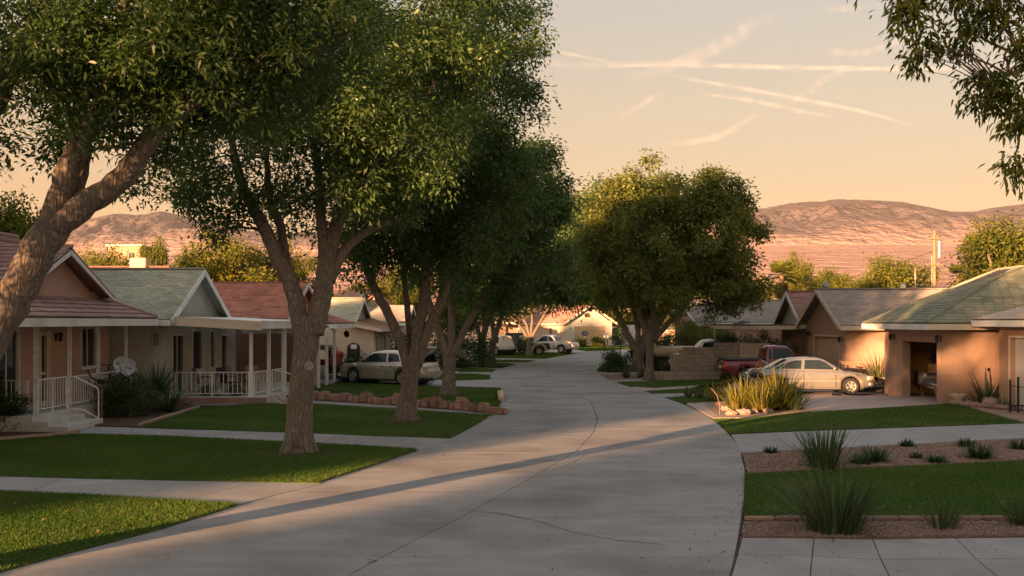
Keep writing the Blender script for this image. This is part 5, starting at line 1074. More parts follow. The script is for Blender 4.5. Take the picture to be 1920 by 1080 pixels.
tree('ash_tree', 'second ash of the left row with several limbs standing before the open silver car', b2,
     [(path(D,(762,790),(763,765),(768,720),(772,668)), [.44,.37,.33,.38]),
      (path(D,(764,690),(752,645),(728,590),(704,545),(688,505),(676,470),(660,400)), [.21,.20,.185,.17,.15,.13,.05]),
      (path(D,(774,690),(782,630),(793,570),(799,510),(800,440),(810,340)), [.24,.22,.2,.18,.15,.06]),
      (path(D,(782,685),(802,620),(822,575),(842,525),(868,470),(895,400)), [.21,.19,.17,.15,.12,.05]),
      (path(D,(770,680,.3),(766,600,.5),(758,520,.6),(750,420,.8)), [.15,.13,.11,.05])],
     [lb(810,240,D,180,180,3.0), lb(895,150,D,118,150,2.4,.75), lb(918,40,D,90,90,2.0,.6), lb(760,430,D,130,75,2.4), lb(690,445,D-.4,85,60,1.6,.8), lb(890,370,D,115,110,2.2), lb(660,510,D,50,50,.9,.4), lb(840,480,D,90,50,1.6,.7), lb(780,10,D,130,60,2.2,.4)],
     2900, 30, .19, .14, .062, M['leaf_fg'], 'street ashes in the left row', seed=13, n=14, rs=.74)
b3 = G(841, 742); D = b3.y
tree('ash_tree', 'third ash of the left row rising beside the tail of the open silver car', b3,
     [(path(D,(841,742),(842,715),(842,690),(843,655)), [.30,.26,.235,.26]),
      (path(D,(837,665),(826,630),(814,600),(805,565),(795,510)), [.16,.15,.13,.11,.05]),
      (path(D,(845,665),(848,610),(846,560),(850,500),(870,420)), [.16,.15,.13,.11,.05]),
      (path(D,(850,665),(868,625),(890,585),(906,560),(940,500)), [.15,.14,.12,.10,.05])],
     [lb(920,370,D,140,100,3.0), lb(890,470,D,130,80,2.6), lb(985,350,D,72,95,2.0), lb(1000,440,D,80,75,2.0), lb(950,315,D,70,40,1.6), lb(820,500,D,70,50,1.6,.7), lb(920,540,D,80,35,1.8,.6)],
     1800, 30, .22, .17, .08, M['leaf_fg'], 'street ashes in the left row', seed=14, n=12)
b4 = G(902, 687); D = b4.y
tree('ash_tree', 'fourth ash of the left row, slim straight trunk left of a leaning trunk', b4,
     [(path(D,(902,687),(902,660),(903,640)), [.27,.22,.22]),
      (path(D,(902,648),(896,615),(888,585),(880,540)), [.14,.12,.10,.05]), (path(D,(905,648),(913,610),(922,575),(940,500)), [.15,.13,.11,.05]), (path(D,(904,645),(908,600),(905,540)), [.15,.12,.05])],
     [lb(1030,440,D,85,90,3.6), lb(960,500,D,120,75,3.6), lb(1085,430,D,42,70,2.2), lb(1010,522,D,85,38,2.6,.8), lb(900,530,D,70,50,2.4), lb(980,380,D,80,80,3)],
     1300, 28, .38, .22, .11, M['leaf_fg'], 'street ashes in the left row', seed=15)
b5 = G(921, 680.5); D = b5.y
tree('ash_tree', 'fifth ash of the left row with a trunk leaning right over the lawn', b5,
     [(path(D,(921,680.5),(922,660),(926,635)), [.27,.21,.21]), (path(D,(925,640),(936,605),(946,575),(955,530)), [.19,.16,.13,.06]), (path(D,(926,640),(922,600),(915,560)), [.18,.14,.05])],
     [lb(1000,500,D,110,60,3.6), lb(1080,490,D,55,70,2.6), lb(930,540,D,70,40,2.6), lb(1060,420,D,60,80,2.6)],
     1100, 30, .5, .24, .11, M['leaf_fg'], 'street ashes in the left row', seed=16)
b6 = G(992, 667); D = b6.y
tree('ash_tree', 'small sunlit ash with orange branches by the white pickup', b6,
     [(path(D,(992,667),(992,650),(993,632)), [.30,.24,.25]), (path(D,(991,636),(980,618),(966,602),(953,583)), [.17,.15,.14,.06]), (path(D,(993,636),(988,610),(976,588),(970,565)), [.14,.12,.11,.05]), (path(D,(994,636),(998,605),(997,575)), [.14,.12,.06]), (path(D,(996,636),(1010,610),(1024,585),(1040,560)), [.15,.13,.11,.05])],
     [lb(1000,540,D,80,28,3.4), lb(1050,530,D,50,32,2.8), lb(950,552,D,50,22,2.6), lb(1010,505,D,70,40,3)],
     950, 28, .5, .26, .13, M['leaf_fg'], 'street ashes in the left row', seed=17, tone0=.6)
# ---- right-hand pair
b7 = G(1217, 713); D = b7.y
tree('ash_tree', 'broad round-crowned ash on the right verge, front trunk of the pair', b7,
     [(path(D,(1217,713),(1218,695),(1218,660),(1219,618)), [.26,.20,.185,.22]),
      (path(D,(1216,628),(1204,600),(1196,578),(1188,550),(1175,490)), [.15,.14,.13,.11,.05]), (path(D,(1220,628),(1224,590),(1222,560),(1228,480)), [.13,.12,.11,.05]),
      (path(D,(1222,628),(1240,598),(1252,578),(1260,550),(1285,480)), [.15,.14,.13,.11,.05]), (path(D,(1223,640),(1250,610),(1280,575),(1310,540)), [.15,.13,.11,.05])],
     [lb(1245,375,D,105,72,3.0), lb(1190,440,D,115,95,3.0), lb(1320,450,D,108,100,3.2), lb(1250,520,D,185,62,3.6), lb(1375,515,D,58,55,2.0), lb(1390,425,D,38,52,1.4), lb(1330,370,D,55,50,1.8), lb(1150,400,D,40,60,1.6), lb(1180,560,D,60,30,1.8,.6), lb(1330,570,D,50,25,1.4,.5)],
     2400, 30, .21, .18, .095, M['leaf_light'], 'ashes on the right verge', seed=18, n=12, upn=.4, tone0=.72)
b8 = G(1196, 696); D = b8.y
tree('ash_tree', 'rear ash of the right verge pair, forked low with spreading limbs', b8,
     [(path(D,(1196,696),(1197,675),(1198,650)), [.40,.31,.33]), (path(D,(1192,658),(1178,630),(1166,605),(1155,580),(1135,540)), [.21,.19,.17,.15,.06]), (path(D,(1197,658),(1196,620),(1190,590),(1180,540)), [.17,.15,.12,.05]), (path(D,(1203,658),(1210,620),(1212,585),(1225,530)), [.2,.17,.14,.06])],
     [lb(1140,450,D,85,100,3.4), lb(1115,522,D,52,45,2.4), lb(1190,535,D,105,42,3.4), lb(1200,420,D,90,90,3.2)],
     1100, 28, .26, .21, .11, M['leaf_fg'], 'ashes on the right verge', seed=19, upn=.4, tone0=.62)
# ---- overhanging branches, top right
D = 9.2; bt = Vector((6.6, 9.4, 0))
tree('ash_tree', 'ash outside the right edge whose drooping leafy branches hang into the sky', bt,
     [([bt, bt+Vector((-.05,0,2)), bt+Vector((-.2,0,4)), bt+Vector((-.5,-.1,6.5))], [.32,.27,.22,.15]),
      (path(D,(2140,120),(2040,-20),(1930,-60),(1820,-40),(1740,-10),(1700,30)), [.12,.08,.05,.035,.02,.008]),
      (path(D,(2180,60),(2060,90),(1960,110),(1890,140),(1850,180)), [.1,.06,.035,.02,.008]), (path(D,(2160,200),(2040,180),(1960,190),(1920,230),(1905,300)), [.1,.06,.03,.015,.006])],
     [lb(1712,30,D,34,26,.25,.8), lb(1724,85,D,10,22,.10,.4), lb(1700,8,D,38,14,.25,.6), lb(1790,10,D,55,22,.3,.8), lb(1858,30,D,50,36,.35,.8), lb(1812,72,D,26,20,.2,.5), lb(1905,95,D,34,34,.3,.7), lb(1850,150,D,34,14,.18,.35), lb(1905,170,D,40,16,.25,.4), lb(1850,200,D,34,9,.10,.28), lb(1908,225,D,24,26,.18,.35), lb(1917,300,D,12,14,.1,.18), lb(1915,30,D,40,50,.4,.8), lb(2140,60,D,170,180,1.2,.9), lb(1880,-120,D,300,80,1.2,.8)],
     1000, 15, .075, .085, .026, M['leaf_gold'], None, six=True, seed=20, flare=False, tone0=.34, droop=.8, shell=.1, twig=2)
# ---- generic background trees, copied
def bgtree(label, seed, hgt, rad, leafm, tone0=.55, per=26, ncl=900, L=.23, W=.125, spread=.40):
    r = random.Random(seed); lobes = []
    for k in range(9):
        a = r.uniform(0, 2*PI); q = r.uniform(.15,.62)*rad; z = hgt*r.uniform(.45,.82)
        lobes.append((math.cos(a)*q, math.sin(a)*q, z, rad*r.uniform(.34,.56), rad*r.uniform(.34,.56), hgt*r.uniform(.13,.22)))
    lobes.append((0,0,hgt*.42,rad*.8,rad*.8,hgt*.2))
    limbs = [([(0,0,-.1),(.05,0,hgt*.2),(.1,.05,hgt*.34)], [rad*.085,rad*.065,rad*.06])]
    for k in range(4):
        a = k*PI/2+r.uniform(-.4,.4); limbs.append(([(.08,0,hgt*.3),(math.cos(a)*rad*.2,math.sin(a)*rad*.2,hgt*.48),(math.cos(a)*rad*.4,math.sin(a)*rad*.4,hgt*.66),(math.cos(a)*rad*.5,math.sin(a)*rad*.5,hgt*.8)], [rad*.045,rad*.04,rad*.028,rad*.01]))
    return tree('background_tree', label, Vector((0,0,0)), limbs, lobes, ncl, per, spread, L, W, leafm, 'trees behind the houses', seed=seed, local=True, flare=False, twig=12, tone0=tone0, tspread=.22, upn=.25)
T = [bgtree('broad golden-lit tree behind the red roofed left house, between the first forked trunk and roof', 31, 8, 4.2, M['leaf_bg'], .62),
     bgtree('rounded yellow-green tree rising behind the long peach house roof', 32, 7, 3.6, M['leaf_bg'], .5),
     bgtree('tall dark bushy tree on the right edge above the green roof', 33, 9, 4.0, M['leaf_bg'], .38)]
def put(i, px, ytop, D, label, s=None, hgt=None, rot=0):
    base = [8,7,9][i]*.97; z = H+(HY-ytop)/F*D; k = z/base; wx_ = s or k
    o = dup(T[i], at(px, D), rot, label, (wx_, wx_, k)); return o
move(T[0], at(462, 92), 0, tuple([(H+(HY-448)/F*92)/7.8*q for q in (1.02,1.0,1)]))
move(T[1], at(1668, 88), .5, ((H+(HY-478)/F*88)/6.8*.82,)*2+((H+(HY-478)/F*88)/6.8,))
move(T[2], at(1895, 62), .3, ((H+(HY-415)/F*62)/8.7,)*3)
put(1, 375, 462, 100, 'shorter golden tree left of the broad golden-lit one', .85, rot=2)
put(0, 545, 470, 96, 'golden-green tree seen through the fork of the first forked ash', .9, rot=1)
put(1, 195, 463, 84, 'low bright bush-like tree standing beside the left rooftop cooler', .75, rot=.3)
put(1, 157, 472, 86, 'leftmost small bright tree above the lit tile ridge', .6, rot=1.3)
put(2, 288, 447, 84, 'slim green tree right behind the pale rooftop cooler', .42, rot=4)
put(2, 5, 372, 34, 'dark tree peeping over the ridge of the leftmost roof', .55, rot=2.1)
put(0, 700, 520, 118, 'yellow-green tree glimpsed left of the second ash limbs', 1.0, rot=2.4)
put(2, 770, 500, 130, 'dark green tree glimpsed between the limbs of the second ash', 1.1, rot=.4)
put(0, 860, 530, 135, 'orange-lit tree glimpsed behind the third ash', 1.1, rot=3.4)
put(1, 1110, 515, 150, 'sunlit tree behind the roof of the house closing the street', 1.5, rot=1)
put(2, 1215, 540, 140, 'dark tree to the right of the house closing the street', 1.3, rot=2)
put(2, 1310, 545, 120, 'dark tree behind the wide grey roof', 1.1, rot=3)
put(1, 1400, 520, 110, 'green tree between the round ash crown and the fan palm', 1.1, rot=5)
put(0, 1500, 484, 120, 'loose pale tree right of the shaggy fan palm', .72, rot=.2)
put(2, 1548, 506, 105, 'dark rounded tree behind the roof turbine vent', .85, rot=1.2)
put(1, 1605, 516, 100, 'small yellow-green tree left of the rounded yellow-green tree', .7, rot=2.2)
put(1, 1730, 522, 95, 'low tree right of the thin roof mast', .6, rot=3.2)
put(2, 1880, 480, 66, 'bushy tree filling in below the tall dark one on the right edge', .75, rot=5)
# unseen trees added left of and behind the viewer to shade the scene
def uv(u_, s_): return Vector((u_*.7986+s_*.6018, -u_*.6018+s_*.7986, 0))
SH = bgtree('added shade tree', 34, 9, 4.2, M['leaf_dark'], .4, 26, 1500, .34, .17, .45); SH['group'] = 'added shade trees out of view'
OCC = [(-18.5,-50,19.5,1.2),(-23.6,-55,18,1.25),(-30.5,-50,19,1.25),(-36,-54,17,1.25),(-42,-50,15.5,1.25),(-49,-54,15,1.3),(-56,-50,14.5,1.25),(-64,-54,20,1.25),(-72,-50,14.5,1.3),(-81,-52,14,1.3),(-32,-64,19,1.3),
       (-6.5,-50,11.0,1.25),(-2.2,-55,11,1.4),(4.5,-50,11,1.3),(10.5,-54,11.5,1.3),(16.5,-50,12,1.3),(23,-54,13,1.3),(30,-50,13,1.3),(-2,-62,11,1.3),(8,-62,12,1.3)]
# airier unseen trees added behind, thinned to pass soft sun to the right walls
OT = bgtree('unseen open-crowned tree added behind the viewpoint to filter the sun', 35, 9, 4.2, M['leaf_bg'], .4, 26, 95, .26, .13, .7); OT['group'] = 'added shade trees out of view'
for i, (u_, h_) in enumerate([(-5.2,17),(.8,17),(7,17),(13,17.5),(20,17.5),(27,17.5)]):
    if i == 0: move(OT, uv(u_, -58), 0, (1.4,1.4,h_/8.7))
    else: dup(OT, uv(u_, -58-(i % 2)*4), i*.9, None, (1.4,1.4,h_/8.7))
for i, (u_, s_, h_, k_) in enumerate(OCC):
    lab = 'unseen tree added off to the left to shade the left lawns' if u_ < -10 else 'unseen tree added behind the viewpoint to shade the road'
    if i == 0: move(SH, uv(u_, s_), 0, (1.0*k_, 1.0*k_, h_/8.7)); SH['label'] = lab
    else: dup(SH, uv(u_, s_), i*1.3, lab, (1.0*k_, 1.0*k_, h_/8.7))
# ---- shrubs, hedges and spiky plants
def shrub(name, label, base, lobes, n, per, spread, L, W, m, cat='shrub', group=None, tone0=.45, stems=True, shell=.6):
    t = thing(name, label, cat, tuple(base), 0, group)
    C = lobe_pts(lobes, n, shell); C = C[C[:,2] > .06]; co, fc, tn = leaves(C, per, spread, L, W, tone0, .16, .1)
    co[:,2] = np.maximum(co[:,2], .012); link('foliage', np_mesh('foliage', co, fc, tn), m, t)
    if stems:
        s = MB()
        for c in C[RNG.permutation(len(C))[:14]]:
            b = Vector(base)+Vector((random.uniform(-.12,.12), random.uniform(-.12,.12), -.02)); q = Vector(c); s.tube([b, b.lerp(q,.5)+Vector((0,0,.08)), q], [.02,.014,.005], 5)
        s.obj('stem', M['bark'], t)
    return t
def gl(px, ybase, rx, h, ry=None, D=None):        # ground-standing lobe from photo pixels
    D = D or G(px, ybase).y; s = D/F; return (at(px,D).x, D, h*s*.5, rx*s, (ry or rx*s), h*s*.55)
def spiky(name, label, base, n, hgt, spr, wd, m, cat='plant', group=None, droop=.35, seg=4, upright=.25, dead=.06, lo=.5):
    """rosette of curved blades: every blade a tapering strip that bends over"""
    a = RNG.uniform(0, 2*PI, n); inc = np.abs(RNG.normal(0, 1, n))*.5+upright*RNG.random(n); inc = np.clip(inc, 0, 1.45)
    ln = hgt*RNG.uniform(lo, 1.12, n); dr = droop*RNG.uniform(.3, 1.4, n); w_ = wd*RNG.uniform(.7, 1.25, n)
    r0 = spr*np.sqrt(RNG.random(n))*.35; P = np.c_[np.cos(a)*r0, np.sin(a)*r0, np.zeros(n)]; V = []
    for k in range(seg+1):
        t = k/seg; th = inc+dr*t*t*1.6; tw = w_*(1-t)**.7*(.75+.5*t) if k < seg else w_*.02
        V.append((P-np.c_[-np.sin(a)*tw, np.cos(a)*tw, np.zeros(n)], P+np.c_[-np.sin(a)*tw, np.cos(a)*tw, np.zeros(n)]))
        P = P+np.c_[np.cos(a)*np.sin(th), np.sin(a)*np.sin(th), np.cos(th)]*(ln/seg)[:,None]
    co = np.stack([x for v in V for x in v], 1); k2 = 2*(seg+1)
    q = np.array([(2*i, 2*i+1, 2*i+3, 2*i+2) for i in range(seg)]); fc = (q[None]+k2*np.arange(n)[:,None,None]).reshape(-1,4)
    tn = RNG.normal(.4,.17,n); tn = np.where(RNG.random(n) < dead, .97, tn); co[:,:,2] = np.maximum(co[:,:,2], .01)
    o = link(name, np_mesh(name, co.reshape(-1,3), fc, np.repeat(np.clip(tn,0,1), k2)), m); o.location = base
    return tag(o, label, cat, group)
spiky('grass_tussock', 'big dark tussock of arching blades in the near gravel bed on the right', G(1566,996), 260, 1.05, 1.0, .015, M['spike'], group='ornamental tussocks', droop=.55)
spiky('grass_tussock', 'spiky tussock at the left end of the farther gravel bed', G(1545,878), 150, 1.0, .95, .018, M['spike'], group='ornamental tussocks', droop=.35, dead=.12)
spiky('grass_tussock', 'low thin tussock near the corner walk, right of the big dark tussock', G(1768,990), 110, .52, .6, .008, M['spike'], group='ornamental tussocks', droop=.5, dead=.15)
spiky('grass_tussock', 'tussock cut by the right edge of the picture in the near gravel bed', G(1916,985), 160, .52, .5, .008, M['spike'], group='ornamental tussocks', droop=.5)
for px, py, h, r, lab in [(1445,850,.16,.3,'tiny green tuft alone at the left end of the farther gravel bed'), (1640,866,.34,.55,'wide leafy green mound right of the spiky tussock'), (1612,870,.24,.4,'small mound leaning on the spiky tussock'), (1701,838,.18,.35,'small green tuft by the upper walk beyond the wide mound'), (1718,860,.14,.3,'tiny flat tuft in the middle of the farther gravel bed'), (1757,868,.20,.4,'low tuft near the front edge of the farther gravel bed'), (1836,860,.36,.5,'taller leafy mound towards the right of the farther gravel bed'), (1812,838,.22,.4,'tuft tucked behind the taller leafy mound'), (1912,843,.25,.45,'tuft at the right picture edge of the farther gravel bed')]:
    b = G(px, py); k = spiky('groundcover_plant', lab, b, int(120+260*h), h*1.15, r, .016, M['leaf_dark'], 'plant', 'low plants in the farther gravel bed', droop=.55, seg=3, upright=.9, lo=.6)
for px, py, h, n, lab, m in [(1385,770,1.02,230,'golden flax clump at the front left of the lit planting','gold_grass'), (1428,772,1.05,240,'golden flax clump in the middle of the lit planting','gold_grass'), (1462,768,1.45,330,'tall dark green flax clump on the right of the lit planting','gold_grass'), (1341,752,.85,130,'orange-lit flax clump at the back left of the lit planting','gold_grass'), (1400,757,1.1,170,'golden flax clump at the back of the lit planting','gold_grass'), (1486,768,1.0,160,'low dark flax clump leaning towards the silver sedan','spike')]:
    spiky('flax_clump', lab, G(px,py), int(n*.8), h, .8, .028, M[m], group='flax clumps at the driveway corner', droop=.35, upright=.55)
spiky('flax_clump', 'thin reddish flax by the small lawn strip left of the lit planting', G(1291,744), 46, .62, .3, .02, M['dry'], 'plant', 'flax clumps at the driveway corner', upright=.4)
spiky('flax_clump', 'dark grassy clump between the reddish flax and the lit planting', G(1312,746), 90, .6, .5, .018, M['spike'], group='flax clumps at the driveway corner')
spiky('yucca', 'large dark yucca with stiff radiating leaves left of the railed porch', Vector((*at(292,31.5)[:2],.42)), 150, 1.25, .2, .032, M['yucca'], droop=.05, upright=1.1, lo=.75)
spiky('yucca', 'lower yucca rosette at the foot of the large dark yucca', at(316,31.0), 100, 1.0, .3, .03, M['yucca'], droop=.12, upright=1.2, lo=.7)
b = MB(); p = at(292,31.5); b.tube([p+Vector((0,0,-.02)), p+Vector((.02,0,.25)), p+Vector((0,0,.5))], [.11,.10,.09], 8); tag(b.obj('yucca_stump', M['bark']), 'short shaggy stump carrying the large dark yucca', 'stump')
D = 29.6
shrub('bush', 'rounded fine-leaved olive bush beside the satellite dishes', at(238,D), [gl(238,0,44,72,.8,D), gl(215,0,26,52,.5,D), gl(262,0,26,56,.5,D)], 520, 40, .12, .10, .018, M['spike'], tone0=.55)
D = 25.6
shrub('bush', 'clipped dark green bush below the left porch railing', at(12,D), [gl(8,0,40,64,.8,D), gl(-35,0,40,66,.8,D)], 520, 34, .08, .06, .036, M['leaf_dark'], tone0=.5)
D = 47
shrub('bush', 'dark shrub row behind the nose of the open silver car', at(660,D), [gl(645,0,26,44,.7,D), gl(680,0,30,50,.7,D), gl(715,0,22,40,.7,D)], 260, 24, .16, .12, .05, M['leaf_dark'])
D = 60
shrub('bush', 'dark bush mass behind the third ash trunk', at(868,D), [gl(880,0,34,90,1.2,D), gl(850,0,22,60,1,D), gl(820,0,26,80,1,D), gl(760,0,26,60,1,D)], 420, 24, .24, .16, .08, M['leaf_dark'], tone0=.5)
D = 52
shrub('bush', 'dark rounded bush between the right pair of trunks and the road', at(1148,D*1.06), [gl(1148,0,22,34,.8,D*1.06)], 140, 24, .16, .14, .05, M['leaf_dark'])
spiky('flax_clump', 'dark strappy clump nearest the road bend on the right', G(1148,695), 120, 1.0, .6, .035, M['spike'], group='clumps at the foot of the right ashes', upright=.7)
spiky('flax_clump', 'pale thin clump in the gravel in front of the right pair of trunks', G(1174,709), 70, .8, .4, .024, M['spike'], group='clumps at the foot of the right ashes', dead=.3)
spiky('flax_clump', 'low grey-green clump between the two right trunks', G(1203,708), 90, .55, .5, .022, M['spike'], group='clumps at the foot of the right ashes', upright=.8)
spiky('flax_clump', 'dark clump at the left end of the cinder block wall', G(1250,698), 90, .95, .5, .03, M['spike'], group='clumps at the foot of the right ashes', upright=.5)
spiky('flax_clump', 'green strappy clump in front of the block wall by the maroon pickup', at(1362,48.3), 150, 1.25, .7, .026, M['gold_grass'], group='clumps at the foot of the right ashes', upright=.6)
D = 58
shrub('bush', 'dark bush right behind the right pair of trunks', at(1235,D), [gl(1240,0,32,60,1,D), gl(1205,0,26,55,1,D)], 260, 24, .22, .16, .08, M['leaf_dark'])
D = 60
shrub('bush', 'large rounded bright green bush above the white truck cab', at(1310,D), [(*px3(1312,632,D),45*D/F,1.6,38*D/F), (*px3(1285,645,D),26*D/F,1,30*D/F), (*px3(1345,645,D),30*D/F,1.1,28*D/F)], 500, 26, .22, .13, .05, M['leaf_bg'], tone0=.35)
D = 50.5
sh = shrub('hedge', 'clipped dark hedge with a few orange blooms behind the block wall', at(1410,D), [gl(x,0,24,75,.5,D)[:2]+(1.55,.62,.5,.60) for x in range(1360,1472,18)]+[(at(x,D).x,D,.7,.62,.5,.7) for x in range(1360,1472,18)], 620, 26, .14, .10, .05, M['leaf_dark'], 'hedge', tone0=.42, stems=False, shell=.75)
D = 112
shrub('bush', 'round bush left of the basketball stand before the far garage', at(1085,D*.98), [gl(1085,0,11,18,.7,D*.98)], 90, 20, .2, .2, .1, M['leaf_bg'], group='bushes before the far garage')
shrub('bush', 'round bush between the basketball stand and the mailboxes', at(1121,D*.96), [gl(1121,0,10,17,.7,D*.96)], 90, 20, .2, .2, .1, M['leaf_bg'], group='bushes before the far garage')
shrub('hedge', 'tall dark hedge at the right corner of the house closing the street', at(1157,118), [gl(1157,0,12,42,1,118)], 120, 20, .25, .22, .12, M['leaf_dark'], 'hedge', stems=False)
shrub('bush', 'grey-green shrub against the pink wall behind the right trunks', at(1242,105), [gl(1242,0,14,26,.8,105)], 90, 20, .22, .22, .08, M['leaf_bg'])
spiky('dry_palm', 'half-dry bushy palm against the peach wall before the garage', at(1648,41.5), 150, 1.75, .5, .03, M['dry'], upright=.9, droop=.35, dead=.3)
spiky('dry_palm', 'upright green shoots rising out of the half-dry palm', at(1653,41.2), 26, 2.15, .3, .035, M['spike'], upright=.15, droop=.2)
spiky('cactus_plant', 'tall leafy stalks against the wall corner by the right garage', at(1850,33.2), 40, 1.25, .5, .05, M['yucca'], upright=.4, droop=.25)
spiky('cactus_plant', 'low leafy clump at the foot of the tall leafy stalks', at(1832,33.0), 60, .5, .5, .03, M['leaf_dark'], upright=.9)
spiky('cactus_plant', 'small spiky rosette beside the right garage door', at(1880,31.9), 50, .52, .3, .022, M['yucca'], upright=.9, dead=.2)
spiky('aloe', 'flat green rosette beside the pale pot', at(1808,33.2), 30, .38, .3, .03, M['yucca'], upright=1.2)
# ---- palms
def palm(px, ytop, D, label, r=1.6, shag=True):
    z = H+(HY-ytop)/F*D; b = at(px, D); t = thing('fan_palm', label, 'palm tree', tuple(b), 0, 'fan palms above the roofs')
    tr = MB(); tr.tube([b, b+Vector((.1,0,z*.5)), b+Vector((.05,0,z-r*.6))], [.32,.26,.22], 9); tr.obj('trunk', M['wood'], t, smooth=True)
    top_ = b+Vector((.05,0,z-r*.6)); V, Fc, Tn = [], [], []
    def fan(c, d, R, tone):
        d = d.normalized(); sd = d.cross(Vector((0,0,1))); sd = sd.normalized() if sd.length > .1 else Vector((1,0,0)); up = sd.cross(d)
        for k in range(13):
            a = (k-6)/6*1.5; q = d*math.cos(a)+sd*math.sin(a)*.9; p = c+d*R*.45; e = p+q*R*.62-Vector((0,0,R*.16*random.random())); n_ = q.cross(up).normalized()*R*.045
            i = len(V); V.extend([p-n_*.4, p+q*R*.3+n_, e, p+q*R*.3-n_]); Fc.append((i,i+1,i+2,i+3)); Tn.extend([tone+random.uniform(-.1,.1)]*4)
    for k in range(30):
        a = random.uniform(0,2*PI); e_ = random.uniform(-.5,1.2); fan(top_, Vector((math.cos(a)*math.cos(e_), math.sin(a)*math.cos(e_), math.sin(e_))), r*random.uniform(.8,1.1), .4)
    link('frond', np_mesh('frond', [tuple(v) for v in V], Fc, np.clip(Tn,0,1)), M['leaf_bg'], t)
    if shag:
        V, Fc, Tn = [], [], []
        for k in range(34):
            a = random.uniform(0,2*PI); fan(top_-Vector((0,0,random.uniform(.1,1.2))), Vector((math.cos(a)*.35, math.sin(a)*.35, -1)), r*.75, .85)
        link('dead_frond', np_mesh('dead_frond', [tuple(v) for v in V], Fc, np.clip(Tn,0,1)), M['dry'], t)
palm(1822,444,92,'fan palm left of the tall dark tree on the right edge', 1.5); palm(1798,498,120,'shorter fan palm between the utility pole and the tall dark tree', 1.7); palm(1465,496,100,'shaggy fan palm behind the red roofed grey gable', 1.8)

for b_, r_, nm in ((b1,.95,'one'),(b2,.85,'two'),(b3,.8,'three')):
    P = [(b_.x+r_*random.uniform(.55,1.15)*math.cos(a), b_.y+r_*random.uniform(.55,1.1)*math.sin(a)) for a in np.linspace(0,2*PI,22)[:-1]]
    sheet('bare_soil', P, .0, .026, M['mulch'], world=True)
    litter(sample_poly(P, 60), .03, .07, 'leaf_litter', (.1,.7), .03)
# ================================================================ VEHICLES
def lerp_tab(tab, x): return float(np.interp(x, [a for a, _ in tab], [b for _, b in tab]))
def wheel(parent, x, y, R, wd=.2, side=1, spokes=5, rimm='rim'):
    t = MB(); t.lathe([(R*.62,-wd*.42),(R*.80,-wd*.5),(R*.95,-wd*.46),(R,-wd*.3),(R,wd*.3),(R*.95,wd*.46),(R*.80,wd*.5),(R*.62,wd*.42),(R*.62,-wd*.42)], (x,y,R), 28, 'Y')
    w_ = t.obj('wheel', M['black_rubber'], parent, smooth=True)
    r = MB(); o = side*wd*.5; c = (x,y,R)
    r.lathe([(R*.63,o*.9),(R*.60,o*1.0),(R*.53,o*.95),(R*.50,o*.6)], c, 28, 'Y')
    for k in range(spokes):
        a = 2*PI*k/spokes+.3; d = Vector((math.cos(a),0,math.sin(a))); e = Vector((-math.sin(a),0,math.cos(a))); q = Vector(c)
        p = [q+d*R*.10-e*R*.09, q+d*R*.10+e*R*.09, q+d*R*.56+e*R*.13, q+d*R*.56-e*R*.13]; yo = V3((0,o*.86,0)); yi = V3((0,o*.5,0))
        r.hexa([v+yi for v in p]+[v+yo for v in p])
    r.lathe([(0,o*.95),(R*.13,o*.92),(R*.15,o*.5)], c, 12, 'Y'); r.obj('rim', M[rimm], w_)
    h = MB(); h.lathe([(0,o*.35),(R*.62,o*.35)], c, 20, 'Y'); h.obj('brake_disc', M['dark_metal'], w_); return w_
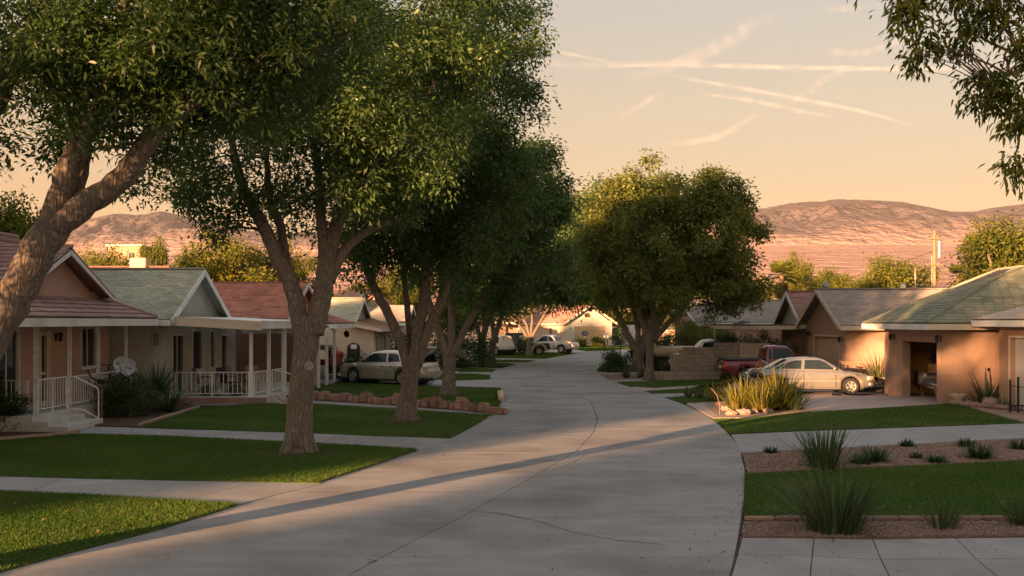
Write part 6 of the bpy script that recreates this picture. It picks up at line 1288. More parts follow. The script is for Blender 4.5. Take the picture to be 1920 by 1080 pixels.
def car(name, label, cat, S, group=None):
    """x forward, y left; S holds the profile tables"""
    t = thing(name, label, cat, (0,0,0), 0, group); PM.pop(t.name)
    L_, Wd, R = S['L'], S['W'], S['R']; hw = Wd/2; x0, x1 = -L_/2, L_/2; wx = S['wheels']; Ra = R*S.get('arch',1.17); sill = S.get('sill',.2)
    wid = lambda x: hw*lerp_tab(S.get('plan',[(x0,.80),(x0+.12,.90),(x0+.5,.98),(0,1),(x1-.8,.975),(x1-.3,.90),(x1-.06,.72),(x1,.6)]), x)
    zt = lambda x: lerp_tab(S['deck'], x)
    def zb(x):
        z = sill+max(0, (x-(x1-.55))*.25)+max(0, ((x0+.5)-x)*.3)
        for c in wx:
            if abs(x-c) < Ra: z = max(z, R+math.sqrt(Ra*Ra-(x-c)**2))
        return z
    xs = sorted(set(list(np.linspace(x0,x1,44))+[c+Ra*math.cos(a) for c in wx for a in np.linspace(0,PI,13)]+[c+s_*(Ra+.004) for c in wx for s_ in (-1,1)]))
    xs = [x for x in xs if x0 <= x <= x1]; b = MB(); n = 8; rows = []
    for x in xs:
        w_, a, c = wid(x), min(zb(x), zt(x)-.10), zt(x); m_ = a+(c-a)*.55
        rows.append([(0,a),(w_*.93,a),(w_*.985,a+min(.06,(c-a)*.2)),(w_,m_),(w_*.975,c-.10 if c-a > .2 else c-.05),(w_*.91,c-.025),(w_*.78,c+.004),(0,c+.03)])
    V_ = []; F_ = []
    for x, r in zip(xs, rows): V_ += [(x,y,z) for y, z in r]+[(x,-y,z) for y, z in r[1:-1][::-1]]
    m = 14
    for i in range(len(xs)-1):
        for k in range(m): F_.append((m*i+k, m*i+(k+1)%m, m*i+m+(k+1)%m, m*i+m+k))
    F_ += [tuple(range(m))[::-1], tuple(m*(len(xs)-1)+k for k in range(m))]; b.add(V_, F_); body = b.obj('body', S['paint'], t, smooth=True)
    # under-wheel darkness is a real liner: a black tub across the arches
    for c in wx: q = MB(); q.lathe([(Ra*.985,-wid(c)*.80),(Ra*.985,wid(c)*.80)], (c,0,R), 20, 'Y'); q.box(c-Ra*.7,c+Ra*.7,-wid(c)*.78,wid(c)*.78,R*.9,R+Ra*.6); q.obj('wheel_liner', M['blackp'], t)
    q = MB(); q.box(x0+.4,x1-.5,-hw*.8,hw*.8,sill-.05,sill+.06); q.obj('underbody', M['blackp'], t)
    for c in wx:
        for s_ in (-1,1): wheel(t, c, s_*(hw-.115), R, .2, s_, S.get('spokes',5), S.get('rimm','rim'))
    # greenhouse
    gp = S['roof']; k_ = S.get('tumble',.36); base = lambda x: zt(x)-.015
    yg = lambda x, z: wid(x)*.89-(z-zt(x))*k_
    gx = sorted(set([p[0] for p in gp]+list(np.linspace(gp[0][0],gp[-1][0],26)))); V_ = []; F_ = []
    for x in gx:
        z1 = max(lerp_tab(gp,x), base(x)+.005); z0 = base(x); zs = z0+(z1-z0)*.88
        V_ += [(x,yg(x,z0),z0),(x,yg(x,zs),zs),(x,yg(x,z1)*.90,z1-.01),(x,0,z1+.03*min(1,(z1-z0)*3)),(x,-yg(x,z1)*.90,z1-.01),(x,-yg(x,zs),zs),(x,-yg(x,z0),z0)]
    b = MB()
    for i in range(len(gx)-1):
        for k in range(6): F_.append((7*i+k, 7*i+k+1, 7*i+8+k, 7*i+7+k)[::-1])
    b.add(V_, F_); b.obj('cabin', S.get('roofpaint',S['paint']), t, smooth=True)
    for wnd in S['side']:
        for s_ in (-1,1):
            q = MB(); P_ = [V3((x, s_*(yg(x,z)+.008), z)) for x, z in wnd]; P2 = [p-V3((0,s_*.012,0)) for p in P_]; n_ = len(P_)
            q.add(P_+P2, [tuple(range(n_)) if s_ < 0 else tuple(reversed(range(n_)))]+[(i,(i+1)%n_,n_+(i+1)%n_,n_+i) for i in range(n_)]); q.obj('side_window', M['car_glass'], t)
    for nm, xa, xb in S['screens']:
        q = MB(); V_ = []; F_ = []; st_ = np.linspace(xa,xb,7)
        for x in st_:
            z = lerp_tab(gp,x); y = yg(x,z)*.86; V_ += [(x,y,z+.004),(x,y*.5,z+.022),(x,-y*.5,z+.022),(x,-y,z+.004)]
        for i in range(6):
            for k in range(3): F_.append((4*i+k,4*i+k+1,4*i+5+k,4*i+4+k))
        q.add([(x,y,z+.008) for x,y,z in V_], F_); q.obj(nm, M['car_glass'], t, smooth=True)
    # doors: thin proud skins that follow the flank, with a handle each
    def skin(xa, xb, za, zc, off, nm, m_, s_):
        q = MB(); V_ = []; F_ = []; xx = np.linspace(xa,xb,8); zz_ = np.linspace(0,1,6)
        for x in xx:
            a, c, w_ = min(zb(x),zt(x)-.1), zt(x), wid(x); tab = [(a,.93*w_),(a+min(.06,(c-a)*.2),.985*w_),(a+(c-a)*.55,w_),(c-.10,.975*w_),(c-.025,.91*w_)]
            for f in zz_:
                z = za(x)+(zc(x)-za(x))*f; V_.append((x,s_*(lerp_tab(tab,z)+off),z))
        for i in range(7):
            for k in range(5): F_.append((6*i+k,6*i+k+1,6*i+7+k,6*i+6+k)[::s_])
        q.add(V_, F_); return q.obj(nm, m_, t, smooth=True)
    for xa, xb in S.get('doors',[]):
        for s_ in (-1,1):
            d_ = skin(xa+.012, xb-.012, lambda x: max(zb(x)+.07, sill+.07), lambda x: zt(x)-.035, .007, 'door', S['paint'], s_)
            for xe_ in (xa, xb): skin(xe_-.011, xe_+.011, lambda x: max(zb(x)+.06, sill+.06), lambda x: zt(x)-.03, .009, 'door_gap', M['blackp'], s_)
            q = MB(); hx = xa+.13; w_ = wid(hx); q.box(hx,hx+.16,min(s_*(w_*.985),s_*(w_*.985+.03)),max(s_*(w_*.985),s_*(w_*.985+.03)),zt(hx)-.16,zt(hx)-.125); q.obj('handle', S.get('handle',S['paint']), d_, bevel=.008)
    if S.get('molding'):
        xa, xb, z = S['molding']
        for s_ in (-1,1): skin(xa, xb, lambda x: z, lambda x: z+.035, .014, 'side_molding', S.get('mold_m',S['paint']), s_)
    for s_ in (-1,1):
        if S.get('lower'): skin(wx[1]-(-Ra)-.0 if 0 else wx[0]+Ra+.02, wx[1]-Ra-.02, lambda x: zb(x)+.003, lambda x: zb(x)+.055, .012, 'rocker_trim', M['grey_metal'], s_)
        mx_ = S['mirror']; q = MB(); y = s_*(wid(mx_)*.93); q.blob((mx_,y+s_*.10,zt(mx_)+.10), .10, 8, 0, (.6,1,.65)); q.bar((mx_,y-s_*.03,zt(mx_)+.05),(mx_,y+s_*.08,zt(mx_)+.09),.05,.03); q.obj('mirror', S.get('mirror_m',S['paint']), t, smooth=True)
        hl = S['headlamp']; q = MB()
        def patch(xa, xb, za, zc, m_, nm): return skin(xa, xb, lambda x: za, lambda x: zc, .012, nm, m_, s_)
        patch(hl[0],hl[1],hl[2],hl[3],M['lens'],'headlight')
        if S.get('amber'): a_ = S['amber']; patch(*a_,M['amber'],'indicator')
        tl = S['taillamp']; patch(*tl,M['redlamp'],'taillight')
    # front and rear bumpers, grille, plates
    def bumper(xc, s_, z0, z1, nm, m_):
        V_ = []; F_ = []
        for k in range(9):
            y = -1+2*k/8; xx = xc-s_*.16*abs(y)**2.6; V_ += [(xx+s_*.05,y*hw*.93,z0+.03),(xx+s_*.09,y*hw*.95,(z0+z1)/2),(xx+s_*.05,y*hw*.93,z1),(xx-s_*.22,y*hw*.90,z1),(xx-s_*.22,y*hw*.90,z0+.03)]
        for i in range(8):
            for k in range(5): F_.append((5*i+k,5*i+(k+1)%5,5*i+5+(k+1)%5,5*i+5+k))
        F_ += [tuple(range(5)),tuple(40+k for k in range(5))[::-1]]; q = MB(); q.add(V_, F_); q.obj(nm, m_, t, smooth=True)
    bz = S.get('bump',(.28,.52)); bumper(x1-.08,1,*bz,'front_bumper',S.get('bumpm',S['paint'])); bumper(x0+.08,-1,*bz,'rear_bumper',S.get('bumpm',S['paint']))
    q = MB(); q.box(x1-.10,x1-.005,-hw*.42,hw*.42,hl[2]+.02,hl[3]-.02); q.obj('grille', M['blackp'], t)
    q = MB(); q.box(x0-.02,x0+.02,-.26,.26,bz[1]+.08,bz[1]+.20); q.obj('licence_plate', M['white_plastic'], t)
    return t
SED = dict(L=4.75, W=1.76, R=.315, wheels=(-1.42,1.36), paint=M['silver'], sill=.21,
  deck=[(-2.375,.62),(-2.34,.84),(-2.2,.93),(-1.75,.955),(-.9,.93),(.6,.90),(.95,.885),(1.5,.83),(2.05,.735),(2.28,.64),(2.375,.50)],
  roof=[(-1.82,.94),(-1.55,1.05),(-1.05,1.30),(-.7,1.375),(-.2,1.40),(.2,1.385),(.42,1.33),(.8,1.10),(1.12,.895)],
  side=[[(-1.28,.985),(-.52,.975),(-.46,1.30),(-.72,1.30),(-1.0,1.22)],[(-.40,.975),(.78,.95),(.42,1.235),(.20,1.315),(-.34,1.315)],[(-1.52,.99),(-1.33,.985),(-1.08,1.20),(-1.16,1.18)]],
  screens=[('windshield',.36,1.08),('rear_window',-1.76,-1.02)], doors=[(-1.08,-.44),(-.44,.78)], mirror=.72, headlamp=(1.98,2.27,.55,.69), amber=(2.20,2.31,.54,.66), taillamp=(-2.33,-2.12,.66,.86), molding=(-1.0,.95,.50), mold_m=M['grey_metal'], spokes=6, lower=True)
sed = car('sedan', 'silver four-door sedan parked nose to the right in front of the open garage', 'car', SED); move(sed, (at(1519,38.9).x,39.0,.008), math.radians(-2))
WAG = dict(SED); WAG.update(paint=M['silver_cool'], spokes=5, L=4.85, R=.335, W=1.78,
  deck=[(-2.425,.66),(-2.39,.9),(-2.25,.97),(-1.75,.985),(-.9,.96),(.7,.94),(1.05,.935),(1.6,.90),(2.1,.83),(2.33,.72),(2.425,.55)],
  roof=[(-1.72,.98),(-1.52,1.10),(-1.25,1.36),(-.95,1.455),(-.3,1.48),(.25,1.455),(.5,1.40),(.85,1.18),(1.20,.94)],
  side=[[(-.52,1.005),(.86,.985),(.48,1.29),(.28,1.375),(-.44,1.385)],[(-1.28,1.03),(-.60,1.01),(-.53,1.385),(-.92,1.38),(-1.12,1.31)]],
  screens=[('windshield',.44,1.14)], doors=[(-1.05,-.56),(-.56,.86)], mirror=.74, mirror_m=M['blackp'], handle=M['blackp'], headlamp=(2.18,2.36,.62,.78), amber=(2.02,2.17,.62,.78), taillamp=(-2.40,-2.20,.70,.90), molding=(-1.0,1.0,.62), mold_m=M['grey_metal'])
wag = car('car', 'silver-beige car on the left driveway with its rear lid raised', 'car', WAG)
# raised lid with its own glass
lid = MB(); h0, h1_ = V3((-1.12,0,1.44)), V3((-2.22,0,1.66))
a = V3((-1.30,0,1.02)); e_ = V3((-2.28,0,1.60))
V_ = [(-1.30,-.68,1.03),(-1.30,.68,1.03),(-2.28,.66,1.62),(-2.28,-.66,1.62)]
lid.plate(V_[::-1], .09); lo = lid.obj('rear_lid', M['silver_cool'], wag, bevel=.015)
q = MB(); q.plate([(-1.40,-.58,1.105),(-1.40,.58,1.105),(-2.0,.56,1.47),(-2.0,-.56,1.47)][::-1], .012); q.obj('rear_window', M['car_glass'], lo)
q = MB(); [q.tube([(-1.55,s_*.6,.98),(-2.0,s_*.6,1.42)], .012, 5) for s_ in (-1,1)]; q.obj('gas_strut', M['dark_metal'], lo)
q = MB(); [q.hexa([(-2.25,s_*.60-.02,.99),(-1.35,s_*.60-.02,.99),(-1.35,s_*.60+.02,.99),(-2.25,s_*.60+.02,.99),(-2.1,s_*.60-.02,1.38),(-1.4,s_*.60-.02,1.04),(-1.4,s_*.60+.02,1.04),(-2.1,s_*.60+.02,1.38)]) for s_ in (-1,1)]; q.obj('lid_side', M['car_glass'], lo); q = MB(); q.box(-2.2,-1.5,-.6,.6,.985,1.012); q.obj('boot_opening', M['room'], wag)
pA, pB = at(634,46.6), at(829,43.4); mid = (pA+pB)/2; move(wag, (mid.x,mid.y,.008), math.atan2(pA.y-pB.y, pA.x-pB.x))
# maroon pickup
PK = dict(L=4.9, W=1.80, R=.35, wheels=(-1.45,1.55), paint=M['maroon'], sill=.36, arch=1.2,
  deck=[(-2.45,.85),(-2.43,1.02),(-2.3,1.05),(-.55,1.05),(-.5,1.02),(.9,1.02),(1.2,1.02),(1.9,.98),(2.3,.93),(2.42,.80),(2.45,.6)],
  roof=[(-.52,1.03),(-.48,1.55),(-.40,1.66),(.0,1.70),(.5,1.66),(.62,1.6),(1.05,1.22),(1.22,1.03)], tumble=.25,
  side=[[(-.22,1.09),(.86,1.08),(.56,1.52),(.46,1.57),(-.20,1.58)],[(-.42,1.10),(-.28,1.09),(-.27,1.56),(-.38,1.53)]],
  screens=[('windshield',.62,1.16)], doors=[(-.38,.86)], mirror=.86, mirror_m=M['blackp'], handle=M['blackp'], headlamp=(2.2,2.42,.68,.85), taillamp=(-2.44,-2.34,.66,1.0), spokes=5, bumpm=M['chrome'], bump=(.38,.58),
  plan=[(-2.45,.92),(-2.35,.96),(-1.8,.99),(0,1),(1.6,.98),(2.2,.92),(2.4,.82),(2.45,.75)])
def bed(t, x0, x1, hw, z, m):
    for s_ in (-1,1): q = MB(); q.box(x0,x1,min(s_*hw*.80,s_*hw*.93),max(s_*hw*.80,s_*hw*.93),z-.01,z+.055); q.obj('bed_rail', m, t, bevel=.015)
    q = MB(); q.box(x0+.02,x0+.10,-hw*.8,hw*.8,z-.01,z+.05); q.obj('tailgate_cap', m, t); q = MB(); q.box(x0+.1,x1,-hw*.78,hw*.78,z+.0,z+.034); q.obj('bed_liner', M['blackp'], t)
pk = car('pickup_truck', 'maroon pickup with its tail to the street beside the tan block wall', 'pickup truck', PK); bed(pk,-2.40,-.6,.90,1.05,M['blackp']); move(pk, (at(1357,45.6).x+2.35,45.9,.004), 0)
# white pickup far left, tail to the right
PW = dict(PK); PW.update(paint=M['white_car'], bumpm=M['white_car'], roof=[(-.95,1.03),(-.80,1.28),(-.55,1.52),(-.2,1.64),(.3,1.66),(.6,1.60),(1.1,1.22),(1.30,1.03)], side=[[(-.1,1.10),(.9,1.09),(.55,1.50),(.35,1.57),(-.06,1.57)],[(-.7,1.12),(-.18,1.10),(-.14,1.56),(-.30,1.54),(-.55,1.40)]], screens=[('windshield',.62,1.22),('rear_window',-.9,-.5)], doors=[(-.75,-.14),(-.14,.9)], L=5.0, R=.36)
D = 90; pw = car('pickup_truck', 'white pickup with a hump-backed cab parked beyond the small sunlit ash', 'pickup truck', PW); bed(pw,-2.42,-1.0,.90,1.05,M['blackp']); move(pw, (at(1032,D).x,D,.006), math.radians(152), (1.0,1.0,.95))
PW2 = dict(PK); PW2.update(paint=M['white_car'], bumpm=M['white_car'])
t2 = car('pickup_truck', 'white truck cab rising above the grey block wall', 'pickup truck', PW2); bed(t2,-2.40,-.6,.90,1.05,M['white_car']); move(t2, (at(1333,54).x,54,.0), math.radians(180), (.9,1,1.08))
GT = dict(PK); GT.update(paint=M['green_car'], roofpaint=M['green_car'], L=4.2, wheels=(-1.2,1.25), W=1.66, deck=[(-2.1,.9),(-2.05,1.0),(-.6,1.0),(.9,1.0),(1.9,.98),(2.1,.80)], roof=[(-.62,1.0),(-.55,1.55),(.0,1.62),(.45,1.58),(.72,1.02)], side=[[(-.45,1.06),(.48,1.05),(.36,1.48),(-.42,1.5)]], screens=[('windshield',.46,.70)], doors=[(-.5,.6)], mirror=.5, headlamp=(1.9,2.08,.7,.86), taillamp=(-2.08,-2.0,.7,.9), molding=None, plan=[(-2.1,.9),(0,1),(1.9,.95),(2.1,.8)], rimm='rim')
D = 84; gt = car('old_truck', 'old dark green truck with tan rounded fenders left of the small sunlit ash', 'truck', GT)
for c in GT['wheels']:
    for s_ in (-1,1):
        q = MB(); V_ = []; F_ = []; n_ = 14
        for k in range(n_+1):
            a = PI*k/n_*1.05-.08; V_ += [(c+.44*math.cos(a)*1.12,s_*.80,.35+.44*math.sin(a)*1.1),(c+.44*math.cos(a)*1.12,s_*.86,.35+.44*math.sin(a)*1.1),(c+.62*math.cos(a)*1.1,s_*.84,.35+.60*math.sin(a)*1.08),(c+.62*math.cos(a)*1.1,s_*.55,.35+.62*math.sin(a)*1.08)]
        for i in range(n_):
            for k in range(4): F_.append((4*i+k,4*i+(k+1)%4,4*i+4+(k+1)%4,4*i+4+k))
        q.add(V_, F_); q.obj('fender', M['tan_car'], gt, smooth=True)
move(gt, (at(985,D).x,D,.006), math.radians(176))
GC = dict(GT); GC.update(paint=M['white_car'], roofpaint=M['white_car'], L=3.4, W=1.5, wheels=(-1.0,1.0), deck=[(-1.7,.8),(-1.6,.95),(.6,.95),(1.4,.85),(1.7,.6)], roof=[(-1.55,.95),(-1.4,1.6),(.3,1.68),(.7,1.5),(1.2,.88)], side=[[(-1.2,1.0),(-.3,1.0),(-.3,1.5),(-1.15,1.48)],[(-.2,1.0),(.8,.98),(.5,1.45),(-.2,1.5)]], screens=[('windshield',.7,1.15)], doors=[(-.3,.7)], mirror=.8, headlamp=(1.45,1.62,.55,.7), taillamp=(-1.69,-1.6,.6,.85))
D = 83; gc = car('van', 'small white van partly hidden behind the fourth ash trunk', 'van', GC); move(gc, (at(938,D).x,D+.5,.006), math.radians(110))
JP = dict(GT); JP.update(paint=M['blackp'], roofpaint=M['blackp'], L=3.7, wheels=(-1.05,1.1), deck=[(-1.85,.9),(-1.8,1.05),(.7,1.05),(1.6,1.02),(1.85,.85)], roof=[(-1.75,1.05),(-1.7,1.75),(.4,1.78),(.6,1.7),(.95,1.05)], side=[[(-1.5,1.1),(-.5,1.1),(-.5,1.6),(-1.5,1.6)],[(-.4,1.1),(.6,1.1),(.45,1.62),(-.4,1.62)]], screens=[('windshield',.6,.9)], mirror=.7, headlamp=(1.7,1.84,.7,.9), taillamp=(-1.84,-1.75,.7,.95))
D = 88; jp = car('jeep', 'black boxy off-roader under the flat carport roof at the end of the left row', 'car', JP); move(jp, (at(962,D).x,D+1,.006), math.radians(165))
c = thing('carport', 'flat pale carport roof on thin posts at the end of the left row', 'carport', tuple(at(955,92)))
x0_, x1_ = at(928,92).x, at(976,92).x; b = MB(); b.box(x0_,x1_,90,96,2.55,2.75); b.obj('roof', M['trim_cream'], c)
for x in (x0_+.2,x1_-.2):
    for y in (90.2,95.8): b = MB(); b.box(x-.07,x+.07,y-.07,y+.07,0,2.55); b.obj('post', M['trim_cream'], c)
b = MB(); b.box(x0_,x1_,97,97.3,0,2.6); tag(b.obj('back_wall', M['panel_brown']), 'brown wall standing behind the flat carport', 'wall')
SV = dict(PK); SV.update(paint=M['blue_car'], roofpaint=M['purple'], L=4.5, W=1.8, R=.36, wheels=(-1.3,1.35), deck=[(-2.25,.9),(-2.2,1.05),(.9,1.05),(1.6,1.02),(2.1,.95),(2.25,.7)], roof=[(-2.1,1.05),(-2.0,1.6),(.1,1.68),(.4,1.6),(1.0,1.06)], side=[[(-1.8,1.1),(-.6,1.1),(-.6,1.55),(-1.75,1.55)],[(-.5,1.1),(.7,1.09),(.35,1.52),(-.5,1.56)]], screens=[('windshield',.4,.95)], doors=[(-1.2,-.5),(-.5,.8)], mirror=.7, headlamp=(1.95,2.2,.75,.9), taillamp=(-2.22,-2.1,.8,1.0), molding=None, bumpm=M['blue_car'])
sv = car('suv', 'dark blue and plum vehicle nosing out of the open garage', 'car', SV); move(sv, (17.0,35.0,.008), math.radians(180))
q = MB(); q.box(.95,2.1,-.7,.7,1.0,1.09); q.obj('hood', M['purple'], sv, bevel=.03)
# motorcycle behind the flax
t = thing('motorcycle', 'motorcycle with orange and chrome parts half hidden by the flax clumps', 'motorcycle', (0,0,0)); PM.pop(t.name)
for x in (-.68,.68): wheel(t, x, 0, .30, .12, -1, 8, 'chrome'); 
q = MB(); q.tube([(-.5,0,.45),(-.2,0,.75),(.3,0,.85),(.52,0,.9)], .04, 7); q.tube([(-.4,0,.4),(.2,0,.35),(.45,0,.8)], .035, 7); q.obj('frame', M['dark_metal'], t)
q = MB(); q.blob((.18,0,.86), .22, 12, .0, (1.3,.6,.65)); q.obj('fuel_tank', M['dark_metal'], t, smooth=True); q = MB(); q.blob((-.35,0,.80), .2, 12, .0, (1.6,.7,.4)); q.obj('seat', M['blackp'], t, smooth=True)
q = MB(); q.box(-.18,.22,-.16,.16,.30,.62); q.obj('engine', M['chrome'], t, bevel=.03); q = MB(); [q.tube([(.68,s_*.09,.3),(.5,s_*.09,.95)], .022, 6) for s_ in (-1,1)]; q.obj('fork', M['chrome'], t)
q = MB(); q.tube([(.42,-.36,1.12),(.47,-.15,1.05),(.5,0,1.0),(.47,.15,1.05),(.42,.36,1.12)], .016, 6); q.obj('handlebar', M['chrome'], t); q = MB(); q.blob((.62,0,.92), .085, 10, 0); q.obj('headlight', M['chrome'], t, smooth=True)
q = MB(); q.tube([(.1,-.17,.32),(-.3,-.2,.28),(-.9,-.2,.34)], .04, 8); q.obj('exhaust', M['chrome'], t, smooth=True); move(t, (at(1427,37.5).x,37.4,.008), math.radians(160), .9)
t = thing('orange_hoop', 'orange plastic hoop and strap hung at the tail of the silver sedan', 'hoop', tuple(at(1423,38.4,1.1))); q = MB(); c = at(1423,38.3,1.08); q.tube([c+V3((.10*math.cos(a)+.05*math.sin(a),0,.25*math.sin(a))) for a in np.linspace(0,2*PI,16)], .022, 7); q.obj('ring', M['orange'], t, smooth=True); q = MB(); q.tube([c+V3((.06,0,.25)), c+V3((.2,.05,.18)), c+V3((.32,.1,.14)), c+V3((.4,.12,.0))], .02, 6); q.obj('strap', M['white_plastic'], t, smooth=True); q = MB(); q.box(c.x-.02,c.x+.02,38.3,38.34,0,.92); q.obj('stake', M['dark_metal'], t)
# things behind the first ash on the left driveway
D = 49; t = thing('utility_trailer', 'loaded utility trailer behind the first forked ash', 'trailer', tuple(at(608,D))); X0 = at(560,D).x; X1 = at(626,D).x
b = MB(); b.box(X0,X1,D-.8,D+.8,.48,.60); b.obj('bed', M['redp'], t); b = MB(); b.box(X0,X1,D-.82,D-.78,.60,.98); b.obj('side_board', M['redp'], t); [wheel(t, X1-.75, s_*.0+D-.95 if s_ < 0 else D+.95, .30, .18, s_, 5) for s_ in (-1,1)]
b = MB(); b.box(X0,X1+.1,D-.75,D+.6,1.42,1.54); b.obj('cover', M['green_shingle'], t, bevel=.04); b = MB(); b.box(X0,X1-.05,D-.7,D+.5,1.58,1.66); b.obj('lid', M['grey_metal'], t, bevel=.03)
for x in (X0+.1,X1-.1): b = MB(); b.box(x-.03,x+.03,D-.7,D-.64,.98,1.42); b.obj('stake', M['dark_metal'], t)
D = 48; c = at(626,D); t = thing('generator', 'dark red machine with a tan handle left of the silver car nose', 'machine', tuple(c)); b = MB(); b.box(c.x-.28,c.x+.34,D-.3,D+.3,.3,.75); b.obj('body', M['redp'], t, bevel=.07); b = MB(); b.tube([(c.x,D,.7),(c.x+.02,D,1.35)], .05, 7); b.obj('handle', M['wood'], t); b = MB(); [b.lathe([(0,-.05),(.18,-.05),(.18,.05),(0,.05)], (c.x-.2+.45*k,D-.33,.18), 12, 'Y') for k in (0,1)]; b.box(c.x-.2,c.x+.28,D-.3,D+.3,.16,.3); b.obj('wheels', M['black_rubber'], t)
b = MB(); c = at(602,47); b.box(c.x-.35,c.x+.25,46.8,47.3,.3,.72); b.box(c.x-.3,c.x+.2,46.85,47.25,.0,.3); tag(b.obj('storage_bin', M['white_plastic'], bevel=.02), 'white bin on a dark base beside the loaded trailer', 'bin')
c = at(615,46.4); t = thing('cooler_box', 'small pale grey cooler on the driveway left of the silver car', 'cooler', tuple(c)); b = MB(); b.box(c.x-.18,c.x+.18,46.2,46.6,.01,.30); b.obj('body', M['grey_metal'], t, bevel=.02); b = MB(); b.box(c.x-.19,c.x+.19,46.19,46.61,.30,.36); b.obj('lid', M['white_plastic'], t, bevel=.015)
c = at(616,50); b = MB(); b.box(c.x-.14,c.x+.14,49.9,50.1,1.0,1.5); b.box(c.x-.05,c.x+.05,49.95,50.05,.1,1.0); tag(b.obj('yard_sign', M['bluep']), 'small pale blue board on a stake at the red roofed porch', 'sign')
# pale ring mark nailed on the first ash
c = px3(579.5,686,b1.y-.40); t = thing('trunk_badge', 'pale ring-shaped badge fixed to the trunk of the first forked ash', 'badge', tuple(c)); b = MB(); b.lathe([(.062,-.02),(.075,-.03),(.088,-.02),(.08,.03)], c, 18, 'Y'); b.obj('ring', M['badge'], t)
b = MB(); [b.tube([c+V3((dx*.75,-.02,dz*.75)), c+V3((dx*.4+.01,-.03,dz*.2)), c+V3((ex*.75,-.02,ez*.75))], .008, 5) for dx,dz,ex,ez in ((-.06,.05,-.01,-.06),(.06,.05,.02,-.06),(-.03,.06,.04,.03))]; b.obj('emblem', M['badge'], t)
# satellite dishes
def dish(px, py, D, r, az, label):
    p = px3(px,py,D); t = thing('satellite_dish', label, 'satellite dish', (p.x,p.y,0), 0, 'satellite dishes by the left porch'); R_ = Matrix.Translation(p)@Matrix.Rotation(az,4,'Z')@Matrix.Rotation(math.radians(72),4,'X')
    b = MB(R_); b.lathe([(0,-.10),(r*.4,-.085),(r*.75,-.04),(r,.03),(r*1.02,.03),(r*.75,-.055),(0,-.12)], (0,0,0), 24); b.obj('reflector', M['dish'], t, smooth=True)
    b = MB(R_); b.tube([(0,-r*.9,0),(0,-r*.6,.3),(0,-.02,.46)], .015, 6); b.box(-.04,.04,-.06,.04,.44,.54); b.obj('feed_arm', M['grey_metal'], t)
    b = MB(); b.tube([(p.x,p.y+.12,-.02),(p.x,p.y+.12,p.z-.1),(p.x,p.y+.06,p.z)], .03, 8); b.obj('mast', M['grey_metal'], t)
dish(229,684,29.8,.25,.5,'left rear one of two pale satellite dishes beside the left porch'); dish(242,689,29.2,.25,-.3,'right front one of two pale satellite dishes beside the left porch')
# bare mast holding two arms (no dish) below the rail
p = at(191,28.6); t = thing('dish_mount', 'dark empty antenna mount standing in the mulch by the porch', 'antenna mount', tuple(p)); b = MB(); b.tube([p, p+V3((0,0,1.05))], .025, 7); b.obj('mast', M['wood'], t); b = MB(); b.tube([p+V3((-.42,0,1.42)), p+V3((-.3,0,1.2)), p+V3((0,0,1.02)), p+V3((.2,0,1.08)), p+V3((.26,0,1.3))], .025, 6); b.box(p.x-.12,p.x+.08,p.y-.05,p.y+.05,1.02,1.14); b.obj('arm', M['dark_metal'], t)
# bicycle on the porch end
t = thing('bicycle', 'dark bicycle leaning inside the far end of the left porch railing', 'bicycle', (0,0,0)); PM.pop(t.name)
for x in (-.5,.5): q = MB(); q.lathe([(.31,-.02),(.34,0),(.31,.02),(.29,0),(.31,-.02)], (x,0,.34), 24, 'Y'); w_ = q.obj('wheel', M['black_rubber'], t); q = MB(); [q.tube([(x,0,.34),(x+.3*math.cos(a),0,.34+.3*math.sin(a))], .004, 3) for a in np.linspace(0,2*PI,13)[:-1]]; q.obj('spoke', M['grey_metal'], w_)
q = MB(); F__ = [((-.5,.34),(-.15,.85)),((-.15,.85),(-.05,.34)),((-.5,.34),(-.05,.34)),((-.05,.34),(.38,.8)),((-.13,.78),(.36,.85)),((.34,1.0),(.5,.34))]; [q.bar((a[0],0,a[1]),(c[0],0,c[1]),.035) for a,c in F__]; q.obj('frame', M['dark_metal'], t); q = MB(); q.blob((-.17,0,.93), .1, 8, 0, (1.3,.7,.35)); q.obj('saddle', M['blackp'], t); q = MB(); q.tube([(.3,-.28,1.05),(.36,-.1,1.03),(.36,.1,1.03),(.3,.28,1.05)], .015, 6); q.obj('handlebar', M['dark_metal'], t); move(t, (-12.85,31.2,.40), math.radians(80))
# garage clutter
def crate(x,y,z,sx,sy,sz,m,label,name='box',cat='box'):
    t = thing(name, label, cat, (x,y,z)); b = MB(); b.box(x-sx/2,x+sx/2,y-sy/2,y+sy/2,z,z+sz); b.obj('body', M[m], t, bevel=.012); b = MB(); b.box(x-sx/2-.004,x-sx/2-.001,y-.03,y+.03,z+.02,z+sz); b.obj('tape', M['wood'], t); return t
crate(15.9,37.0,.42,.6,.9,.38,'cardboard','lower cardboard box on the low brown bench in the open garage'); crate(15.95,37.0,.805,.6,.95,.42,'ochre','upper orange-brown box stacked in the open garage'); crate(15.7,38.2,.4,.4,.4,.5,'grey_metal','grey appliance at the left inside the open garage','appliance','appliance')
t = thing('bench', 'low brown bench under the boxes in the open garage', 'bench', (15.9,37,0)); b = MB(); b.box(15.5,16.3,36.4,37.9,.34,.41); b.obj('top', M['wood'], t)
for y in (36.5,37.8):
    for x in (15.55,16.25): b = MB(); b.box(x-.03,x+.03,y-.03,y+.03,0,.34); b.obj('leg', M['wood'], t)
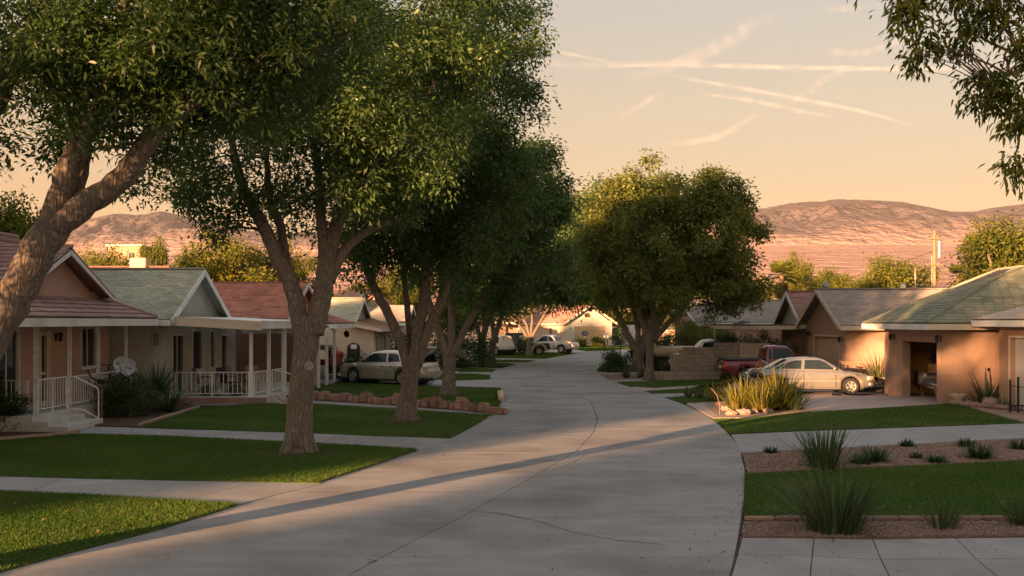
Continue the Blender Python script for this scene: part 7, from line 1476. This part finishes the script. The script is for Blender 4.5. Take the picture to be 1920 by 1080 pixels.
for k, (x,y,z,s,m,lab) in enumerate([(16.0,37.1,1.24,.30,'blackp','black bag heaped on the boxes in the open garage'),(15.9,37.5,1.24,.20,'cloth','grey bundle left of the black bag in the garage'),(16.0,37.25,1.62,.22,'cloth','pale grey folded cloth on top of the black bag'),(16.1,37.15,1.84,.17,'cloth','dark dome-shaped hat-like bundle at the top of the heap'),(16.1,36.55,1.24,.20,'orange','rust-orange bag right of the black bag'),(15.8,36.9,1.24,.12,'redp','small red pouch in front of the black bag')]):
    b = MB(); b.blob((x,y,z+s*.8), s, 12, .12, (.9,1.25,.85)); tag(b.obj('bag', M[m], smooth=True), lab, 'bag', 'bags heaped in the open garage')
b = MB(); b.tube([(14.95,38.15,0),(14.95,38.15,2.3)], .03, 7); tag(b.obj('door_track', M['grey_metal']), 'vertical metal door rail inside the left edge of the open garage', 'rail')
# bits by the palm
c = at(1640,39.8); t = thing('scrap_pile', 'heap of dark bicycle parts and hoses between sedan and garage', 'scrap pile', tuple(c)); b = MB(); b.box(c.x-.75,c.x-.25,39.5,40.2,.0,.35); b.obj('crate', M['blackp'], t, bevel=.03); b = MB(); [b.tube([c+V3((.25+.5*math.cos(a)*s_,-.15+.3*math.sin(a)*s_,.06+.05*k)) for a in np.linspace(0,2*PI,18)], .03, 6) for k, s_ in enumerate((1.1,1,.8))]; b.obj('hose', M['dark_metal'], t, smooth=True); b = MB(); [b.bar(c+V3((random.uniform(-.5,.7),random.uniform(-.2,.3),.1)), c+V3((random.uniform(-.5,.7),random.uniform(-.2,.3),.6)), .04) for k in range(9)]; b.obj('rod', M['chrome'], t); b = MB(); b.box(c.x+.35,c.x+1.1,39.9,40.4,.0,.55); b.obj('case', M['wood'], t, bevel=.02)
b = MB(); c = at(1600,42.5); b.bar(c+V3((-.5,0,1.02)), c+V3((.9,.2,.85)), .05); b.bar(c+V3((-.55,.1,1.1)), c+V3((.8,.2,.95)), .04); b.bar(c+V3((.5,.1,.0)), c+V3((.5,.1,.93)), .05); b.bar(c+V3((-.2,.1,.0)), c+V3((-.2,.1,1.0)), .05); tag(b.obj('wooden_frame', M['wood']), 'weathered poles propped behind the sedan hood', 'poles')
c = at(1796,33.4); t = thing('plant_pot', 'pale rounded pot standing against the peach wall corner', 'pot', tuple(c)); b = MB(); b.lathe([(.0,0),(.17,.0),(.22,.3),(.26,.36),(.24,.38),(.2,.34),(0,.33)], c, 16); b.obj('body', M['terracotta'], t, smooth=True); b = MB(); b.tube([c+V3((.02,0,.3)), c+V3((.04,0,.52))], .05, 6); b.obj('stump', M['wood'], t)
rk = thing('rock_border', 'row of pinkish rocks along the bed below the peach wall', 'rocks', tuple(at(1840,32.6)))
for k in range(14):
    p = at(1792,33.3).lerp(at(1905,31.2), k/13); b = MB(); s_ = random.uniform(.09,.17); b.blob(p+V3((0,0,s_*.5)), s_, 8, .2, (1.2,1,.75)); b.obj('rock', M['pinkrock'], rk)
b = MB(); c = at(1858,32.7); b.blob(c+V3((0,0,.16)), .26, 8, .15, (1.2,1,.7)); tag(b.obj('boulder', M['block']), 'grey boulder between the leafy stalks and the small spiky rosette', 'rock')
for k, (px,py) in enumerate([(1363,770),(1372,779),(1395,778),(1412,776),(1440,775),(1352,762)]): 
    p = G(px,py); b = MB(); b.blob(p+V3((0,0,.07)), random.uniform(.12,.2), 8, .2, (1.3,1,.6)); b.obj('rock', M['pinkrock'], rk) if 0 else tag(b.obj('rock', M['pinkrock']), ('leftmost small','second from left','third from left','fourth from left','rightmost','rearmost')[k]+' pinkish rock at the foot of the lit flax clumps', 'rock', 'rocks under the flax clumps')
# black metal trellis posts beside the right garage
t = thing('metal_trellis', 'black wrought metal stand with three posts at the right picture edge', 'stand', tuple(at(1905,30.6)))
for px, z in ((1894,1.02),(1909,1.1),(1925,.85)): p = at(px,30.6); b = MB(); b.tube([p, p+V3((0,0,z))], .035, 7); b.obj('post', M['blackp'], t)
b = MB(); p, q_ = at(1894,30.6), at(1925,30.6); b.tube([p+V3((0,0,.85)), p.lerp(q_,.5)+V3((0,0,.78)), q_+V3((0,0,.8))], .012, 5); [b.tube([p.lerp(q_,k/5)+V3((.07*math.cos(a),0,.14+.07*math.sin(a))) for a in np.linspace(0,2*PI,10)], .010, 4) for k in range(6)]; b.bar(p+V3((0,0,.22)), q_+V3((0,0,.22)), .025); b.obj('scrollwork', M['blackp'], t)
# stake and bent stem in the lit planting
p = G(1349,778); b = MB(); b.tube([p, p+V3((0,0,.35)), p+V3((-.08,0,.6)), p+V3((-.25,0,.8))], .009, 5); tag(b.obj('dead_stem', M['wood']), 'bent dry stem at the corner of the lit planting', 'stem')
# low concrete kerb end by the red stones
p0_, p1_ = G(940,752), G(938,738); b = MB(); b.bar(p0_+V3((0,0,.06)), p1_+V3((0,0,.06)), .22, .14); tag(b.obj('kerb_stone', M['tan_car'], bevel=.02), 'pale kerb stone at the lawn corner by the road', 'kerb stone')
# ================================================================ CONTRAILS
def contrail_mat():
    m = bpy.data.materials.new('ice_cloud'); m.use_nodes = True; nt = m.node_tree; N = nt.nodes; L = nt.links; N.remove(N['Principled BSDF'])
    d = N.new('ShaderNodeBsdfTranslucent'); d.inputs[0].default_value = (.85,.8,.78,1); d2 = N.new('ShaderNodeBsdfDiffuse'); d2.inputs[0].default_value = (.85,.8,.78,1); ad = N.new('ShaderNodeAddShader'); L.new(d.outputs[0],ad.inputs[0]); L.new(d2.outputs[0],ad.inputs[1])
    t = N.new('ShaderNodeBsdfTransparent'); ms = N.new('ShaderNodeMixShader'); lw = N.new('ShaderNodeLayerWeight'); lw.inputs[0].default_value = .5
    inv = N.new('ShaderNodeMapRange'); inv.inputs[1].default_value = 1; inv.inputs[2].default_value = .25; inv.inputs[3].default_value = 0; inv.inputs[4].default_value = 1; inv.interpolation_type = 'SMOOTHSTEP'; L.new(lw.outputs['Facing'],inv.inputs[0])
    g = N.new('ShaderNodeNewGeometry'); n = N.new('ShaderNodeTexNoise'); n.inputs['Scale'].default_value = .0045; n.inputs['Detail'].default_value = 6; L.new(g.outputs['Position'],n.inputs[0]); r = N.new('ShaderNodeMapRange'); r.inputs[1].default_value = .35; r.inputs[2].default_value = .7; r.inputs[3].default_value = .1; L.new(n.outputs['Fac'],r.inputs[0])
    at_ = N.new('ShaderNodeAttribute'); at_.attribute_name = 'tone'
    m1 = N.new('ShaderNodeMath'); m1.operation = 'MULTIPLY'; L.new(inv.outputs[0],m1.inputs[0]); L.new(r.outputs[0],m1.inputs[1]); m2 = N.new('ShaderNodeMath'); m2.operation = 'MULTIPLY'; L.new(m1.outputs[0],m2.inputs[0]); L.new(at_.outputs['Fac'],m2.inputs[1])
    L.new(m2.outputs[0],ms.inputs[0]); L.new(t.outputs[0],ms.inputs[1]); L.new(ad.outputs[0],ms.inputs[2]); L.new(ms.outputs[0],N['Material Output'].inputs[0]); return m
CM = contrail_mat()
def contrail(label, pts, D, w_px, dens):
    P_ = wob_path([px3(px,py,D*(1+.02*k)) for k, (px,py) in enumerate(pts)], 8, 0); n = len(P_); r = w_px/2*D/F; rad = [r*(.25+.75*math.sin(PI*min(max(i/(n-1),.02),.98))**.5)*(1+.25*math.sin(i*1.7)) for i in range(n)]
    b = MB(); b.tube(P_, rad, 14, cap=False); me = b.mesh('contrail', True); a = me.attributes.new('tone','FLOAT','POINT'); a.data.foreach_set('value', np.repeat([dens*math.sin(PI*i/(n-1))**.6 for i in range(n)], 14).astype(np.float32)); o = link('contrail', me, CM); o.visible_shadow = True
    tag(o, label, 'contrail', 'contrails and wisps in the sky')
CT = [('long bright horizontal vapour trail under the overhanging branches', [(1140,124),(1300,122),(1500,127),(1700,129),(1850,128)], 11, .5),
 ('upper one of two thin slanting vapour trails', [(1240,140),(1350,158),(1480,182),(1630,212),(1720,240)], 9, .45), ('lower one of two thin slanting vapour trails', [(1310,175),(1400,187),(1500,208),(1560,219)], 9, .5),
 ('broad fraying wisp climbing to the upper right above the long trail', [(1180,150),(1290,110),(1370,75),(1420,40),(1470,22)], 30, .26), ('faint wisp continuing down-left below the long trail', [(1240,272),(1340,258),(1400,225),(1440,208)], 15, .3), ('short wisp above the round-crowned ash', [(1155,226),(1190,205),(1245,170)], 14, .28),
 ('bright wisp rising to the overhanging leaves', [(1530,92),(1600,100),(1650,90),(1710,65)], 16, .35), ('wisp crossing the slanting trails', [(1470,200),(1520,170),(1550,145),(1600,130)], 16, .3), ('thin trail at the left edge of the open sky', [(1005,92),(1060,100),(1150,118)], 8, .4), ('small flat cloud streaks near the top of the sky', [(1540,18),(1580,16),(1630,14)], 14, .3), ('hazy streak left of the long trail', [(1000,115),(1100,122),(1220,118),(1340,112)], 16, .22)]
for k, (lab, pts, w_, d_) in enumerate(CT): contrail(lab, pts, 11000+150*k, w_*1.0, d_*.16)
